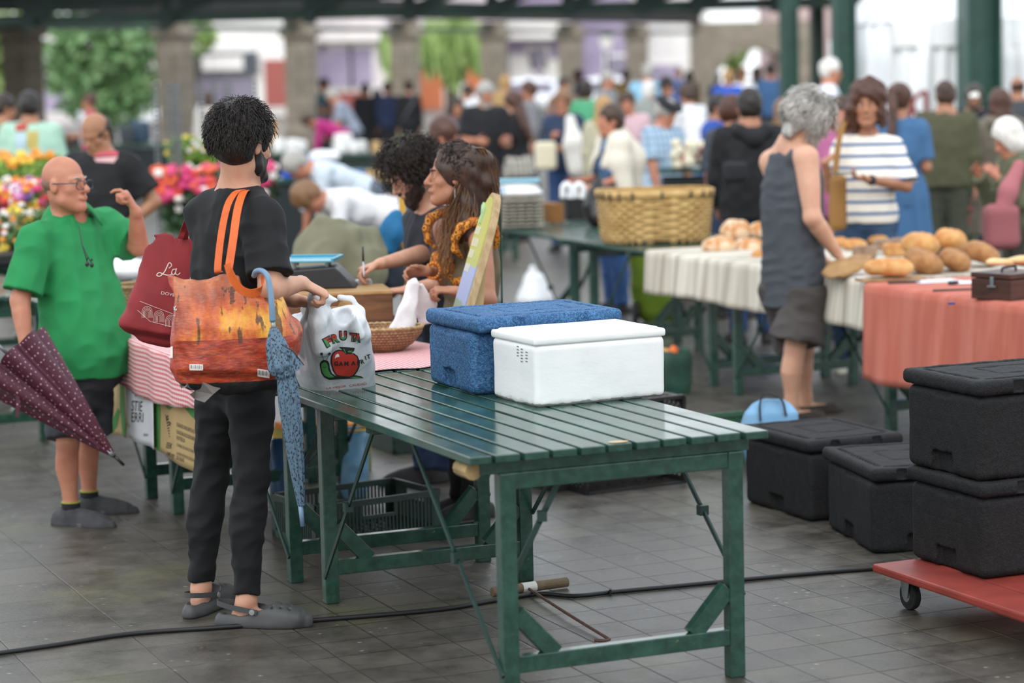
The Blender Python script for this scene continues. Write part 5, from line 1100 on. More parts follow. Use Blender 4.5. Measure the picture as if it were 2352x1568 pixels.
m=MB(); m.tube(A([c+A(.16*math.cos(a),.128*math.sin(a),.099+.002*math.sin(a*40)) for a in np.linspace(0,2*PI,90)]),.006,6,caps=False); m.build('rim',M('straw_rim','#c2a77c',.8,'#94774f',60),t,smooth=True)
# crate-like wooden box with the scale on top
pR=G(905,775,.787); zt=D(905,667,pR[1])[2]; hB=zt-.787; d=nrm(A(1,.18,0)); n=A(-d[1],d[0],0); Lb=.50; c=pR-d*Lb
t=thing('wooden_box','brown wooden box carrying the scale on the stall','box',c+d*Lb/2); WOODB=M('wood_brown','#77512f',.65,'#4d3119',5,5,stretch=(1,1,7),bs=30,bst=.3); WOODT=M('wood_tan','#b38f5c',.7,'#93703f',6,4,stretch=(1,6,1))
Rb=np.stack([d,n,ZUP],1); MB().box(c+d*Lb/2+n*.17+ZUP*(hB/2-.006),(Lb,.34,hB-.012),Rb).build('carcass',WOODB,t,bevel=.004); MB().box(c+d*Lb/2+n*.17+ZUP*(hB-.006),(Lb+.006,.346,.014),Rb).build('lid',WOODT,t,bevel=.003)
# scale
s0=D(738,640,pR[1]+.13); s0[2]=zt+.002; t=thing('kitchen_scale','black scale with a blue tray on the wooden box','scale',s0); SB=M('plastic_black','#222326',.45,'#2b2c2f',10)
mpx=(pR[1]+.13)/FP; m=MB(); m.prism([((x-738)*mpx,(640-y)*mpx) for x,y in ((650,640),(656,604),(668,596),(768,590),(778,598),(818,640))],s0,A(1,0,0),ZUP,A(0,1,0),.24); m.build('body',SB,t,bevel=.006)
BT=M('tray_blue','#2f8299',.2,'#57a3b4',3); tz=(640-583)*mpx; tc=s0+A(-.048,.12,tz+.012); m=MB(); m.box(tc,(.235,.23,.008),rz(-.12)); m.build('tray',BT,t,bevel=.003)
m=MB()
for sx,sy in ((-1,-1),(1,-1),(-1,1),(1,1)): m.box(tc+rz(-.12)@A(.112*sx*(sy==sy),0,.007)*(1 if sy<0 else 0)+rz(-.12)@A(0,.11*sy,.007)*(1 if sx<0 else 0),(.012 if sy<0 else .23,.23 if sy<0 else .012,.012),rz(-.12))
m.build('tray_rim',M('tray_rim_blue','#2f93ae',.25),t,bevel=.002); [MB().lathe(tc+A(x,y,-.03),[(.008,0),(.008,.028)],8).build('tray_stud',STEEL,t) for x in (-.07,.07) for y in (-.07,.07)]
# pad and pen
p=G(826,647,zt+.009); t=thing('notepad','small white spiral notepad under the writing hand','notepad',p); MB().box(p+A(.0,0,0),(.10,.075,.016),rz(.2)).build('pages',M('paper_white','#e8e8ea',.8),t); m=MB(); [m.tube(A([p+rz(.2)@A(-.045+.0075*i,-.037+.006*math.cos(a),.004+.009*math.sin(a)) for a in np.linspace(0,2*PI,9)]),.0012,4) for i in range(13)]; m.build('spiral_binding',M('wire_blue','#9fb0d0',.3),t)
a=D(836,636,10.28); b=D(833,566,10.34); o=thing('pen','black and clear ballpoint pen in the writing hand','pen',a); MB().tube(A([a,a+(b-a)*.12,a+(b-a)*.5]),A([.0012,.0036,.0038]),8).build('barrel',M('pen_clear','#b9bcc4',.2),o,smooth=True); MB().tube(A([a+(b-a)*.5,a+(b-a)*.97,b]),A([.0046,.0042,.003]),8).build('cap',M('pen_black','#15161a',.35),o,smooth=True)
# tomatoes in a low tray
tp=G(868,757,.787)+A(.0,.06,0); t=thing('tomato_tray','low wooden tray with tomatoes in front of the wooden box','tray',tp); m=MB(); m.box(tp+ZUP*.006,(.25,.15,.008),rz(.15))
for sx,sy,w_,h_ in ((0,-.075,.25,.006),(0,.075,.25,.006),(-.125,0,.006,.15),(.125,0,.006,.15)): m.box(tp+rz(.15)@A(sx,sy,.018),(w_,h_,.032),rz(.15))
m.build('tray',M('bamboo','#9a7448',.7,'#7c5a33',20),t,bevel=.002)
TOM=[M('tomato_red','#b62f1d',.25),M('tomato_dark','#5a2a22',.3,'#713a30',10),M('tomato_green','#5d5f38',.3,'#6e4a36',12)]
TL=('red tomato at the left end of the tomato tray','dusky tomato in the heap on the wooden tray','greenish unripe tomato low in the tomato tray')
proto={}; STEM=M('stem_green','#5d6b3c',.7)
for i,(x,y,k) in enumerate([(839,729,0),(837,742,0),(857,737,2),(856,724,1),(868,724,1),(875,738,1),(885,741,1),(888,724,1),(898,728,1),(901,737,1),(847,722,1),(880,727,2),(866,737,2),(893,735,1)]):
    Y=tp[1]-.02+.05*(y<733); p=D(x,y,Y)
    if k not in proto:
        t=thing('tomato',TL[k],'tomato',p,'tomatoes in the tray'); MB().ball(p,(.0175,.0175,.0155),n=14).build('fruit',TOM[k],t,smooth=True); m=MB(); [m.bar(p+ZUP*.0145,p+A(.011*math.cos(a),.011*math.sin(a),.017),.003,.0015) for a in np.linspace(0,2*PI,6)[:-1]]; m.tube(A([p+ZUP*.014,p+A(.004,.0,.024)]),.0013,5); m.build('calyx',STEM,t); proto[k]=t
    else: t=dup(proto[k],p)
    t['label']=TL[k] if k!=0 else ('red tomato at the left end of the tomato tray' if i==0 else 'red tomato low at the tray edge beneath another red one')
    if k: pass
# white paper bag in the woman's hands
v=Vol(D(950,690,9.8)-.22,D(950,690,9.8)+.22,.006); v.loft(D(925,758,9.74),D(952,640,9.78),(1,.2,0),[0,.3,.7,.92,1],[.058,.045,.034,.03,.012],[.03,.026,.02,.018,.006],k=.01); v.loft(D(985,738,9.86),D(968,655,9.8),(1,.2,0),[0,.5,1],[.055,.045,.012],[.012,.012,.008],k=.015); v.warp(lambda P:.004*np.abs(wob(P,55,6))+.002*wob(P,110,7))
o=v.build('paper_bag',M('paper_bag_white','#e9e4e4',.7,'#dcd6d8',20,trans=0)); tag(o,'crumpled white paper bag held open by the woman','bag')
# slanted wooden sign with a painted face
e2=nrm(D(1116,440,9.78)-D(1043,694,9.6)); bt=D(1043,700,9.6); dB=nrm(A(.2,-.98,0)); nB=nrm(np.cross(dB,e2)); nB=nB if nB[0]<0 else -nB; Ls=np.linalg.norm(D(1116,436,9.78)-bt)
t=thing('painted_sign','wooden sign board with a painted relief leaning behind the blue box','sign',A(bt[0],bt[1],.79)); Pz=[(0,-.02),(.25,-.02),(.25,Ls*.6)]+[(.125+.125*math.cos(a),Ls*.6+(Ls*.4)*math.sin(a)) for a in np.linspace(.2,PI-.2,12)]+[(0,Ls*.6)]
MB().prism(Pz,bt,dB,e2,-nB,.03).build('board',M('wood_pale','#b59c74',.7,'#9a8058',8,4,stretch=(6,6,1),bs=30,bst=.3),t,bevel=.003)
def face():
    t_=NT('painted_face'); Z=t_.sep(t_.co())[2]; f=t_.math('ADD',t_.math('DIVIDE',Z,Ls*.93),t_.math('MULTIPLY',t_.noise(t_.co(),7,2),.12)); t_.col(t_.ramp(f,[(.0,lin('#5d5c62')),(.2,lin('#5f5e63')),(.21,lin('#75806a')),(.5,lin('#7c8a70')),(.52,lin('#8e97b5')),(.8,lin('#9aa3c0')),(.82,lin('#a9ab5f')),(.95,lin('#b2b05c'))])); t_.set(Roughness=.7); return t_.m
MB().prism([(.02+.86*x,.01+.94*y) for x,y in Pz],bt+nB*.0,dB,e2,nB,.006).build('painted_panel',face(),t); m=MB()
for k,(y,n_) in enumerate(((.3,3),(.42,3),(.52,4),(.62,3))):
    for i in range(n_): m.bar(bt+nB*.008+dB*(.05+.03*i)+e2*(Ls*y),bt+nB*.008+dB*(.06+.03*i)+e2*(Ls*(y+.07)),.01,.003,nB)
m.build('lettering',M('paint_cream','#d6d3c0',.7),t); m=MB(); m.bar(bt+nB*.009+dB*.08+e2*Ls*.72,bt+nB*.009+dB*.10+e2*Ls*.86,.025,.01,nB).bar(bt+nB*.009+dB*.09+e2*Ls*.8,bt+nB*.009+dB*.05+e2*Ls*.88,.02,.01,nB); m.build('relief',M('paint_mint','#a3c794',.6),t)
q=bt-nB*.03; MB().prism([(0,-.02),(.06,-.02),(.012,.22)],q+dB*.02,-nB*1.0,e2,dB,.16).build('prop',M('wood_pale2','#b79f72',.7,'#a68d60',8,4),t); MB().tube(spl([D(1139,452,9.7),D(1147,470,9.6),D(1151,560,9.6),D(1153,700,9.6)],6),.004,6).build('cord',M('cord_green','#2f4a3a',.7),t,smooth=True)
# coats thrown over a chair behind the stall
def coat(label,name,pts,rs,mat,seed,h=.011):
    P=A(pts); v=Vol(P.min(0)-.3,P.max(0)+.3,h); v.chain(P,rs,.06); v.warp(lambda Q:.02*np.abs(wob((Q[0],Q[1],Q[2]*.35),30,seed))-.008+.006*wob(Q,60,seed+2)); o=v.build(name,mat); tag(o,label,'coat'); return o
coat('olive grey coat draped over a chair behind the scale','coat',[D(745,520,12.0),D(735,570,12.0),D(720,640,11.9),D(790,560,12.0),D(850,560,12.1),D(830,620,12.0),D(760,650,12.0)],[.06,.11,.12,.1,.07,.12,.13],cloth('coat_olive','#7c7a62','#6d6b55'),3)
coat('bright blue jacket lying beside the olive coat','jacket',[D(915,495,12.1),D(905,530,12.1),D(890,560,12.1)],[.035,.055,.05],cloth('jacket_blue','#1f6f9f','#195d88'),5)
coat('dark rucksack hanging under the blue jacket','rucksack',[D(890,580,12.15),D(885,640,12.15)],[.08,.1],cloth('pack_dark','#1d2630'),7)
t=MB().box(D(928,600,12.25),(.035,.03,.8)).build('post',M('post_yellow','#c69a3a',.6)); tag(t,'yellow wooden post behind the writing man','post')
# ---------------------------------------------------------------- what the two shoppers carry
ORS=M('strap_orange','#d9641f',.6,'#cc5a1a',20,bs=200,bst=.2)
def forest():
    t=NT('forest_print'); co=t.co(); X,Y,Z=t.sep(co)
    n=t.noise(t.co(scale=(1,1,.6)),9,5,.6); base=t.ramp(n,[(.3,lin('#6e2a1c')),(.42,lin('#a2401f')),(.52,lin('#c55a22')),(.6,lin('#d98a2c')),(.72,lin('#e6b545'))])
    hz=t.ramp(Z,[(.80,1.),(.905,0.)]) if False else t.math('LESS_THAN',Z,-.02)
    red=t.ramp(t.noise(t.co(scale=(1,1,4)),14,5,.65),[(.3,lin('#5e1d17')),(.5,lin('#9c2f1c')),(.7,lin('#c24a20'))]); base=t.mix(hz,base,red)
    top=t.ramp(t.math('ADD',Z,t.math('MULTIPLY',t.noise(co,8,3),.1)),[(.13,0.),(.22,.55)]); base=t.mix(top,base,lin('#9b6a55'))
    pan=t.math('LESS_THAN',X,-.155); base=t.mix(t.math('MULTIPLY',pan,.8),base,lin('#a8322c'))
    tr=t.ramp(t.noise(t.co(scale=(1,1,.09),rot=(0,.12,0)),34,3,.5),[(.60,0.),(.64,.85)]); up=t.math('GREATER_THAN',Z,-.035); base=t.mix(t.math('MULTIPLY',tr,up),base,lin('#372420'))
    st=t.noise(t.co(scale=(1,1,9)),46,3); base=t.mix(t.ramp(st,[(.5,0.),(.75,.35)]),base,lin('#e0a05a'))
    bk=t.math('LESS_THAN',t.math('ADD',Z,t.math('MULTIPLY',t.noise(co,14,2),.02)),-.155); base=t.mix(bk,base,lin('#1b191a')); t.col(base); t.set(Roughness=.4,Specular_IOR_Level=.5); t.bump(t.noise(t.co(scale=(1,1,1.6)),24,5,.6),.35,.01); return t.m
bc=D(512,760,8.08); t=thing('shopping_bag','large orange forest print shopping bag on the shoulder of the man in black','bag',bc)
b0=D(512,868,8.06); b1=D(520,640,8.1); sd=A(1,.22,0); v=Vol(np.minimum(b0,b1)-.34,np.maximum(b0,b1)+.36,.0058)
v.loft(b0,b1,sd,[0,.08,.5,.85,1],[.165,.172,.186,.168,.155],[.055,.08,.078,.04,.014],of=[0,0,0,.0,.0],ou=[.005,0,.012,.0,-.02],p=3,k=.01)
v.loft(D(632,840,8.14),D(612,690,8.12),sd,[0,.4,.8,1],[.06,.085,.05,.02],[.07,.08,.04,.015],k=.05); v.cap(D(655,790,8.2),D(662,760,8.2),.05,.045,.05)
v.ell(D(605,640,8.1),(.075,.09,.06),k=.03,sub=True); v.ell(D(455,628,8.1),(.06,.09,.018),k=.02,sub=True)
v.warp(lambda P:.0055*np.abs(wob((P[0],P[1],P[2]*.6),38,3))+.003*np.abs(wob(P,80,4))-.004); bag=v.build('body',forest(),t,relax=1)
PWH=M('print_white','#e7e2da',.6); PBK=M('print_black','#151414',.6); PGN=M('print_leaf','#7f9d3a',.6)
def barcode(x,y,w,h,sl):
    out=[([(x-w/2,y-h/2-sl*w/2),(x+w/2,y-h/2+sl*w/2),(x+w/2,y+h/2+sl*w/2),(x-w/2,y+h/2-sl*w/2)],0,0)]
    for i in range(9): q=x-w/2+w*(.08+.1*i); yy=y+sl*(q-x); out.append(([(q,yy-h*.35),(q+w*(.03+.03*(i%3==0)),yy-h*.35),(q+w*(.03+.03*(i%3==0)),yy+h*.25),(q,yy+h*.25)],1,1))
    return out
decal('print',[(txt('0%',397,708,11,20,bold=.02),0,0),(stroke([(388,722),(402,719)],2),0,0),(stroke([(388,728),(404,724)],2),0,0),(stroke([(388,734),(398,731)],2),0,0),([(388,797),(398,795),(398,822),(388,822)],0,0)]+barcode(451,843,30,13,.02)+barcode(605,857,27,17,.16),bag,[PWH,PBK],.0022,t,sub=5)
m=MB(); ribbon(m,spl([D(505,626,8.03),D(500,616,8.02),D(508,540,8.08),D(522,474,8.14),D(540,443,8.2),D(556,436,8.28),D(562,447,8.36)],8),.0235,.0025,(1,.1,.1)); m.build('strap',ORS,t,smooth=False)
m=MB(); ribbon(m,spl([D(525,618,7.98),D(534,560,8.02),D(544,490,8.08),D(553,455,8.15),D(562,438,8.24),D(568,440,8.34)],8),.0265,.0025,(1,.1,.05)); m.build('strap',ORS,t)
m=MB(); ribbon(m,spl([D(522,606,7.97),D(530,630,7.965),D(548,660,7.965),D(572,673,7.965),D(596,668,7.97),D(604,650,7.99),D(602,628,8.02)],8),.028,.003,(.3,-.2,.9)); m.build('handle',ORS,t)
FILM=NT('grey_film'); FILM.col(lin('#77716c')); FILM.set(Roughness=.4,Alpha=.8); P=[(408,862),(440,850),(510,868),(506,892),(490,905),(470,924),(446,916),(436,905),(448,898),(428,888),(416,892)]
m=MB(); m.poly([D(x,y,8.0+.02*math.sin(x*.2)) for x,y in P]); m.build('torn_film',FILM.m,t,solid=.001)
# blue umbrella
UMB=NT('umbrella_blue'); co_=UMB.co(); UMB.col(UMB.mix(UMB.ramp(UMB.noise(UMB.co(scale=(1,1,.5)),210,2,.5),[(.54,0.),(.58,1.)]),lin('#5a7488'),lin('#17202b'))); UMB.set(Roughness=.6); UMB=UMB.m
HND=M('handle_blue','#6d8ba4',.35); t=thing('umbrella','furled blue speckled umbrella hooked beside the bag of the man in black','umbrella',D(694,1208,7.95))
hk=spl([D(583,634,8.02),D(588,623,8.0),D(602,622,7.98),D(614,634,7.96),D(620,660,7.95),D(624,700,7.94),D(626,738,7.94)],8); MB().tube(hk,np.linspace(.0085,.0105,len(hk)),12).build('handle',HND,t,smooth=True)
MB().tube(A([D(626,736,7.94),D(629,762,7.94)]),.0075,10).build('collar',STEEL,t,smooth=True)
ax=[D(628,752,7.94),D(634,790,7.94),D(648,840,7.935),D(657,862,7.935),D(664,920,7.935),D(674,1000,7.94),D(684,1090,7.945),D(692,1160,7.95)]; rr=[.012,.035,.05,.031,.036,.032,.022,.012]
AX=spl(ax,8); RR=np.interp(np.linspace(0,1,len(AX)),np.linspace(0,1,len(rr)),rr)
def pleat(AX,RR,name,mat,par,n=8,amp=.16,tw=2.,res=48,**k):
    Tn=np.gradient(AX,axis=0); V=[]; u=frame(Tn[0],(0,1,0))[0]
    for i in range(len(AX)):
        d=nrm(Tn[i]); u=nrm(u-d*(u@d)); w_=np.cross(d,u); a=np.arange(res)*2*PI/res; q=RR[i]*(1-amp+amp*np.abs(np.sin(a*n/2+tw*i/len(AX)))*1.6-amp*.3)
        V.append(AX[i]+q[:,None]*(np.cos(a)[:,None]*u+np.sin(a)[:,None]*w_))
    V=np.concatenate(V); F=[(i*res+j,i*res+(j+1)%res,(i+1)*res+(j+1)%res,(i+1)*res+j) for i in range(len(AX)-1) for j in range(res)]
    return mesh_obj(name,V,F,mat,par,True)
pleat(AX,RR,'canopy',UMB,t); MB().tube(A([D(690,1156,7.95),D(695,1208,7.95)]),A([.0085,.0075]),10).build('ferrule',HND,t,smooth=True); MB().tube(A([D(653,851,7.935),D(656,866,7.935)]),.035,16).build('tie_band',UMB,t,smooth=True)
m=MB(); m.add([D(668,800,7.9),D(697,836,7.92),D(683,852,7.9),D(664,850,7.9)],[(0,1,2,3)]); m.build('loose_panel',UMB,t,solid=.003); MB().tube(A([D(645,790,7.89),D(672,805,7.9),D(698,838,7.92)]),.002,5).build('rib',M('wire_dark','#20242b',.4),t)
# red cloth bag on his other shoulder
RB=M('bag_red','#7d1d22',.75,'#8f262a',4,bs=200,bst=.2); b0=D(352,775,8.82); b1=D(392,546,8.86); t=thing('shopping_bag','dark red shopping bag with white lettering hanging behind the man in black','bag',b0)
v=Vol(np.minimum(b0,b1)-.3,np.maximum(b0,b1)+.34,.0062); v.loft(b0,b1,(1,.1,0),[0,.06,.3,.6,1],[.085,.115,.108,.092,.085],[.03,.065,.06,.045,.02],ou=[.02,0,-.005,.0,0],p=3,k=.01); v.ell(D(296,742,8.8),(.03,.035,.022),k=.04); v.loft(b0+(b1-b0)*.8,b1+(b1-b0)*.1,(1,.1,0),[0,1],[.07,.076],[.006,.014],p=3,k=.004,sub=True)
v.warp(lambda P:.006*np.abs(wob((P[0],P[1],P[2]*.4),34,5))-.002+.002*wob(P,70,6)); rb=v.build('body',RB,t); PW2=M('print_cream','#d8c3b8',.7)
arch=[]
for k,x in enumerate((338,365,392)):
    y=716+k*10
    for r in (11.5,8.5,5.5,2.5): arch.append((stroke([(x-r,y+14),(x-r,y)]+[(x-r*math.cos(a),y-r*math.sin(a)*1.1) for a in np.linspace(0,PI,9)]+[(x+r,y),(x+r,y+14)],.8),0,0))
arch+=[(stroke([(322,692),(400,722)],.9),0,0),(stroke([(316,712),(345,738),(400,752)],.9),0,0),(txt('DOVE N',392,676,7,44,rot=-10),0,0)]
def script(pts,w): return (stroke(spl([A(x,y,0) for x,y in pts],5)[:,:2],w),0,0)
arch+=[script([(392,604),(388,604),(384,612),(378,624),(368,634),(360,632),(366,626),(376,630),(388,632),(396,628)],2.2),script([(392,604),(394,610),(388,616)],1.8),script([(404,618),(397,619),(394,627),(399,631),(404,622),(405,616),(403,628),(408,631),(414,626)],2.)]
decal('print',arch,rb,[PW2],.0022,t,sub=4)
m=MB(); ribbon(m,spl([D(414,548,8.82),D(424,520,8.8),D(440,478,8.66),D(452,456,8.56),D(464,450,8.5)],8),.02,.003,(1,.2,0)); ribbon(m,spl([D(424,556,8.86),D(436,500,8.76),D(458,456,8.62),D(470,452,8.52)],8),.02,.003,(1,.2,0)); m.build('strap',RB,t)
# white carrier bag standing on the table end
def carrier():
    t=NT('carrier_film'); co=t.co(); t.col(t.mix(t.ramp(t.noise(co,7,4),[(.35,0.),(.7,1.)]),lin('#dfe0e2'),lin('#c9cccf'))); t.set(Roughness=.32,Specular_IOR_Level=.5,Subsurface_Weight=.15); t.b.inputs['Subsurface Radius'].default_value=(.03,.03,.03); t.bump(t.noise(t.co(scale=(1,1,.35)),26,5,.6),.45,.012); return t.m
CF=carrier(); F_=G(718,897,.782); R_=G(858,882,.782); L_=G(684,876,.782); cc=(R_+L_)/2; cc=cc*.55+(F_+(R_-F_)/2+(L_-F_)/2)*.45; e1=R_-F_; w1=np.linalg.norm(e1)/2; w2=np.linalg.norm(L_-F_)/2
t=thing('carrier_bag','white plastic carrier bag with a red apple snail print, held by the man in black','bag',cc)
tp=D(772,745,8.52); v=Vol(np.minimum(cc,tp)-.28,np.maximum(cc,tp)+.34,.0052)
v.loft(cc+ZUP*.001,tp,e1,[0,.05,.25,.6,.85,1],A(.93,1.0,1.0,.93,.86,.8)*(w1+.004),A(.9,1.,.98,.8,.6,.4)*w2,p=3.4,k=.01,flat=(1,0))
gr=D(722,668,8.44)
for pts,rs in (([D(740,800,8.45),D(728,740,8.42),D(722,690,8.43),gr],[.035,.03,.02,.013]),([D(765,780,8.5),D(745,720,8.45),D(726,676,8.44)],[.03,.02,.012]),([D(828,770,8.5),D(806,728,8.47),D(768,694,8.45),D(738,672,8.44)],[.016,.015,.012,.011]),([D(836,770,8.56),D(826,715,8.6),D(806,690,8.6),D(780,684,8.58)],[.02,.016,.012,.01]),([D(700,800,8.6),D(706,740,8.56),D(718,690,8.48)],[.03,.022,.014])): v.chain(pts,rs,.022)
v.ell(D(788,727,8.42),(.033,.12,.036),k=.012,sub=True); v.ell(D(772,697,8.5),(.02,.09,.012),k=.01,sub=True)
v.warp(lambda P:(.004*np.abs(wob((P[0],P[1],P[2]*.3),50,3))+.0022*wob(P,60,4)-.002)*np.clip((P[2]-.79)*20,0,1)); cb=v.build('body',CF,t)
KR=M('kraft_paper','#a9834f',.8,'#93703f',12,bs=60,bst=.4); v=Vol(D(786,735,8.56)-.12,D(786,735,8.56)+.12,.006); v.rbox(D(786,735,8.565),(.042,.03,.05),rz(.4),.01); v.rbox(D(795,715,8.58),(.025,.02,.04),rz(-.3),.006); v.warp(lambda P:.006*np.abs(wob(P,60,6))); v.build('paper_sack',KR,t)
PRD=M('print_red','#c0392d',.5); PGR=M('print_green','#4f9150',.5); PDK=M('print_dark','#2b2a2a',.5); PWT=M('print_paper','#e9e9ea',.5); q=lambda x,y:(660+x/6.27,660+y/6.27)
I=[]
for ch,x,y,rot,sz in (('F',583,780,28,1.15),('R',688,732,14,1.05),('U',800,690,2,1.1),('T',945,712,-6,1.0),('A',1012,722,-12,1.)):
    px,py=q(x,y); I.append((txt(ch,px,py,21*sz,17*sz*(1 if ch!='T' else 1.05),rot=rot,bold=.09),0,2)); V_,F_2=txt(ch,px,py,17*sz,13.*sz,rot=rot,bold=.045); I.append(((V_,F_2),1,0))
    I.append(((V_,[f for f in F_2 if sum(V_[i][1] for i in f)/len(f)>py]),2,1))
ap=[q(x,y) for x,y in ((690,905),(740,890),(800,905),(845,950),(900,940),(960,945),(1010,985),(1038,1060),(1040,1130),(1010,1200),(960,1270),(900,1300),(780,1290),(700,1270),(650,1190),(620,1080),(625,990),(650,935))]; ac=A(ap).mean(0); I+=[(ap,1,2),([tuple(ac+(A(p)-ac)*.9) for p in ap],2,0)]
I+=[([q(x,y) for x,y in ((735,850),(850,855),(850,900),(870,870),(970,865),(955,910),(900,955),(840,955),(790,900))],3,2),([q(x,y) for x,y in ((860,915),(880,905),(940,905),(915,930),(875,930))],4,1),([q(x,y) for x,y in ((800,880),(815,880),(842,945),(832,945))],4,1),([q(x,y) for x,y in ((680,1020),(690,970),(720,948),(740,960),(745,992),(705,1000))],3,3)]
sn=[q(x,y) for x,y in ((470,1130),(470,1090),(495,1050),(535,1040),(580,1050),(605,1090),(610,1150),(640,1230),(700,1275),(900,1290),(980,1260),(1060,1275),(1095,1300),(900,1310),(600,1325),(530,1290),(490,1230))]; I+=[(sn,0,2),([q(x,y) for x,y in ((490,1130),(495,1085),(530,1065),(565,1075),(580,1110),(585,1170),(620,1240),(680,1280),(600,1290),(540,1265),(505,1210))],5,1),(stroke([q(510,1135),q(535,1145),q(565,1130)],1.3),6,2),(stroke([q(527,1045),q(495,955)],1.),6,2),(stroke([q(560,1045),q(598,955)],1.),6,2),(circ(*q(492,948),3),6,2),(circ(*q(598,948),3),6,2),([q(x,y) for x,y in ((900,1285),(985,1275),(1060,1290),(960,1298))],5,1)]
for ch,x,y,rot in (('G',700,1085,-2),('A',768,1088,0),('M',845,1085,0),('A',945,1080,2),('F',1022,1075,4),('R',1077,1060,12),('I',1118,1010,14),('T',1160,990,10)): I.append((txt(ch,*q(x,y),10 if ch!='F' else 12,None,rot=rot,bold=.03),7,2))
for k,l in enumerate(('LA MEJOR','CALIDAD')): I.append((txt(l,*q(705 if k==0 else 1015,1435 if k==0 else 1395),5.5,45 if k==0 else 40,rot=7),1,0))
decal('print',I,cb,[PRD,PGR,PDK,PWT],.0015,t,sub=5)
# second carrier bag behind
v=Vol(D(690,760,8.78)-.25,D(690,760,8.78)+.25,.0065); v.loft(A(*D(692,850,8.98)[:2],.783),D(690,735,8.8),(1,.3,0),[0,.1,.6,1],[.085,.09,.075,.045],[.06,.065,.05,.03],p=3,k=.01,flat=(1,0)); v.chain([D(690,740,8.8),D(704,705,8.72),D(712,678,8.62)],[.03,.016,.01],.02); v.ell(D(682,724,8.75),(.02,.06,.022),k=.008,sub=True); v.warp(lambda P:.004*np.abs(wob((P[0],P[1],P[2]*.3),50,9))); o=v.build('carrier_bag',CF); tag(o,'smaller white carrier bag tucked behind the printed carrier bag','bag')
# burgundy umbrella of the man in green
def dotted():
    t=NT('umbrella_burgundy'); v_=t.n('TexVoronoi',feature='F1'); v_.inputs['Scale'].default_value=62; v_.inputs['Randomness'].default_value=0.; t.l(t.co(rot=(.5,.6,.35)),v_.inputs['Vector']); t.col(t.mix(t.ramp(v_.outputs[0],[(.2,1.),(.25,0.)]),lin('#4a1a2b'),lin('#b98f9d'))); t.set(Roughness=.45,Specular_IOR_Level=.5); return t.m
UB=dotted(); t=thing('umbrella','half furled burgundy umbrella with white dots held by the man in green','umbrella',D(285,1068,9.85))
tip=D(257,1042,9.86); bs=D(28,822,9.92); AX=np.linspace(tip,bs,16); RR=np.interp(np.linspace(0,1,16),[0,.1,.55,1],[.012,.03,.105,.175]); pleat(AX,RR,'canopy',UB,t,n=8,amp=.2,tw=.6,res=96)
MB().tube(A([tip+(tip-bs)*.0,D(285,1068,9.85)]),A([.0075,.006]),10).build('ferrule',M('ferrule_black','#1c1a1b',.4),t,smooth=True); MB().tube(A([D(246,1032,9.86),D(262,1047,9.855)]),A([.013,.011]),10).build('collar',STEEL,t,smooth=True); MB().tube(A([bs,D(-40,760,9.94)]),.008,8).build('shaft',STEEL,t,smooth=True)
m=MB(); ribbon(m,spl([D(40,900,9.78),D(41,930,9.78),D(39,957,9.78)],4),.016,.002,(1,0,0)); m.build('tie_strap',UB,t)
# ---------------------------------------------------------------- bread stall, basket, egg trays
table('green slatted table behind the gingham cloth with white bags on it',.0,4.09); table('green slatted table with flower trays behind the man in green',-.8,6.14); table('green slatted table at the far end of the flower row',.0,8.2)
def linen():
    t=NT('linen'); co=t.co(rot=(0,0,-ANG)); X,Y,Z=t.sep(co); a=t.noise(t.co(rot=(0,0,-ANG),scale=(.2,1,.02)),13,4,.7); t.col(t.mix(t.ramp(a,[(.4,0.),(.62,1.)]),lin('#d8d1c2'),lin('#a59c8b'))); t.set(Roughness=.95); t.bump(t.noise(t.co(),180,2),.25,.003); return t.m
def cloth_top(name,label,u0,u1,v0,v1,drop,mat,seed,amp=.022,freq=11,enddrop=0,solid=.003):
    def fn(a,b):
        v=v0+(v1-v0)*b; L=a*(u1-u0+drop)-drop
        if L<0: q=-L/drop; return T(u0-.012-amp*q*(.5+.5*math.sin(v*freq*1.7+seed+1.3*math.sin(v*3.1)))-.01*q,v+.01*q*math.sin(v*9),.787-drop*q*(1+.03*math.sin(v*5+seed)))
        return T(u0-.012+L,v,.7885+.002*math.sin(v*8)*math.sin(L*9))
    m=MB().grid(fn,44,110)
    if enddrop:
        m.grid(lambda a,b:T(u0-.012+(u1-u0)*a,v0-.004-amp*b*(.5+.5*math.sin(a*17+seed)),.7885-enddrop*b*(1+.1*math.sin(a*7))),50,14)
    o=m.build(name,mat,smooth=True,solid=solid); tag(o,label,'tablecloth'); return o
cloth_top('linen_cloth','natural striped linen cloth hanging over the bread table',3.91,4.97,4.06,6.60,.25,linen(),0,enddrop=.2)
def coral():
    t=NT('coral_cloth'); a=t.noise(t.co(rot=(0,0,-ANG),scale=(.3,1,.12)),9,4,.6); t.col(t.mix(t.ramp(a,[(.4,0.),(.7,1.)]),lin('#b5624f'),lin('#c97b69'))); t.set(Roughness=.9); t.bump(t.noise(t.co(),220,2),.2,.002); return t.m
cloth_top('coral_cloth','coral pink cloth hanging far down over the table with the wooden money box',3.80,4.85,1.72,3.94,.475,coral(),2,amp=.03,freq=9)
def crust(name,c1,c2,fl,famt):
    t=NT(name); co=t.co(); n=t.noise(co,9,5,.6); geo=t.n('NewGeometry'); nz=t.sep(geo.outputs['Normal'])[2]
    c=t.mix(t.ramp(n,[(.35,0.),(.65,1.)]),lin(c1),lin(c2)); f=t.math('MULTIPLY',t.ramp(t.noise(co,16,4,.6),[(.42,0.),(.58,1.)]),famt); c=t.mix(f,c,lin(fl)); t.col(c); t.set(Roughness=.75); t.bump(t.noise(co,30,4),.35,.006); return t.m
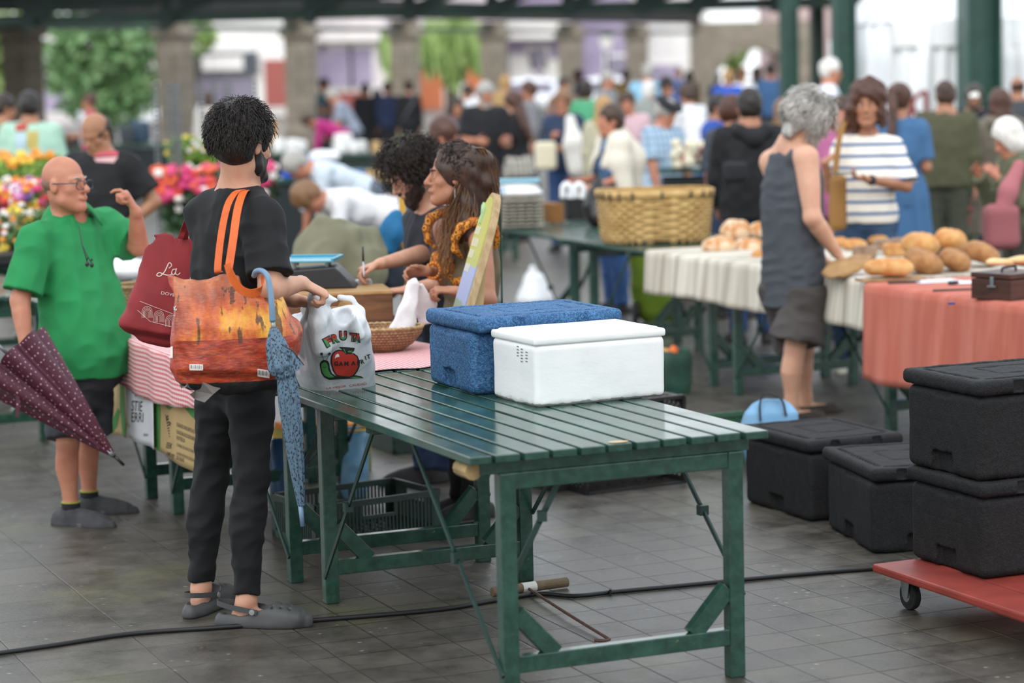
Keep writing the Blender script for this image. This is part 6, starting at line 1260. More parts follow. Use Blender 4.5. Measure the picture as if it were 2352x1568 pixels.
CR1=crust('crust_floury','#b97a44','#d09a62','#e6d6bc',.7); CR2=crust('crust_gold','#b9793c','#cd9656','#dcb47c',.4); CR3=crust('crust_brown','#8d5a30','#a87443','#c79f6d',.3); CR4=crust('crust_rye','#7d6350','#93765f','#b3987f',.5)
def loaf(label,px,py,wpx,hpx,Y,mat,rot=0,tilt=0,depth=None,z=None,seed=0,slash=True,brick=False):
    k=Y/FP; c=D(px,py,Y); w_=wpx*k/2; h_=hpx*k/2; dp=depth if depth else w_*.75; t=thing('bread_loaf',label,'bread',c-ZUP*h_,'loaves on the bread table'); R=rz(rot)@rax((0,1,0),tilt)
    v=Vol(c-max(w_,dp)*1.15,c+max(w_,dp)*1.15,max(.007,w_*.06))
    if brick: v.rbox(c,(w_,dp,h_),R,h_*.5)
    else: v.ell(c+R@A(0,0,-h_*.12),(w_,dp,h_*1.05),R,k=0); v.half(c-R@A(0,0,h_*.86),-R[:,2],.01)
    if slash and not brick:
        for q in (-.35,.1,.5): v.cap(c+R@A(w_*q,-dp*.55,h_*.95),c+R@A(w_*(q+.15),dp*.5,h_*.95),.006,.006,.012,sub=True)
    v.warp(lambda P:.006*wob(P,26,seed)+.003*wob(P,60,seed+1)); v.build('crust',mat,t); return t
L=[('round floury loaf lying lowest and leftmost on the linen cloth',1652,562,84,44,14.45,CR1,0),('floury loaf beside the tank top man, low in the left heap',1717,564,74,44,14.5,CR1,.2),('floury round loaf on top of the left heap by the basket',1690,527,72,50,14.75,CR1,0),('floury loaf half hidden behind the tank top man',1742,528,50,40,15.0,CR1,0),('small loaf peeking out in front of the tank top man',1745,586,40,34,13.9,CR2,0),
('small floury roll furthest back beside the hand of the tank top man',1915,530,42,26,15.2,CR1,0),('round roll in the back row, second from the tan bag',1945,538,54,30,14.9,CR1,.1),('roll in the back row before the striped woman',1979,545,42,24,14.9,CR2,0),('roll at the end of the back row of small rolls',2016,552,48,26,14.7,CR2,.1),('golden roll just behind the reaching hand',1925,556,44,28,14.3,CR2,0),('long golden roll in the second row of rolls',1964,561,58,30,14.2,CR2,.2),('square grey brown loaf in the second row',2028,563,46,30,13.9,CR4,0),('dark rye block near the reaching hand',1986,579,56,30,13.4,CR4,.2),('pale cut loaf between the rye block and the big loaves',2054,574,50,32,13.5,CR2,.1),('pale rye loaf behind the pale cut loaf',2066,558,44,24,13.9,CR4,0),
('big golden loaf on top of the heap, nearer the striped woman',2115,557,86,58,13.1,CR2,-.2),('big golden loaf on top of the heap, nearer the coat',2183,547,74,56,13.2,CR2,-.2),('big brown loaf at the outer end of the heap',2252,579,88,54,12.9,CR3,-.35),('big brown loaf below, beside the outer end loaf',2194,594,80,56,12.7,CR3,-.4),('big brown loaf in the lower row of the heap',2122,598,96,60,12.6,CR3,-.35),('long golden loaf lying in front on the wooden board',2042,611,116,50,12.25,CR2,.05)]
for i,(lb,px,py,w_,h_,Y,mt,tl) in enumerate(L): loaf(lb,px,py,w_,h_,Y,mt,rot=.15*math.sin(i*3.),tilt=-tl if px>2100 else 0,seed=i,brick='block' in lb or 'square' in lb or 'rye' in lb,depth=None if px<2100 else .13)
KR2=M('kraft_bag','#b08b5c',.8,'#96734a',10,bs=50,bst=.5); c=D(1946,612,12.55); v=Vol(c-.25,c+.25,.009); v.loft(D(1900,632,12.5),D(1990,590,12.6),(0,.9,.3),[0,.3,.7,1],[.07,.1,.09,.05],[.02,.04,.035,.02],k=.01); v.warp(lambda P:.008*np.abs(wob(P,40,3))); o=v.build('bread_bag',KR2); tag(o,'brown paper bread bag under the hand of the tank top man','bag')
a=T(3.93,4.12,.80); o=MB().box(A(*D(2045,640,12.25)[:2],.797),(.34,.13,.016),rz(.2)).build('bread_board',M('board_wood','#b08f67',.7,'#94754f',8,4,stretch=(1,8,1)),bevel=.004); tag(o,'long wooden board under the front golden loaf','board')
# money box, knives, paper on the coral cloth
c=G(2321,692,.79); WB=M('wood_dark','#4d2c1f',.45,'#33190f',6,5,stretch=(1,1,8)); e1=nrm(A(-.62,.78,0)); e2=A(e1[1],-e1[0],0)*1; e2=e2 if e2[0]>0 else -e2; Rm=np.stack([e2,e1,ZUP],1); bw,bd,bh=.26,.235,.125; cc=c+e1*bd/2+e2*bw/2
t=thing('money_box','dark wooden box with a metal clasp and handle on the coral cloth','box',cc); MB().box(cc+ZUP*bh*.38,(bw,bd,bh*.76),Rm).build('body',WB,t,bevel=.004); MB().box(cc+ZUP*bh*.89,(bw+.004,bd+.004,bh*.2),Rm).build('lid',WB,t,bevel=.004)
fc=c+e1*bd*.45-e2*.004; MB().box(fc+ZUP*bh*.66,(.008,.018,.05),Rm).box(fc+ZUP*bh*.5-e2*.004,(.006,.05,.008),Rm).build('clasp',STEEL,t,bevel=.002); MB().tube(spl([cc+e2*.05+ZUP*bh,cc+e2*.04+ZUP*(bh+.018),cc-e2*.04+ZUP*(bh+.018),cc-e2*.05+ZUP*bh],5),.006,6).build('handle',M('iron_black','#1d1c1c',.5),t)
def knife(label,px,py,ang,L,blade=.5):
    p=G(px,py,.793); d=A(math.cos(ang),math.sin(ang),0); t=thing('knife',label,'knife',p); MB().bar(p,p+d*L*(1-blade),.022,.014,ZUP).build('handle',M('iron_black','#1d1c1c',.5),t,bevel=.004)
    if blade: MB().bar(p+d*L*(1-blade),p+d*L,.024,.002,ZUP).build('blade',M('blade_steel','#b7babd',.25,metal=.9),t)
knife('black handled knife lying alone before the wooden money box',2143,668,.12,.32,.38); knife('bread knife beside the white papers',2040,650,.18,.42,.6)
def sheet(label,px,py,w_,h_,ang,name='paper_sheet',z=.7925):
    p=G(px,py,z); o=MB().box(p,(w_,h_,.002),rz(ang)).build(name,M('paper_white','#e8e8ea',.8)); tag(o,label,'paper')
sheet('white paper sheet beside the black clip on the coral cloth',2150,645,.24,.16,.3); sheet('white paper sheet touching the wooden money box',2215,648,.12,.15,.1,z=.7935); sheet('small white paper at the end of the wooden board',1985,636,.10,.07,.2,z=.806)
p=G(2190,650,.797); o=MB().box(p,(.05,.03,.02),rz(.5)).build('clip',M('iron_black','#1d1c1c',.5),bevel=.004); tag(o,'small black clip on the white papers','clip')
p=G(2256,695,.796); o=MB().box(p+A(-.14,.0,0),(.03,.012,.01)).build('pen',M('pen_blue','#28407f',.4)); tag(o,'blue pen end beside the wooden money box','pen')
for k,(x,y) in enumerate(((2300,601),(2345,596))): loaf(('pale flat bread piece behind the wooden money box','pale flat bread piece at the picture edge behind the money box')[k],x,y,70,18,11.9,M('crust_pale','#dcc290',.7,'#cdae78',10),slash=False,seed=40+k,depth=.06)
# big wicker basket
bC=A(*G(1541,556,.79)[:2],.79)+TV*.22; t=thing('wicker_basket','big pale woven chestnut basket with dark ties on the rim','basket',bC); WK=M('splint_pale','#c9a86e',.65,'#ad8a52',14,4,bs=60,bst=.2); Bw,Bd,Bh=.36,.25,.31
def bp(a,z,off=0): 
    ca,sa=math.cos(a),math.sin(a); s_=.92+.08*z/Bh; x=math.copysign(abs(ca)**.55,ca)*(Bw*s_+off); y=math.copysign(abs(sa)**.55,sa)*(Bd*s_+off); R_=rz(.12); return bC+R_@A(x,y,z)
m=MB(); ns=44; rows=11
for r in range(rows):
    z=.02+r*(Bh-.04)/rows+.012; P=[]
    for i in range(ns*4+1):
        a=2*PI*i/(ns*4); P.append((bp(a,z-.0125,.007*math.sin(ns/2*a+PI*(r%2))),bp(a,z+.0125,.007*math.sin(ns/2*a+PI*(r%2)))))
    V=[q for pr in P for q in pr]; m.add(V,[(2*i,2*i+2,2*i+3,2*i+1) for i in range(ns*4)])
m.build('weave',WK,t,smooth=True,solid=.004)
m=MB()
for i in range(ns):
    a=2*PI*(i+.5)/ns; w_=.4*2*PI/ns; m.add([bp(a-w_*.6,.0),bp(a+w_*.6,0),bp(a+w_*.6,Bh*.5),bp(a-w_*.6,Bh*.5),bp(a+w_*.6,Bh-.01),bp(a-w_*.6,Bh-.01)],[(0,1,2,3),(3,2,4,5)])
m.build('stakes',WK,t,solid=.004); m=MB(); m.grid(lambda a,b: bp(2*PI*a,Bh-.032+.05*b,.012*math.sin(PI*b)+.003*math.sin(22*2*PI*a)),132,5,wrapu=True); m.build('rim',WK,t,smooth=True,solid=.008)
m=MB()
for i in range(22): a=2*PI*(i+.5)/22; m.bar(bp(a,Bh-.035,.018),bp(a,Bh+.012,.018),.014,.006,bp(a,0,.1)-bp(a,0,0))
m.build('rim_tie',M('tie_dark','#2d2a2c',.6),t)['kind']='stuff'
MB().add([bp(2*PI*i/40,.012,-.01) for i in range(40)],[tuple(range(40))]).build('bottom',WK,t,solid=.006)
# egg trays, scale, crate and boxes on the far table
PULP=M('pulp_grey','#b5b0a2',.9,'#9d988a',20); ec=A(*G(1212,522,.79)[:2],.79)+TV*.12
for k in range(8):
    z=.012+.026*k; t=None; o=MB().grid(lambda a,b: ec+rz(.15)@A((a-.5)*.29,(b-.5)*.29,z+.011*math.sin(a*31)*math.sin(b*31)+.004*math.sin(k)),30,30).build('egg_tray',PULP,smooth=True,solid=.004); tag(o,['lowest grey egg tray of the stack on the far green table','grey egg tray second from the bottom of the stack','grey egg tray third from the bottom of the stack','grey egg tray fourth from the bottom of the stack','grey egg tray fourth from the top of the stack','grey egg tray third from the top of the stack','grey egg tray just under the topmost of the stack','topmost grey egg tray of the stack, beneath the white scale'][k],'egg tray','stacked egg trays')
sc=ec+A(-.02,.05,.225); t=thing('kitchen_scale','white shop scale with a pale blue tray above the egg trays','scale',sc); WP=M('plastic_white','#e4e4e2',.4); v=Vol(sc-.3,sc+.3,.01); v.loft(sc,sc+ZUP*.08,(1,0,0),[0,.6,1],[.19,.15,.14],[.16,.13,.12],p=5,k=.01,flat=(1,1)); v.build('body',WP,t); MB().box(sc+ZUP*.095,(.32,.25,.02)).build('tray',M('tray_pale','#6fb0c4',.3),t,bevel=.006); MB().box(sc+A(-.13,-.14,.04),(.1,.004,.05),rax((1,0,0),-.4)).build('display',M('lcd','#9fb6c9',.3),t)
c=A(*G(1281,512,.79)[:2],.79)+TV*.1; o=MB().box(c+ZUP*.07,(.1,.2,.14),RTAB).build('cardboard_box',M('card_brown','#9a6a38',.85,'#87592c',6),bevel=.003); tag(o,'small brown cardboard box between the egg trays and the black crate','box')
c=G(1305,505,.79)+A(0,.12,0); t=crate('black produce crate with oranges on the far green table',c,A(.36,.06,0),A(-.05,.3,0),.15,CK,'bars')
ORG=M('orange_peel','#d07a2c',.5,'#c06a22',30)
OL=('orange in the black crate, nearest the cardboard box','orange in the black crate, in the front middle','orange in the black crate, next to the black bag','orange in the black crate, back row near the box','orange in the black crate, back row middle','orange in the black crate, back row near the black bag')
for i in range(6): o=MB().ball(c+A(.07+.1*(i%3),.08+.12*(i//3),.115),.04,n=14).build('orange',ORG,smooth=True); tag(o,OL[i],'orange','oranges in the black crate')
v=Vol(D(1372,450,17.0)-.4,D(1372,450,17.0)+.4,.013); v.loft(D(1372,498,17.0),D(1374,402,17.1),(1,0,0),[0,.2,.6,.9,1],[.09,.11,.08,.03,.015],[.08,.09,.06,.02,.012],k=.01); v.warp(lambda P:.01*np.abs(wob(P,30,4))); o=v.build('carrier_bag',M('film_black','#141312',.3,'#1d1b1a',8)); tag(o,'black plastic bag held over the black crate by the woman in the cream cardigan','bag')
for k,(x,y) in enumerate(((1302,440),(1330,435))): o=MB().tube(spl([D(x-9,455,16.8),D(x-8,430,16.8),D(x+2,424,16.8),D(x+10,436,16.8),D(x+6,456,16.8)],6),.022,8).build('bag_loop',M('film_white','#e6e8ea',.4),smooth=True); tag(o,('white plastic bag handle sticking up beside the brown box','white plastic bag handle sticking up beside the black bag')[k],'bag')
# under the far tables
LIME=cloth('trolley_lime','#7d9a2c','#6a8622',ns=5); c=G(1512,742); t=thing('shopping_trolley','lime green wheeled shopping trolley under the far table','trolley',c); v=Vol(c-.5,c+A(.5,.5,1.),.014); v.loft(c+ZUP*.12,c+ZUP*.66,(1,.1,0),[0,.3,.8,1],[.17,.2,.2,.16],[.13,.16,.15,.1],p=3,k=.02); v.warp(lambda P:.008*wob(P,20,3)); v.build('bag',LIME,t)
for q in (-1,1): MB().lathe(c+A(q*.17-.02,-.1,.085),[(0,0),(.085,0),(.085,.03),(0,.03)],18,ax=(1,.1,0)).build('wheel',RUB,t)
MB().tube(A([c+A(-.15,.12,.1),c+A(-.15,.14,.95),c+A(.15,.14,.95),c+A(.15,.12,.1)]),.012,8).build('frame',M('iron_black','#1d1c1c',.5),t)
c=G(1230,700); v=Vol(c-.4,c+A(.4,.4,.5),.014); v.loft(c+ZUP*.01,c+ZUP*.2,(1,0,0),[0,.2,1],[.14,.16,.1],[.12,.13,.06],k=.02); v.chain([c+A(-.06,0,.18),c+A(-.02,0,.3),c+A(.04,0,.18)],[.03,.022,.03],.03); v.warp(lambda P:.012*np.abs(wob(P,24,4))); o=v.build('carrier_bag',M('film_white','#e6e8ea',.4)); tag(o,'white carrier bag standing on the floor under the egg tray table','bag')
c=G(1540,905); t=thing('produce_bag','dark green shopping bag with vegetables on the floor behind the white box','bag',c); v=Vol(c-.4,c+A(.4,.4,.5),.011); v.loft(c+ZUP*.01,c+ZUP*.27,(.9,.4,0),[0,.2,.8,1],[.11,.13,.13,.11],[.09,.1,.1,.08],p=3,k=.02,flat=(0,1)); v.loft(c+ZUP*.14,c+ZUP*.3,(.9,.4,0),[0,1],[.1,.1],[.07,.07],k=.01,sub=True); v.warp(lambda P:.008*np.abs(wob(P,26,4))); v.build('body',M('bag_bottle','#1d3a30',.6,'#2b5546',8),t)
m=MB().ball(c+A(.02,-.03,.24),(.03,.03,.05)).build('carrot',M('carrot_orange','#dd6a24',.5),t,smooth=True); MB().ball(c+A(-.04,.0,.22),(.06,.05,.05),noise=.1).build('bread',CR2,t,smooth=True)
o=MB().ball(G(1452,745)+A(0,.5,.05),.08).build('wheel_stop',RUB); bpy.data.objects.remove(o)
# white bags and a straw basket behind the man in green
c=A(*G(300,640,.79)[:2],.79); v=Vol(c-.4,c+.4,.012); v.ell(c+ZUP*.05,(.18,.12,.06),k=.03); v.ell(c+A(-.07,0,.1),(.06,.05,.05),k=.03); v.warp(lambda P:.012*np.abs(wob(P,24,6))-.005); o=v.build('carrier_bag',M('film_white','#e6e8ea',.4)); tag(o,'crumpled white plastic bag on the table behind the man in green','bag')
c=A(*G(318,745,.79)[:2],.79)+A(.02,.12,0); t=thing('straw_basket','round straw basket behind the red bag on the gingham table','basket',c); m=MB().lathe(c,[(0,.003),(.12,0),(.145,.08),(.15,.17),(.143,.17),(.135,.08),(.11,.015),(0,.012)],40); m.build('wall',weave('straw_dark','#a98a5c','#6f5535',40,70),t,smooth=True); MB().tube(A([c+A(.148*math.cos(a),.148*math.sin(a),.17) for a in np.linspace(0,2*PI,50)]),.008,6,caps=False).build('rim',M('straw_rim','#c2a77c',.8,'#94774f',60),t,smooth=True)
# ---------------------------------------------------------------- flowers
def flowers(name,label,box,n,cols,leaf,seed,r=.022,nl=600,ls=.05,kind='stuff',top=.25):
    g=np.random.default_rng(seed); (x0,x1),(y0,y1),(z0,z1)=box; t=thing(name,label,'flowers',((x0+x1)/2,(y0+y1)/2,z0)); t['kind']=kind; V=[];F=[];k=0
    for _ in range(nl):
        p=A(g.uniform(x0,x1),g.uniform(y0,y1),z0+(z1-z0)*(g.random()**.8)*.95); a=nrm(g.normal(size=3)); b=nrm(np.cross(a,g.normal(size=3))); s=ls*(.6+.8*g.random()); V+=[p-a*s*.5,p+b*s*.25,p+a*s*.5,p-b*s*.25]; F.append((k,k+1,k+2,k+3)); k+=4
    o=mesh_obj('foliage',V,F,leaf,t); o['kind']='stuff'; m=MB()
    for i in range(n):
        z=z0+(z1-z0)*(1-top*g.random()**1.5*2); p=A(g.uniform(x0,x1),g.uniform(y0,y1) if g.random()<.7 else y0,z); ci=int(g.integers(len(cols))); s=r*(.7+.6*g.random())
        if g.random()<.5:
            for q in range(5): aa=2*PI*q/5; m.ball(p+A(math.cos(aa)*s*.6,-.2*s,math.sin(aa)*s*.6),(s*.5,s*.3,s*.5),n=6,m=ci)
        else: m.ball(p,(s,s*.8,s*.75),n=6,m=ci)
    o=m.build('blossom',cols,t,smooth=True); o['kind']='stuff'; return t
FC={k:M('petal_'+k,c,.6,c2,30) for k,(c,c2) in dict(red=('#c93434','#d84a3c'),coral=('#e0563a','#e87048'),pink=('#d83a6e','#e0588a'),rose=('#d78fc0','#c46fae'),orange=('#e88a2a','#efa23c'),yellow=('#e8c53a','#f0d860'),white=('#ece6e0','#f2eee8'),magenta=('#c42a62','#cf3f78'),purple=('#5a3a7a','#6a4a8c')).items()}
LG=M('leaf_bright','#8fae4a',.6,'#6f9440',6); LD=M('leaf_mid','#5d7d3f',.6,'#46682f',6); LDk=M('leaf_deep','#3f5f38',.6,'#2f4a2c',6)
xa=lambda px,Y:(px-1176)/FP*Y
flowers('cut_flowers','mixed bright cut flowers in trays at the left edge',((xa(-40,16.5),xa(135,16.5)),(15.6,17.3),(.84,1.20)),330,[FC[k] for k in('red','coral','pink','rose','orange','yellow','white','magenta','purple')],LD,1,.032,1500,.06,top=.4)
flowers('leafy_bedding_plants','pale green leafy plants with a few orange flowers behind the cut flowers',((xa(-30,19),xa(125,19)),(18.3,19.6),(1.0,1.3)),26,[FC['orange'],FC['orange'],FC['yellow']],LG,2,.04,1600,.07,top=.05)
flowers('yellow_daisies','yellow and white daisies low in front of the cut flowers',((xa(20,15.2),xa(110,15.2)),(14.9,15.4),(.84,1.1)),46,[FC['yellow'],FC['white'],FC['orange']],LD,3,.024,700,.05,top=.5)
c=T(.35,8.1,.785); t=thing('plant_tray','black plastic plant tray under the cut flowers','tray',c); 
for i,(u,v) in enumerate(((.1,8.25),(.62,8.25),(.1,9.2),(.62,9.2))): MB().box(T(u+.22,v+.3,.82),(.46,.8,.07),RTAB).build('tray_cell',CK,t,bevel=.01)
# flower trolleys with perforated posts
def cart(label,px,Y,w_,d_,posts,seed,cols):
    x=xa(px,Y); t=thing('flower_trolley',label,'trolley',(x,Y,0)); POST=M('post_zinc','#6f7475',.5,'#575c5e',30,metal=.4)
    for (sx,sy) in posts:
        m=MB(); b=A(x+sx,Y+sy,0)
        for q in (-.018,.018): m.box(b+A(q,0,.92),(.008,.03,1.84))
        for i in range(46): m.box(b+A(0,0,.03+i*.04),(.04,.026,.016))
        m.build('post',POST,t)
    for z in (.25,.72): MB().box(A(x,Y,z),(w_,d_,.03)).build('shelf',CK,t,bevel=.004)
    g=np.random.default_rng(seed); LP=M('pot_black','#1a1a1b',.6)
    for z in (.27,.74):
        for i in range(max(2,int(w_/.2))): MB().lathe(A(x-w_/2+w_*(i+.5)/max(2,int(w_/.2)),Y-d_*.3,z),[(0,0),(.07,0),(.09,.16),(.085,.16),(0,.14)],12).build('flower_pot',LP,t)
    return t
cart('flower trolley with perforated posts beside the man in black, at his left',412,20.5,.26,.5,((-.1,-.25),(.04,-.1),(.08,-.25),(-.06,.25)),5,None)
cart('flower trolley with tall posts behind the head of the man in black',535,21.5,.62,.5,((-.18,-.25),(-.1,.0),(-.02,.2),(.06,-.2),(.24,.2)),6,None)
flowers('geraniums','red and coral geraniums with white blossoms on the flower trolley',((xa(372,20.3),xa(520,20.3)),(19.9,20.6),(.86,1.12)),130,[FC[k] for k in('coral','red','magenta','pink','white','coral')],LDk,7,.05,900,.08,top=.45)
flowers('upright_stems','tall yellow green budding stems above the geraniums',((xa(400,21),xa(510,21)),(20.8,21.3),(1.0,1.36)),34,[FC['yellow'],FC['white']],LG,8,.025,700,.1,top=.2)
flowers('geraniums','pink geraniums with pale leaves beside the beard of the man in black',((xa(600,20.6),xa(645,20.6)),(20.3,20.8),(.84,1.12)),26,[FC['pink'],FC['magenta'],FC['white']],LDk,9,.045,320,.08,top=.5)
flowers('trailing_plants','dark trailing leaves hanging below the geraniums',((xa(385,20.2),xa(500,20.2)),(20.,20.4),(.6,.9)),10,[FC['red'],FC['white']],LDk,10,.03,700,.08)
# ---------------------------------------------------------------- far stalls
far=[('green slatted table far behind the writing man',6.0,15.4),('green slatted table furthest behind the writing man',6.0,17.5)]
for lb,u,v in far: table(lb,u,v,struts=False)
def stall(label,px,Y,w_,d_,mat,h=.78,ang=0):
    x=xa(px,Y); t=thing('stall_table',label,'table',(x,Y,0)); MB().box(A(x,Y,h-.02),(w_,d_,.04),rz(ang)).build('tabletop',PAINT,t); MB().box(A(x,Y-d_*.02,h/2-.03),(w_-.06,d_-.1,h-.08),rz(ang)).build('drape',mat,t); return t
DKC=M('drape_dark','#22282a',.9); stall('dark draped stall table with white tubs, behind the pink geraniums',690,34,1.6,.9,DKC); stall('dark stall table below the bending woman in magenta',620,37,1.2,.9,DKC); stall('green stall table below the plaid shirted seller',850,33,1.9,.8,M('drape_green','#26332d',.9)); stall('long stall table in the shade of the left pillars',290,40,2.6,.9,DKC); stall('stall table at the left edge under the first pillar',110,38,1.4,.9,DKC)
for i,(px,py,Y,s,mt,lb) in enumerate([(640,290,33.8,.16,WP,'white tub beside the dark draped stall edge'),(668,296,33.7,.15,WP,'white tub in the middle of the dark draped stall'),(690,300,33.6,.14,WP,'white tub nearest the woman in magenta'),(786,282,32.8,.22,WP,'tall white canister on the green stall table'),(815,296,32.7,.14,WP,'small white pot beside the tall canister'),(862,290,32.6,.13,M('card_tan','#b99a6c',.9),'tan carton on the green stall table'),(830,280,33,.14,WP,'white tray pile on the green stall table'),(610,245,36.5,.3,M('cheese_tan','#b58a4a',.8),'tan heap of goods on the dark far stall'),(130,308,37.5,.22,M('card_tan','#b99a6c',.9),'tan crate under the first pillar'),(165,300,37.6,.2,M('crate_dark','#35302b',.8),'dark crate under the first pillar'),(320,270,39.9,.3,M('tarp_blue','#33475a',.8),'dark blue covered heap on the shaded stall'),(290,275,39.5,.25,M('tarp_grey','#3a3f44',.8),'dark grey covered heap on the shaded stall')]):
    c=D(px,py,Y); c[2]=.785+s*.63; v=Vol(c-s*1.3,c+s*1.3,s/7); v.rbox(c,(s*.5,s*.45,s*.62),rz(.3*i),s*.12); v.warp(lambda P:.012*wob(P,14,i)); o=v.build('goods',mt); o.name=('tub','tub','tub','canister','pot','carton','tray_pile','goods_heap','crate','crate','covered_heap','covered_heap','box')[i]; tag(o,lb,o.name.split('.')[0].replace('_',' '))
stall('dark stall table under the blue tub behind the bending women',725,24.6,.75,.5,DKC,.84); c=D(690,372,24.5); c[2]=.90; o=MB().box(c,(.36,.3,.12)).build('plastic_tub',M('tub_blue','#1f4fc0',.4),bevel=.02); tag(o,'bright blue plastic tub behind the bending women','tub')
c=D(745,362,24.6); v=Vol(c-.3,c+.3,.02); v.ell(c,(.16,.1,.08)); v.warp(lambda P:.02*wob(P,20,3)); o=v.build('carrier_bag',M('film_white','#e6e8ea',.4)); tag(o,'white plastic bag beside the bright blue tub','bag')
for k,(px,py) in enumerate(((830,350),(865,345),(895,350))): o=MB().box(A(*D(px,py,24.6)[:2],.845),(.32,.3,.12),RTAB).build('produce_box',M('card_tan','#b99a6c',.9) if k else M('crate_bl','#3f6f94',.5),bevel=.01); tag(o,('blue produce crate on the far green table','tan produce box on the far green table, middle one','tan produce box on the far green table, last one')[k],'crate')
c=D(955,320,30); flowers('green_produce','bright green leafy bunches on the stall behind the curly haired man',((c[0]-.25,c[0]+.25),(29.8,30.2),(.8,1.05)),2,[FC['white']],LG,12,.02,500,.12)
c=D(1592,352,19.5); t=thing('vegetable_heap','heap of cauliflowers and red vegetables behind the plaid shirted man','vegetables',c); t['kind']='stuff'; g=np.random.default_rng(4); m=MB()
for i in range(46): m.ball(c+A(g.uniform(-.14,.14),g.uniform(-.1,.1),g.uniform(-.1,.08)),.045*(.7+.6*g.random()),n=8,m=int(i%3==0))
m.build('heads',[M('caulif','#d8d0b8',.8),M('radish','#9c3f4f',.6)],t,smooth=True)['kind']='stuff'; stall('produce stall behind the plaid shirted man',1592,19.7,.5,.4,DKC,1.06)
flowers('red_plants','red flowering plants behind the long haired woman in the taupe coat',((xa(2190,20.5),xa(2235,20.5)),(20.3,20.7),(.02,1.0)),26,[FC['red'],FC['pink']],LDk,14,.04,300,.09)
# red hand trucks leaning at the tent
HT=M('handtruck_red','#7a2a2e',.5)
for k,px in enumerate((2100,2136)):
    Y=24.5+.6*k; x=xa(px,Y); t=thing('hand_truck',('red hand truck by the white tent, nearer the columns','red hand truck by the white tent, nearer the olive jacket')[k],'hand truck',(x,Y,0)); z=1.55
    MB().tube(A([(x,Y,.15),(x,Y,z-.25),(x,Y+.02,z)]),.028,8).build('upright',HT,t); MB().tube(spl([(x,Y+.02,z),(x-.09,Y,z-.04),(x-.14,Y,z-.14),(x-.08,Y,z-.24),(x,Y,z-.3)],5),.024,8).build('handle_bow',HT,t); MB().box((x,Y-.1,.03),(.3,.2,.012)).build('toe_plate',HT,t)
    for q in (-1,1): MB().lathe((x+q*.15-.02,Y+.08,.12),[(0,0),(.12,0),(.12,.04),(0,.04)],16,ax=(1,0,0)).build('wheel',RUB,t)
# ---------------------------------------------------------------- the market crowd
def C(c): return cloth(c.strip('#'),c,None)
def hor(px): return 150-(px-1176)*.0236
def crowd(label,px,yt,Y,ang,sex='m',hr=('short','dark'),sk='light',top='#333333',sleeve=.6,bot=('pants','#2b3a55'),arms=('down','down'),lean=0,turn=0,down=8,girth=1.,h=None,fn=None,tmat=None,hem=-.08,shoes='#2a2726',z=0,side=0,ease=.018,drape=.01,gap=.11,len_=.25,vol=1.1):
    h=h or EYE-(yt-hor(px))*Y/FP; x=D(px,yt,Y)[0]; J=stand(x,Y,ang,h-.012,sex,lean,turn,down,arms,gap,z,girth=girth,side=side); p=person(label,J); vx=min(.02,max(.0095,Y*.00062))
    body(J,p,SK[sk],vx); tm=tmat or C(top); kind,bc=bot
    if kind=='dress': shirt(J,p,tm,'dress',sleeve=sleeve,hem=-.1,ease=ease,h=vx,wr=.005,seed=int(px),skirt=bc,bust=.03)
    else:
        S=shirt(J,p,tm,'shirt',sleeve=sleeve,hem=hem,ease=ease,h=vx,wr=.006,seed=int(px),drape=drape,bust=.03 if sex=='f' else 0,cuff=.01); J['shirt']=S
        if kind=='skirt':
            v=Vol(J['pel']-A(.4,.4,.9),J['pel']+A(.4,.4,.3),vx); v.loft(A(J['pel'][0],J['pel'][1],bc[1]),J['pel']+J['up']*.07,J['r'],[0,.6,1],A(.235,.21,.175)*girth,A(.17,.155,.13)*girth,k=.02,flat=(1,1)); v.build('skirt',bc[0],p)
        else: trousers(J,p,C(bc),'trousers' if kind=='pants' else 'shorts',length=2.02 if kind=='pants' else .9,h=vx*1.1,wide=.012,seed=int(px)+1)
    for q in 'RL': shoe(J,q,p,M('shoe_'+shoes.strip('#'),shoes,.7),M('sole_dark','#151414',.8),h=max(.01,vx*.8))
    if hr: hair(J,p,HAIR[hr[1]],hr[0],h=max(.009,vx*.8),vol=vol,amp=.004,length=len_)
    if fn: fn(J,p)
    return J
def glasses(J,p):
    c,R,s=J['hc'],J['hR'],J['hs']; P=lambda x,y,z:c+R@(A(x,y,z)*s); m=MB()
    for q in (-1,1): m.tube(A([P(q*(.034+.024*math.cos(a)),.108,-.002+.018*math.sin(a)) for a in np.linspace(0,2*PI,16)]),.003,5,caps=False).tube(A([P(q*.06,.1,.004),P(q*.084,.0,.006)]),.003,5)
    m.build('glasses',M('glasses_dark','#241f1e',.3),p)
def cap(col,bill=True,beret=False):
    def f(J,p):
        c,R,s=J['hc'],J['hR'],J['hs']; P=lambda x,y,z:c+R@(A(x,y,z)*s); v=Vol(c-.25,c+.25,.01)
        if beret: v.ell(P(0,.0,.105),A(.13,.135,.036)*s,R@rax((1,0,0),-.12)); v.ell(P(0,-.01,.085),A(.086,.1,.04)*s,R,.02)
        else:
            v.ell(P(0,-.014,.05),A(.086,.106,.09)*s,R); v.half(P(0,0,.035),R@A(0,0,-1.))
            if bill: v.ell(P(0,.125,.04),A(.06,.065,.01)*s,R@rax((1,0,0),-.15),.012)
        v.build('beret' if beret else 'cap',C(col),p)
    return f
def hood(col):
    def f(J,p):
        v=Vol(J['neck']-.3,J['neck']+.3,.014); n=J['neck']; v.chain([n+J['r']*.1+J['fb']*.04,n+J['r']*.09-J['fb']*.08-J['up']*.03,n-J['fb']*.125-J['up']*.08,n-J['r']*.09-J['fb']*.08-J['up']*.03,n-J['r']*.1+J['fb']*.04],[.035,.045,.06,.045,.035],.03); v.build('hood',C(col),p)
    return f
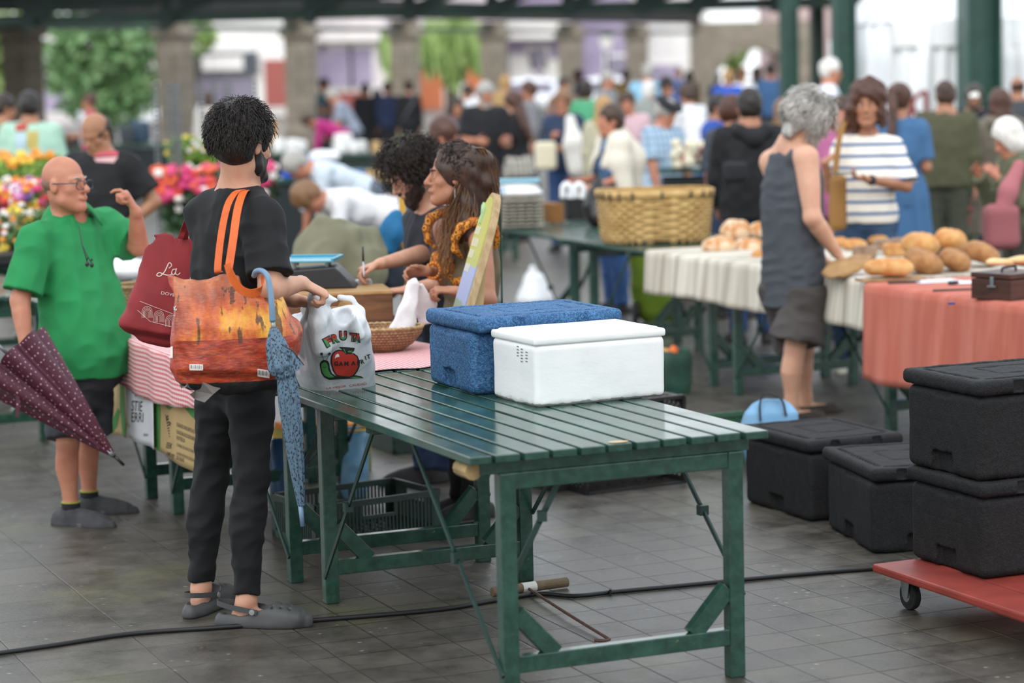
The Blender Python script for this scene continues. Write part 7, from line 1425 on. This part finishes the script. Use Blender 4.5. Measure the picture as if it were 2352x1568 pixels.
def strap(col,q=1,bag=None):
    def f(J,p):
        n=J['neck']; s=J['s']; m=MB(); pts=[]
        a=n+J['r']*q*.09*s-J['up']*.0; lo=J['pel']-J['r']*q*.17*s+J['up']*.05
        for fb in (1,-1):
            ribbon(m,spl([a+J['up']*.035,a+J['fb']*fb*.11-J['up']*.1,J['pel']+J['up']*.3+J['fb']*fb*.165,lo+J['fb']*fb*.06],5),.035,.006,J['r'])
        m.build('strap',C(col),p)
    return f
def tshirt_print(shapes,mats,off=.004):
    def f(J,p): decal('print',shapes,J['shirt'],mats,off,p,sub=14)
    return f
def multi(*fs):
    def f(J,p): [g(J,p) for g in fs]
    return f
def plaid(n,c1,c2,c3,per=.055):
    t=NT(n); X,Y,Z=t.sep(t.co()); st=lambda w,o: t.math('GREATER_THAN',t.math('FRACT',t.math('ADD',t.math('DIVIDE',w,per),o)),.55); a=st(t.math('ADD',X,t.math('MULTIPLY',Y,.6)),0.); b=st(Z,.3); t.col(t.mix(t.math('MULTIPLY',t.math('ADD',a,b),.5),lin(c1),lin(c2))); t.set(Roughness=.9); return t.m
def carried(name,label,c,size,col,handles=True,seed=0,cat='bag',r=.02):
    c=A(c); t=thing(name,label,cat,c-ZUP*size[2]); v=Vol(c-max(size)*1.3,c+max(size)*1.3,.014); v.rbox(c,size,rz(.1),min(size)*.7); v.warp(lambda P:.008*wob(P,16,seed)); v.build('body',C(col),t)
    if handles: MB().tube(spl([c+A(-size[0]*.5,0,size[2]*.9),c+A(-size[0]*.4,0,size[2]*1.7),c+A(size[0]*.4,0,size[2]*1.7),c+A(size[0]*.5,0,size[2]*.9)],5),.009,6).build('handle',C('#2c2826'),t,smooth=True)
    return t
pr1=[([(213,343),(274,341),(271,358),(217,360)],0,0),([(216,363),(272,360),(262,374),(222,372)],0,1)]
crowd('man with receding hair in a black t-shirt with a red print, looking down',228,246,14.6,340,'m',('bald','dark'),'olive','#141517',.75,('pants','#17181b'),('down','hip'),down=28,turn=8,girth=1.05,fn=tshirt_print(pr1,[M('print_rose','#b8505a',.8),M('print_blush','#c9a0a0',.8)]),vol=1.)
pr2=[([(34,268),(62,266),(63,300),(36,302)],0,0),([(62,302),(88,300),(88,340),(62,342)],0,1),([(36,306),(58,304),(58,340),(36,342)],0,2)]
crowd('man in a mint green t-shirt with a coloured print, seen from behind',65,206,20.5,184,'m',('short','black'),'tan','#a3c7b4',.85,('pants','#252a33'),down=4,girth=1.12,drape=.03,fn=tshirt_print(pr2,[M('print_brick','#a8453f',.8),M('print_mustard','#b5a45a',.8),M('print_ice','#a9bfc9',.8)]))
crowd('person in an olive yellow jacket at the left picture edge',0,212,22,120,'m',('short','dark'),'tan','#7d6a24',1.95,('pants','#2a2c30'))
crowd('woman in a pink top beside the leafy tree',208,214,34,275,'f',('bun','auburn'),'tan','#b53a5c',.7,('pants','#2a2c30'),arms=('hold','hold'))
crowd('woman in a pale grey hoodie seen from behind beyond the geraniums',478,209,37,180,'f',('bob','brown'),'light','#c4c0ba',1.95,('pants','#4a4f58'),fn=hood('#c4c0ba'))
crowd('woman in a magenta top bending over the stall table',772,255,38,275,'f',('short','brown'),'tan','#a8246e',1.9,('pants','#3a2c3a'),arms=('reach','reach'),lean=62,down=35,h=1.62)
crowd('man in a grey plaid shirt bending at the stall beside the white canister',800,190,39,275,'m',('short','grey'),'ruddy','#8d95a3',.8,('pants','#3a3f48'),arms=('fwd','fwd'),lean=28,down=25,h=1.72,tmat=plaid('plaid_grey','#9aa3b2','#757f90','#fff'))
crowd('man in a dark teal shirt before the second pillar',741,178,45,80,'m',('short','dark'),'tan','#3f5a60',.7,('pants','#2a2f33'),arms=('hold','down'))
crowd('person in a black jacket beside the seller in plaid',838,190,45,175,'m',('short','black'),'tan','#1d1f26',1.95,('pants','#24262b'))
crowd('woman in a dark red top between two dark jackets',866,202,47,200,'f',('bob','dark'),'tan','#6e1f2a',1.9,('pants','#24262b'))
crowd('woman in a navy jacket holding things to her chest far back',888,186,44,160,'f',('bun','brown'),'tan','#22304f',1.95,('pants','#24262b'),arms=('hold','hold'))
crowd('woman in black with a cross strap, seen from behind at the fourth pillar',938,184,43,182,'f',('bun','brown'),'light','#17181c',1.95,('pants','#1d1e22'),fn=strap('#5f6268'))
crowd('man in a white shirt with dark hair behind the grey haired man',1076,194,39,270,'m',('short','black'),'tan','#dfe3e6',.8,('pants','#33363d'))
crowd('woman with a pink lanyard behind the grey haired man in black',1050,222,30,5,'f',('bob','dark'),'tan','#4a4450',.8,('pants','#33363d'),fn=lambda J,p: MB().tube(spl([J['neck']+J['r']*.07+J['fb']*.03,J['neck']+J['fb']*.15-J['up']*.2,J['neck']-J['r']*.07+J['fb']*.03],6),.012,6).build('lanyard',C('#c8326a'),p))
crowd('grey haired bearded man in a black polo shirt facing the long haired woman',1112,184,25.5,15,'m',('short','grey'),'ruddy','#15171b',.8,('pants','#22252c'),arms=('hold','hold'),down=22,girth=1.12,fn=lambda J,p: beard(J,p,HAIR['grey'],.012,.006))
crowd('woman with long dark hair in a black top and a checked skirt',1184,206,26.5,245,'f',('long','auburn'),'light','#131316',.75,('skirt',(plaid('skirt_check','#d8d2c4','#5d5a55','#fff',.07),.72)),arms=('hold','hold'),down=18,girth=1.12,len_=.34)
crowd('short haired woman with glasses in a white top behind the curly haired man',1010,267,16.4,75,'f',('short','auburn'),'ruddy','#dedad2',.8,('pants','#4a4f58'),fn=glasses,down=14,vol=1.8)
crowd('woman with glasses in a navy jacket holding her arms crossed with a beige tote',1292,204,25,350,'f',('short','ltbrown'),'ruddy','#27354f',1.95,('pants','#2a4570'),arms=(((.14,.1,-1),(-.4,.75,.45)),((.14,.05,-1),(-.5,.8,.0))),fn=glasses,vol=1.6)
carried('tote_bag','beige tote bag on the arm of the woman in the navy jacket',D(1253,358,24.6),(.11,.05,.14),'#d6cdb4')
c=D(1322,345,24.6); v=Vol(c-.5,c+.5,.016); v.chain([D(1310,275,24.7),D(1318,330,24.6),D(1328,385,24.6)],[.05,.1,.11],.05); v.warp(lambda P:.012*wob((P[0],P[1],P[2]*.4),26,3)); o=v.build('cardigan',C('#d5d2cc')); tag(o,'white cardigan hung over the arm of the woman in the navy jacket','cardigan')
carried('cloth_bag','royal blue cloth bag hanging beside the white cardigan',D(1352,365,24.8),(.075,.05,.15),'#1f4a92')
def cardig(J,p):
    v=Vol(*bounds(J,.2),.013); n=J['neck']
    for q,sg in (('R',1),('L',-1)): v.chain([n+J['r']*sg*.09,J['s'+q]+J['up']*.01,J['s'+q]*.5+J['e'+q]*.5,J['pel']+J['r']*sg*.22+J['up']*.12],[.05,.075,.085,.06],.05); v.chain([n+J['r']*sg*.07+J['fb']*.05,J['pel']+J['up']*.3+J['fb']*.11+J['r']*sg*.1],[.035,.04],.03)
    v.chain([n-J['fb']*.07,J['pel']+J['up']*.33-J['fb']*.13,J['pel']+J['up']*.15-J['fb']*.13],[.07,.12,.1],.05); v.warp(lambda P:.006*wob((P[0],P[1],P[2]*.4),34,3)); v.build('cardigan',C('#d9d2c2'),p)
crowd('smiling woman with a cream cardigan over a blue dress and a brown strap',1408,238,18.6,290,'f',('short','brown'),'ruddy','#44688c',.9,('pants','#35568a'),arms=(((.14,.2,-1),(-.1,.9,-.1)),((.14,.2,-1),(-.1,.9,-.25))),down=2,fn=multi(cardig,strap('#3a2a22',-1)),vol=1.4)
crowd('older man in a black beret and blue plaid shirt',1520,222,20.5,48,'m',('short','grey'),'ruddy','#8fb0cc',.75,('pants','#28324a'),arms=('hang','low'),down=26,girth=1.12,tmat=plaid('plaid_blue','#b6c6d6','#5f8aa6','#fff',.06),fn=cap('#17181b',beret=True))
crowd('person in a black hoodie and jeans seen from behind',1722,199,16.4,186,'m',('short','black'),'tan','#121316',1.95,('pants','#2e4a72'),girth=1.15,arms=('low','low'),fn=hood('#121316'),drape=.02,hem=-.12)
carried('shoulder_bag','black bag worn at the back of the person in the black hoodie',D(1690,395,15.9),(.085,.05,.07),'#1b1c20',False)
crowd('person with brown cropped hair standing before the black hoodie',1678,216,18,150,'f',('short','auburn'),'tan','#3a3f48',.9,('pants','#2b3a55'),vol=1.5)
crowd('woman in a blue denim dress with a long dark ponytail',2062,186,17.4,152,'f',('pony','auburn'),'tan','#3f678f',.8,('dress',(.35,.27)),arms=('hold','hold'),girth=1.1,len_=.42,down=12,fn=lambda J,p: MB().ball(J['hc']+J['hR']@A(0,-.1,.055),(.035,.02,.035)).build('scrunchie',C('#c9e0e0'),p,smooth=True))
crowd('man with cropped hair in an olive green jacket',2172,179,19.4,158,'m',('short','brown'),'tan','#4a4a34',1.95,('pants','#3c3f33'),turn=-15,girth=1.1,vol=.5)
pr3=[([(2208,297),(2232,293),(2238,312),(2212,318)],0,0),([(2230,292),(2246,290),(2246,306),(2234,310)],1,1)]
crowd('man in a white cap and navy t-shirt with a red and blue print',2237,190,23.5,350,'m',('short','dark'),'tan','#181b26',.75,('pants','#1d2538'),girth=1.1,fn=multi(cap('#e2ded4'),tshirt_print(pr3,[M('print_scarlet','#a83a44',.8),M('print_cobalt','#33457a',.8)],.006),lambda J,p: beard(J,p,HAIR['dark'],.012,.005)))
crowd('woman with long dark hair in a long taupe coat, seen from behind',2298,200,19.8,188,'f',('long','auburn'),'tan','#6e6659',1.95,('dress',(.45,.25)),arms=('low','low'),len_=.26,fn=hood('#6e6659'),ease=.03)
crowd('white haired woman in an olive jacket at the right picture edge, looking at her hands',2348,264,15.2,285,'f',('bob','white'),'ruddy','#5d6048',1.95,('pants','#4a4a40'),arms=('face','face'),down=25,vol=1.6,lean=6)
carried('handbag','dusty pink bag with a strap on the arm of the white haired woman',D(2300,520,14.9),(.11,.08,.14),'#94565a',False,3); ct=D(2322,430,14.95); v=Vol(ct-.4,ct+.4,.014); v.chain([D(2340,380,14.95),D(2318,440,14.9),D(2300,490,14.9)],[.04,.055,.06],.04); v.warp(lambda P:.008*wob(P,26,3)); o=v.build('scarf',C('#a8656a')); tag(o,'dusty pink scarf hanging before the white haired woman','scarf')
crowd('bald man at the right picture edge behind the taupe coat',2338,172,26,182,'m',('bald','brown'),'tan','#3f4347',.9,('pants','#33363d'))
crowd('woman in a pink top half hidden behind the tank top man',1934,216,16.6,350,'f',('bob','brown'),'ruddy','#b0638c',.95,('pants','#33363d'),arms=('low','hold'))
carried('shoulder_bag','tan leather shoulder bag of the woman in the striped top',D(1925,465,14.6),(.05,.05,.17),'#8a6332',False,2)
o=MB(); ribbon(o,spl([D(1918,398,14.55),D(1926,330,14.6),D(1936,288,14.7),D(1944,284,14.85),D(1940,340,15.0)],6),.035,.006,(1,0,0)); s_=o.build('bag_strap',C('#8a6332')); s_.parent=bpy.data.objects[[x.name for x in bpy.data.objects if x.get('label','').startswith('tan leather shoulder bag')][0]]; s_.data.transform(Matrix.Translation(-Vector(wloc(s_.parent))))
crowd('white haired person in a white shirt seen between two green columns',1901,128,26,90,'m',('short','white'),'ruddy','#dfe4ec',.9,('pants','#3a3f48'),h=1.93)
crowd('woman with long brown hair and an olive top by the green column',1797,224,23.5,180,'f',('long','ltbrown'),'tan','#55553f',.9,('pants','#33363d'))
crowd('woman in a grey shirt and dark backpack beyond the checked skirt',1218,183,31,280,'f',('short','auburn'),'tan','#7c7b80',1.5,('pants','#3a3f48'),fn=strap('#2a2c33'),vol=1.5)
crowd('blond woman behind the grey haired man in black',1160,170,40,190,'f',('bob','blond'),'light','#a98a5c',.9,('pants','#3a3f48'))
crowd('woman with dark hair in a bun behind the navy jacket',1294,174,34,10,'f',('bun','black'),'tan','#7d5f52',.9,('pants','#33363d'))
crowd('person in a bright green dress seen from behind in the crowd',1345,181,31,170,'f',('bob','dark'),'tan','#4f9c74',1.3,('dress',(.5,.26)))
crowd('man in a grey t-shirt with grey hair in profile in the crowd',1392,161,36,60,'m',('short','grey'),'ruddy','#83878a',.8,('pants','#4a4f58'))
crowd('woman with long blond hair in a beige jacket',1386,218,24,172,'f',('long','blond'),'light','#b0ab92',1.95,('pants','#5d6448'),len_=.2)
crowd('man in a pale pink shirt behind the beret man',1442,206,25.5,350,'m',('short','brown'),'ruddy','#c9a9b0',1.9,('pants','#4a4f58'),down=15)
crowd('broad man in a pale blue shirt seen from behind far in the crowd',1487,139,38,180,'m',('short','grey'),'ruddy','#86b4cc',.9,('pants','#3f5f94'),girth=1.3,h=1.9)
crowd('person in a mustard yellow top far in the crowd',1437,148,47,185,'f',('bun','brown'),'tan','#b8924a',.9,('pants','#33363d'),h=1.8)
crowd('white haired person in a grey top before the pale blue shirt',1490,184,32,182,'f',('bob','white'),'light','#8f9490',1.4,('pants','#4a4f58'))
crowd('man in a blue shirt and dark cap in the crowd',1534,170,32,315,'m',('short','dark'),'tan','#3a568c',1.3,('pants','#33405c'),fn=cap('#1d222e'),girth=1.1,down=20)
crowd('woman in a white t-shirt and pale jeans leaning forward',1602,180,27,215,'f',('short','brown'),'tan','#dfe0e4',.8,('pants','#7fa0c4'),arms=('fwd','fwd'),lean=14,vol=1.6,h=1.7)
crowd('person in a royal blue polo shirt far in the crowd',1672,158,39,185,'m',('short','blond'),'tan','#2a55b4',.9,('pants','#33363d'))
crowd('person in a white t-shirt with brown hair far in the crowd',1704,153,41,175,'f',('bun','ltbrown'),'tan','#dde0e6',.9,('pants','#33363d'))
crowd('person in a dark navy t-shirt far in the crowd by the columns',1738,151,43,180,'f',('long','brown'),'tan','#1d2233',.9,('pants','#33363d'))
crowd('man in a denim shirt far in the crowd by the first green column',1770,132,42,200,'m',('short','dark'),'ruddy','#3f648f',1.5,('pants','#33363d'),h=1.86)
crowd('boy in a blue top beside the black hoodie',1645,213,22,60,'m',('short','black'),'tan','#2c4f9e',.9,('pants','#2b3040'))
crowd('man far back below the street lamp',1396,144,54,200,'m',('short','brown'),'tan','#5d5a55',.9,('pants','#33363d'),h=1.8)
crowd('man in a slate shirt at the fifth pillar',1330,152,50,260,'m',('short','dark'),'tan','#4f5f74',.9,('pants','#33363d'),h=1.82)
crowd('person in a tan top far back by the last pillar',1582,160,50,180,'f',('bob','brown'),'tan','#a58a6c',.9,('pants','#33363d'))
crowd('person in a blue top far behind the white t-shirt',1560,150,56,200,'m',('short','ltbrown'),'tan','#4a6a9c',.9,('pants','#33363d'),h=1.78)
crowd('grey top person far back under the arch',1648,165,52,170,'f',('short','grey'),'tan','#6f6a66',.9,('pants','#33363d'))
crowd('woman in a white shirt and jeans bending down behind the stall',846,400,17.4,296,'f',('short','ltbrown'),'ruddy','#e2e2e4',1.5,('pants','#3f628e'),arms=('reach','reach'),lean=74,down=30,h=1.64,vol=1.6)
crowd('grey haired person in a pale blue shirt bending behind the woman in white',800,370,20.3,292,'m',('short','grey'),'ruddy','#c5d0da',1.3,('pants','#5d6470'),arms=('reach','reach'),lean=66,down=30,h=1.68)
c=G(690,545); v=Vol(c-.4,c+A(.4,.4,.7),.016); v.loft(c+ZUP*.01,c+ZUP*.42,(1,0,0),[0,.2,.8,1],[.11,.13,.11,.09],[.1,.11,.09,.06],p=3,k=.02); v.warp(lambda P:.012*np.abs(wob(P,22,4))); o=v.build('paper_sack',M('kraft_sack','#b5966a',.85,'#a08054',8)); tag(o,'tall brown paper sack in front of the bending woman','sack')
c=G(700,560); v=Vol(c-.3,c+A(.3,.3,.3),.014); v.ell(c+ZUP*.07,(.1,.08,.08)); v.warp(lambda P:.014*np.abs(wob(P,26,4))); o=v.build('carrier_bag',M('film_white','#e6e8ea',.4)); tag(o,'white plastic bag on the floor below the bending woman','bag')
o=MB().grid(lambda a,b:D(885+45*a,450-25*b,20)+A(0,.05*math.sin(a*9),-.12*b+.02*math.sin(a*14)),14,8).build('floral_cloth',M('cloth_pinkwhite','#d9a9b0',.9,'#e6d5d5',30),smooth=True,solid=.004); tag(o,'pink and white cloth at the table corner behind the writing man','cloth')
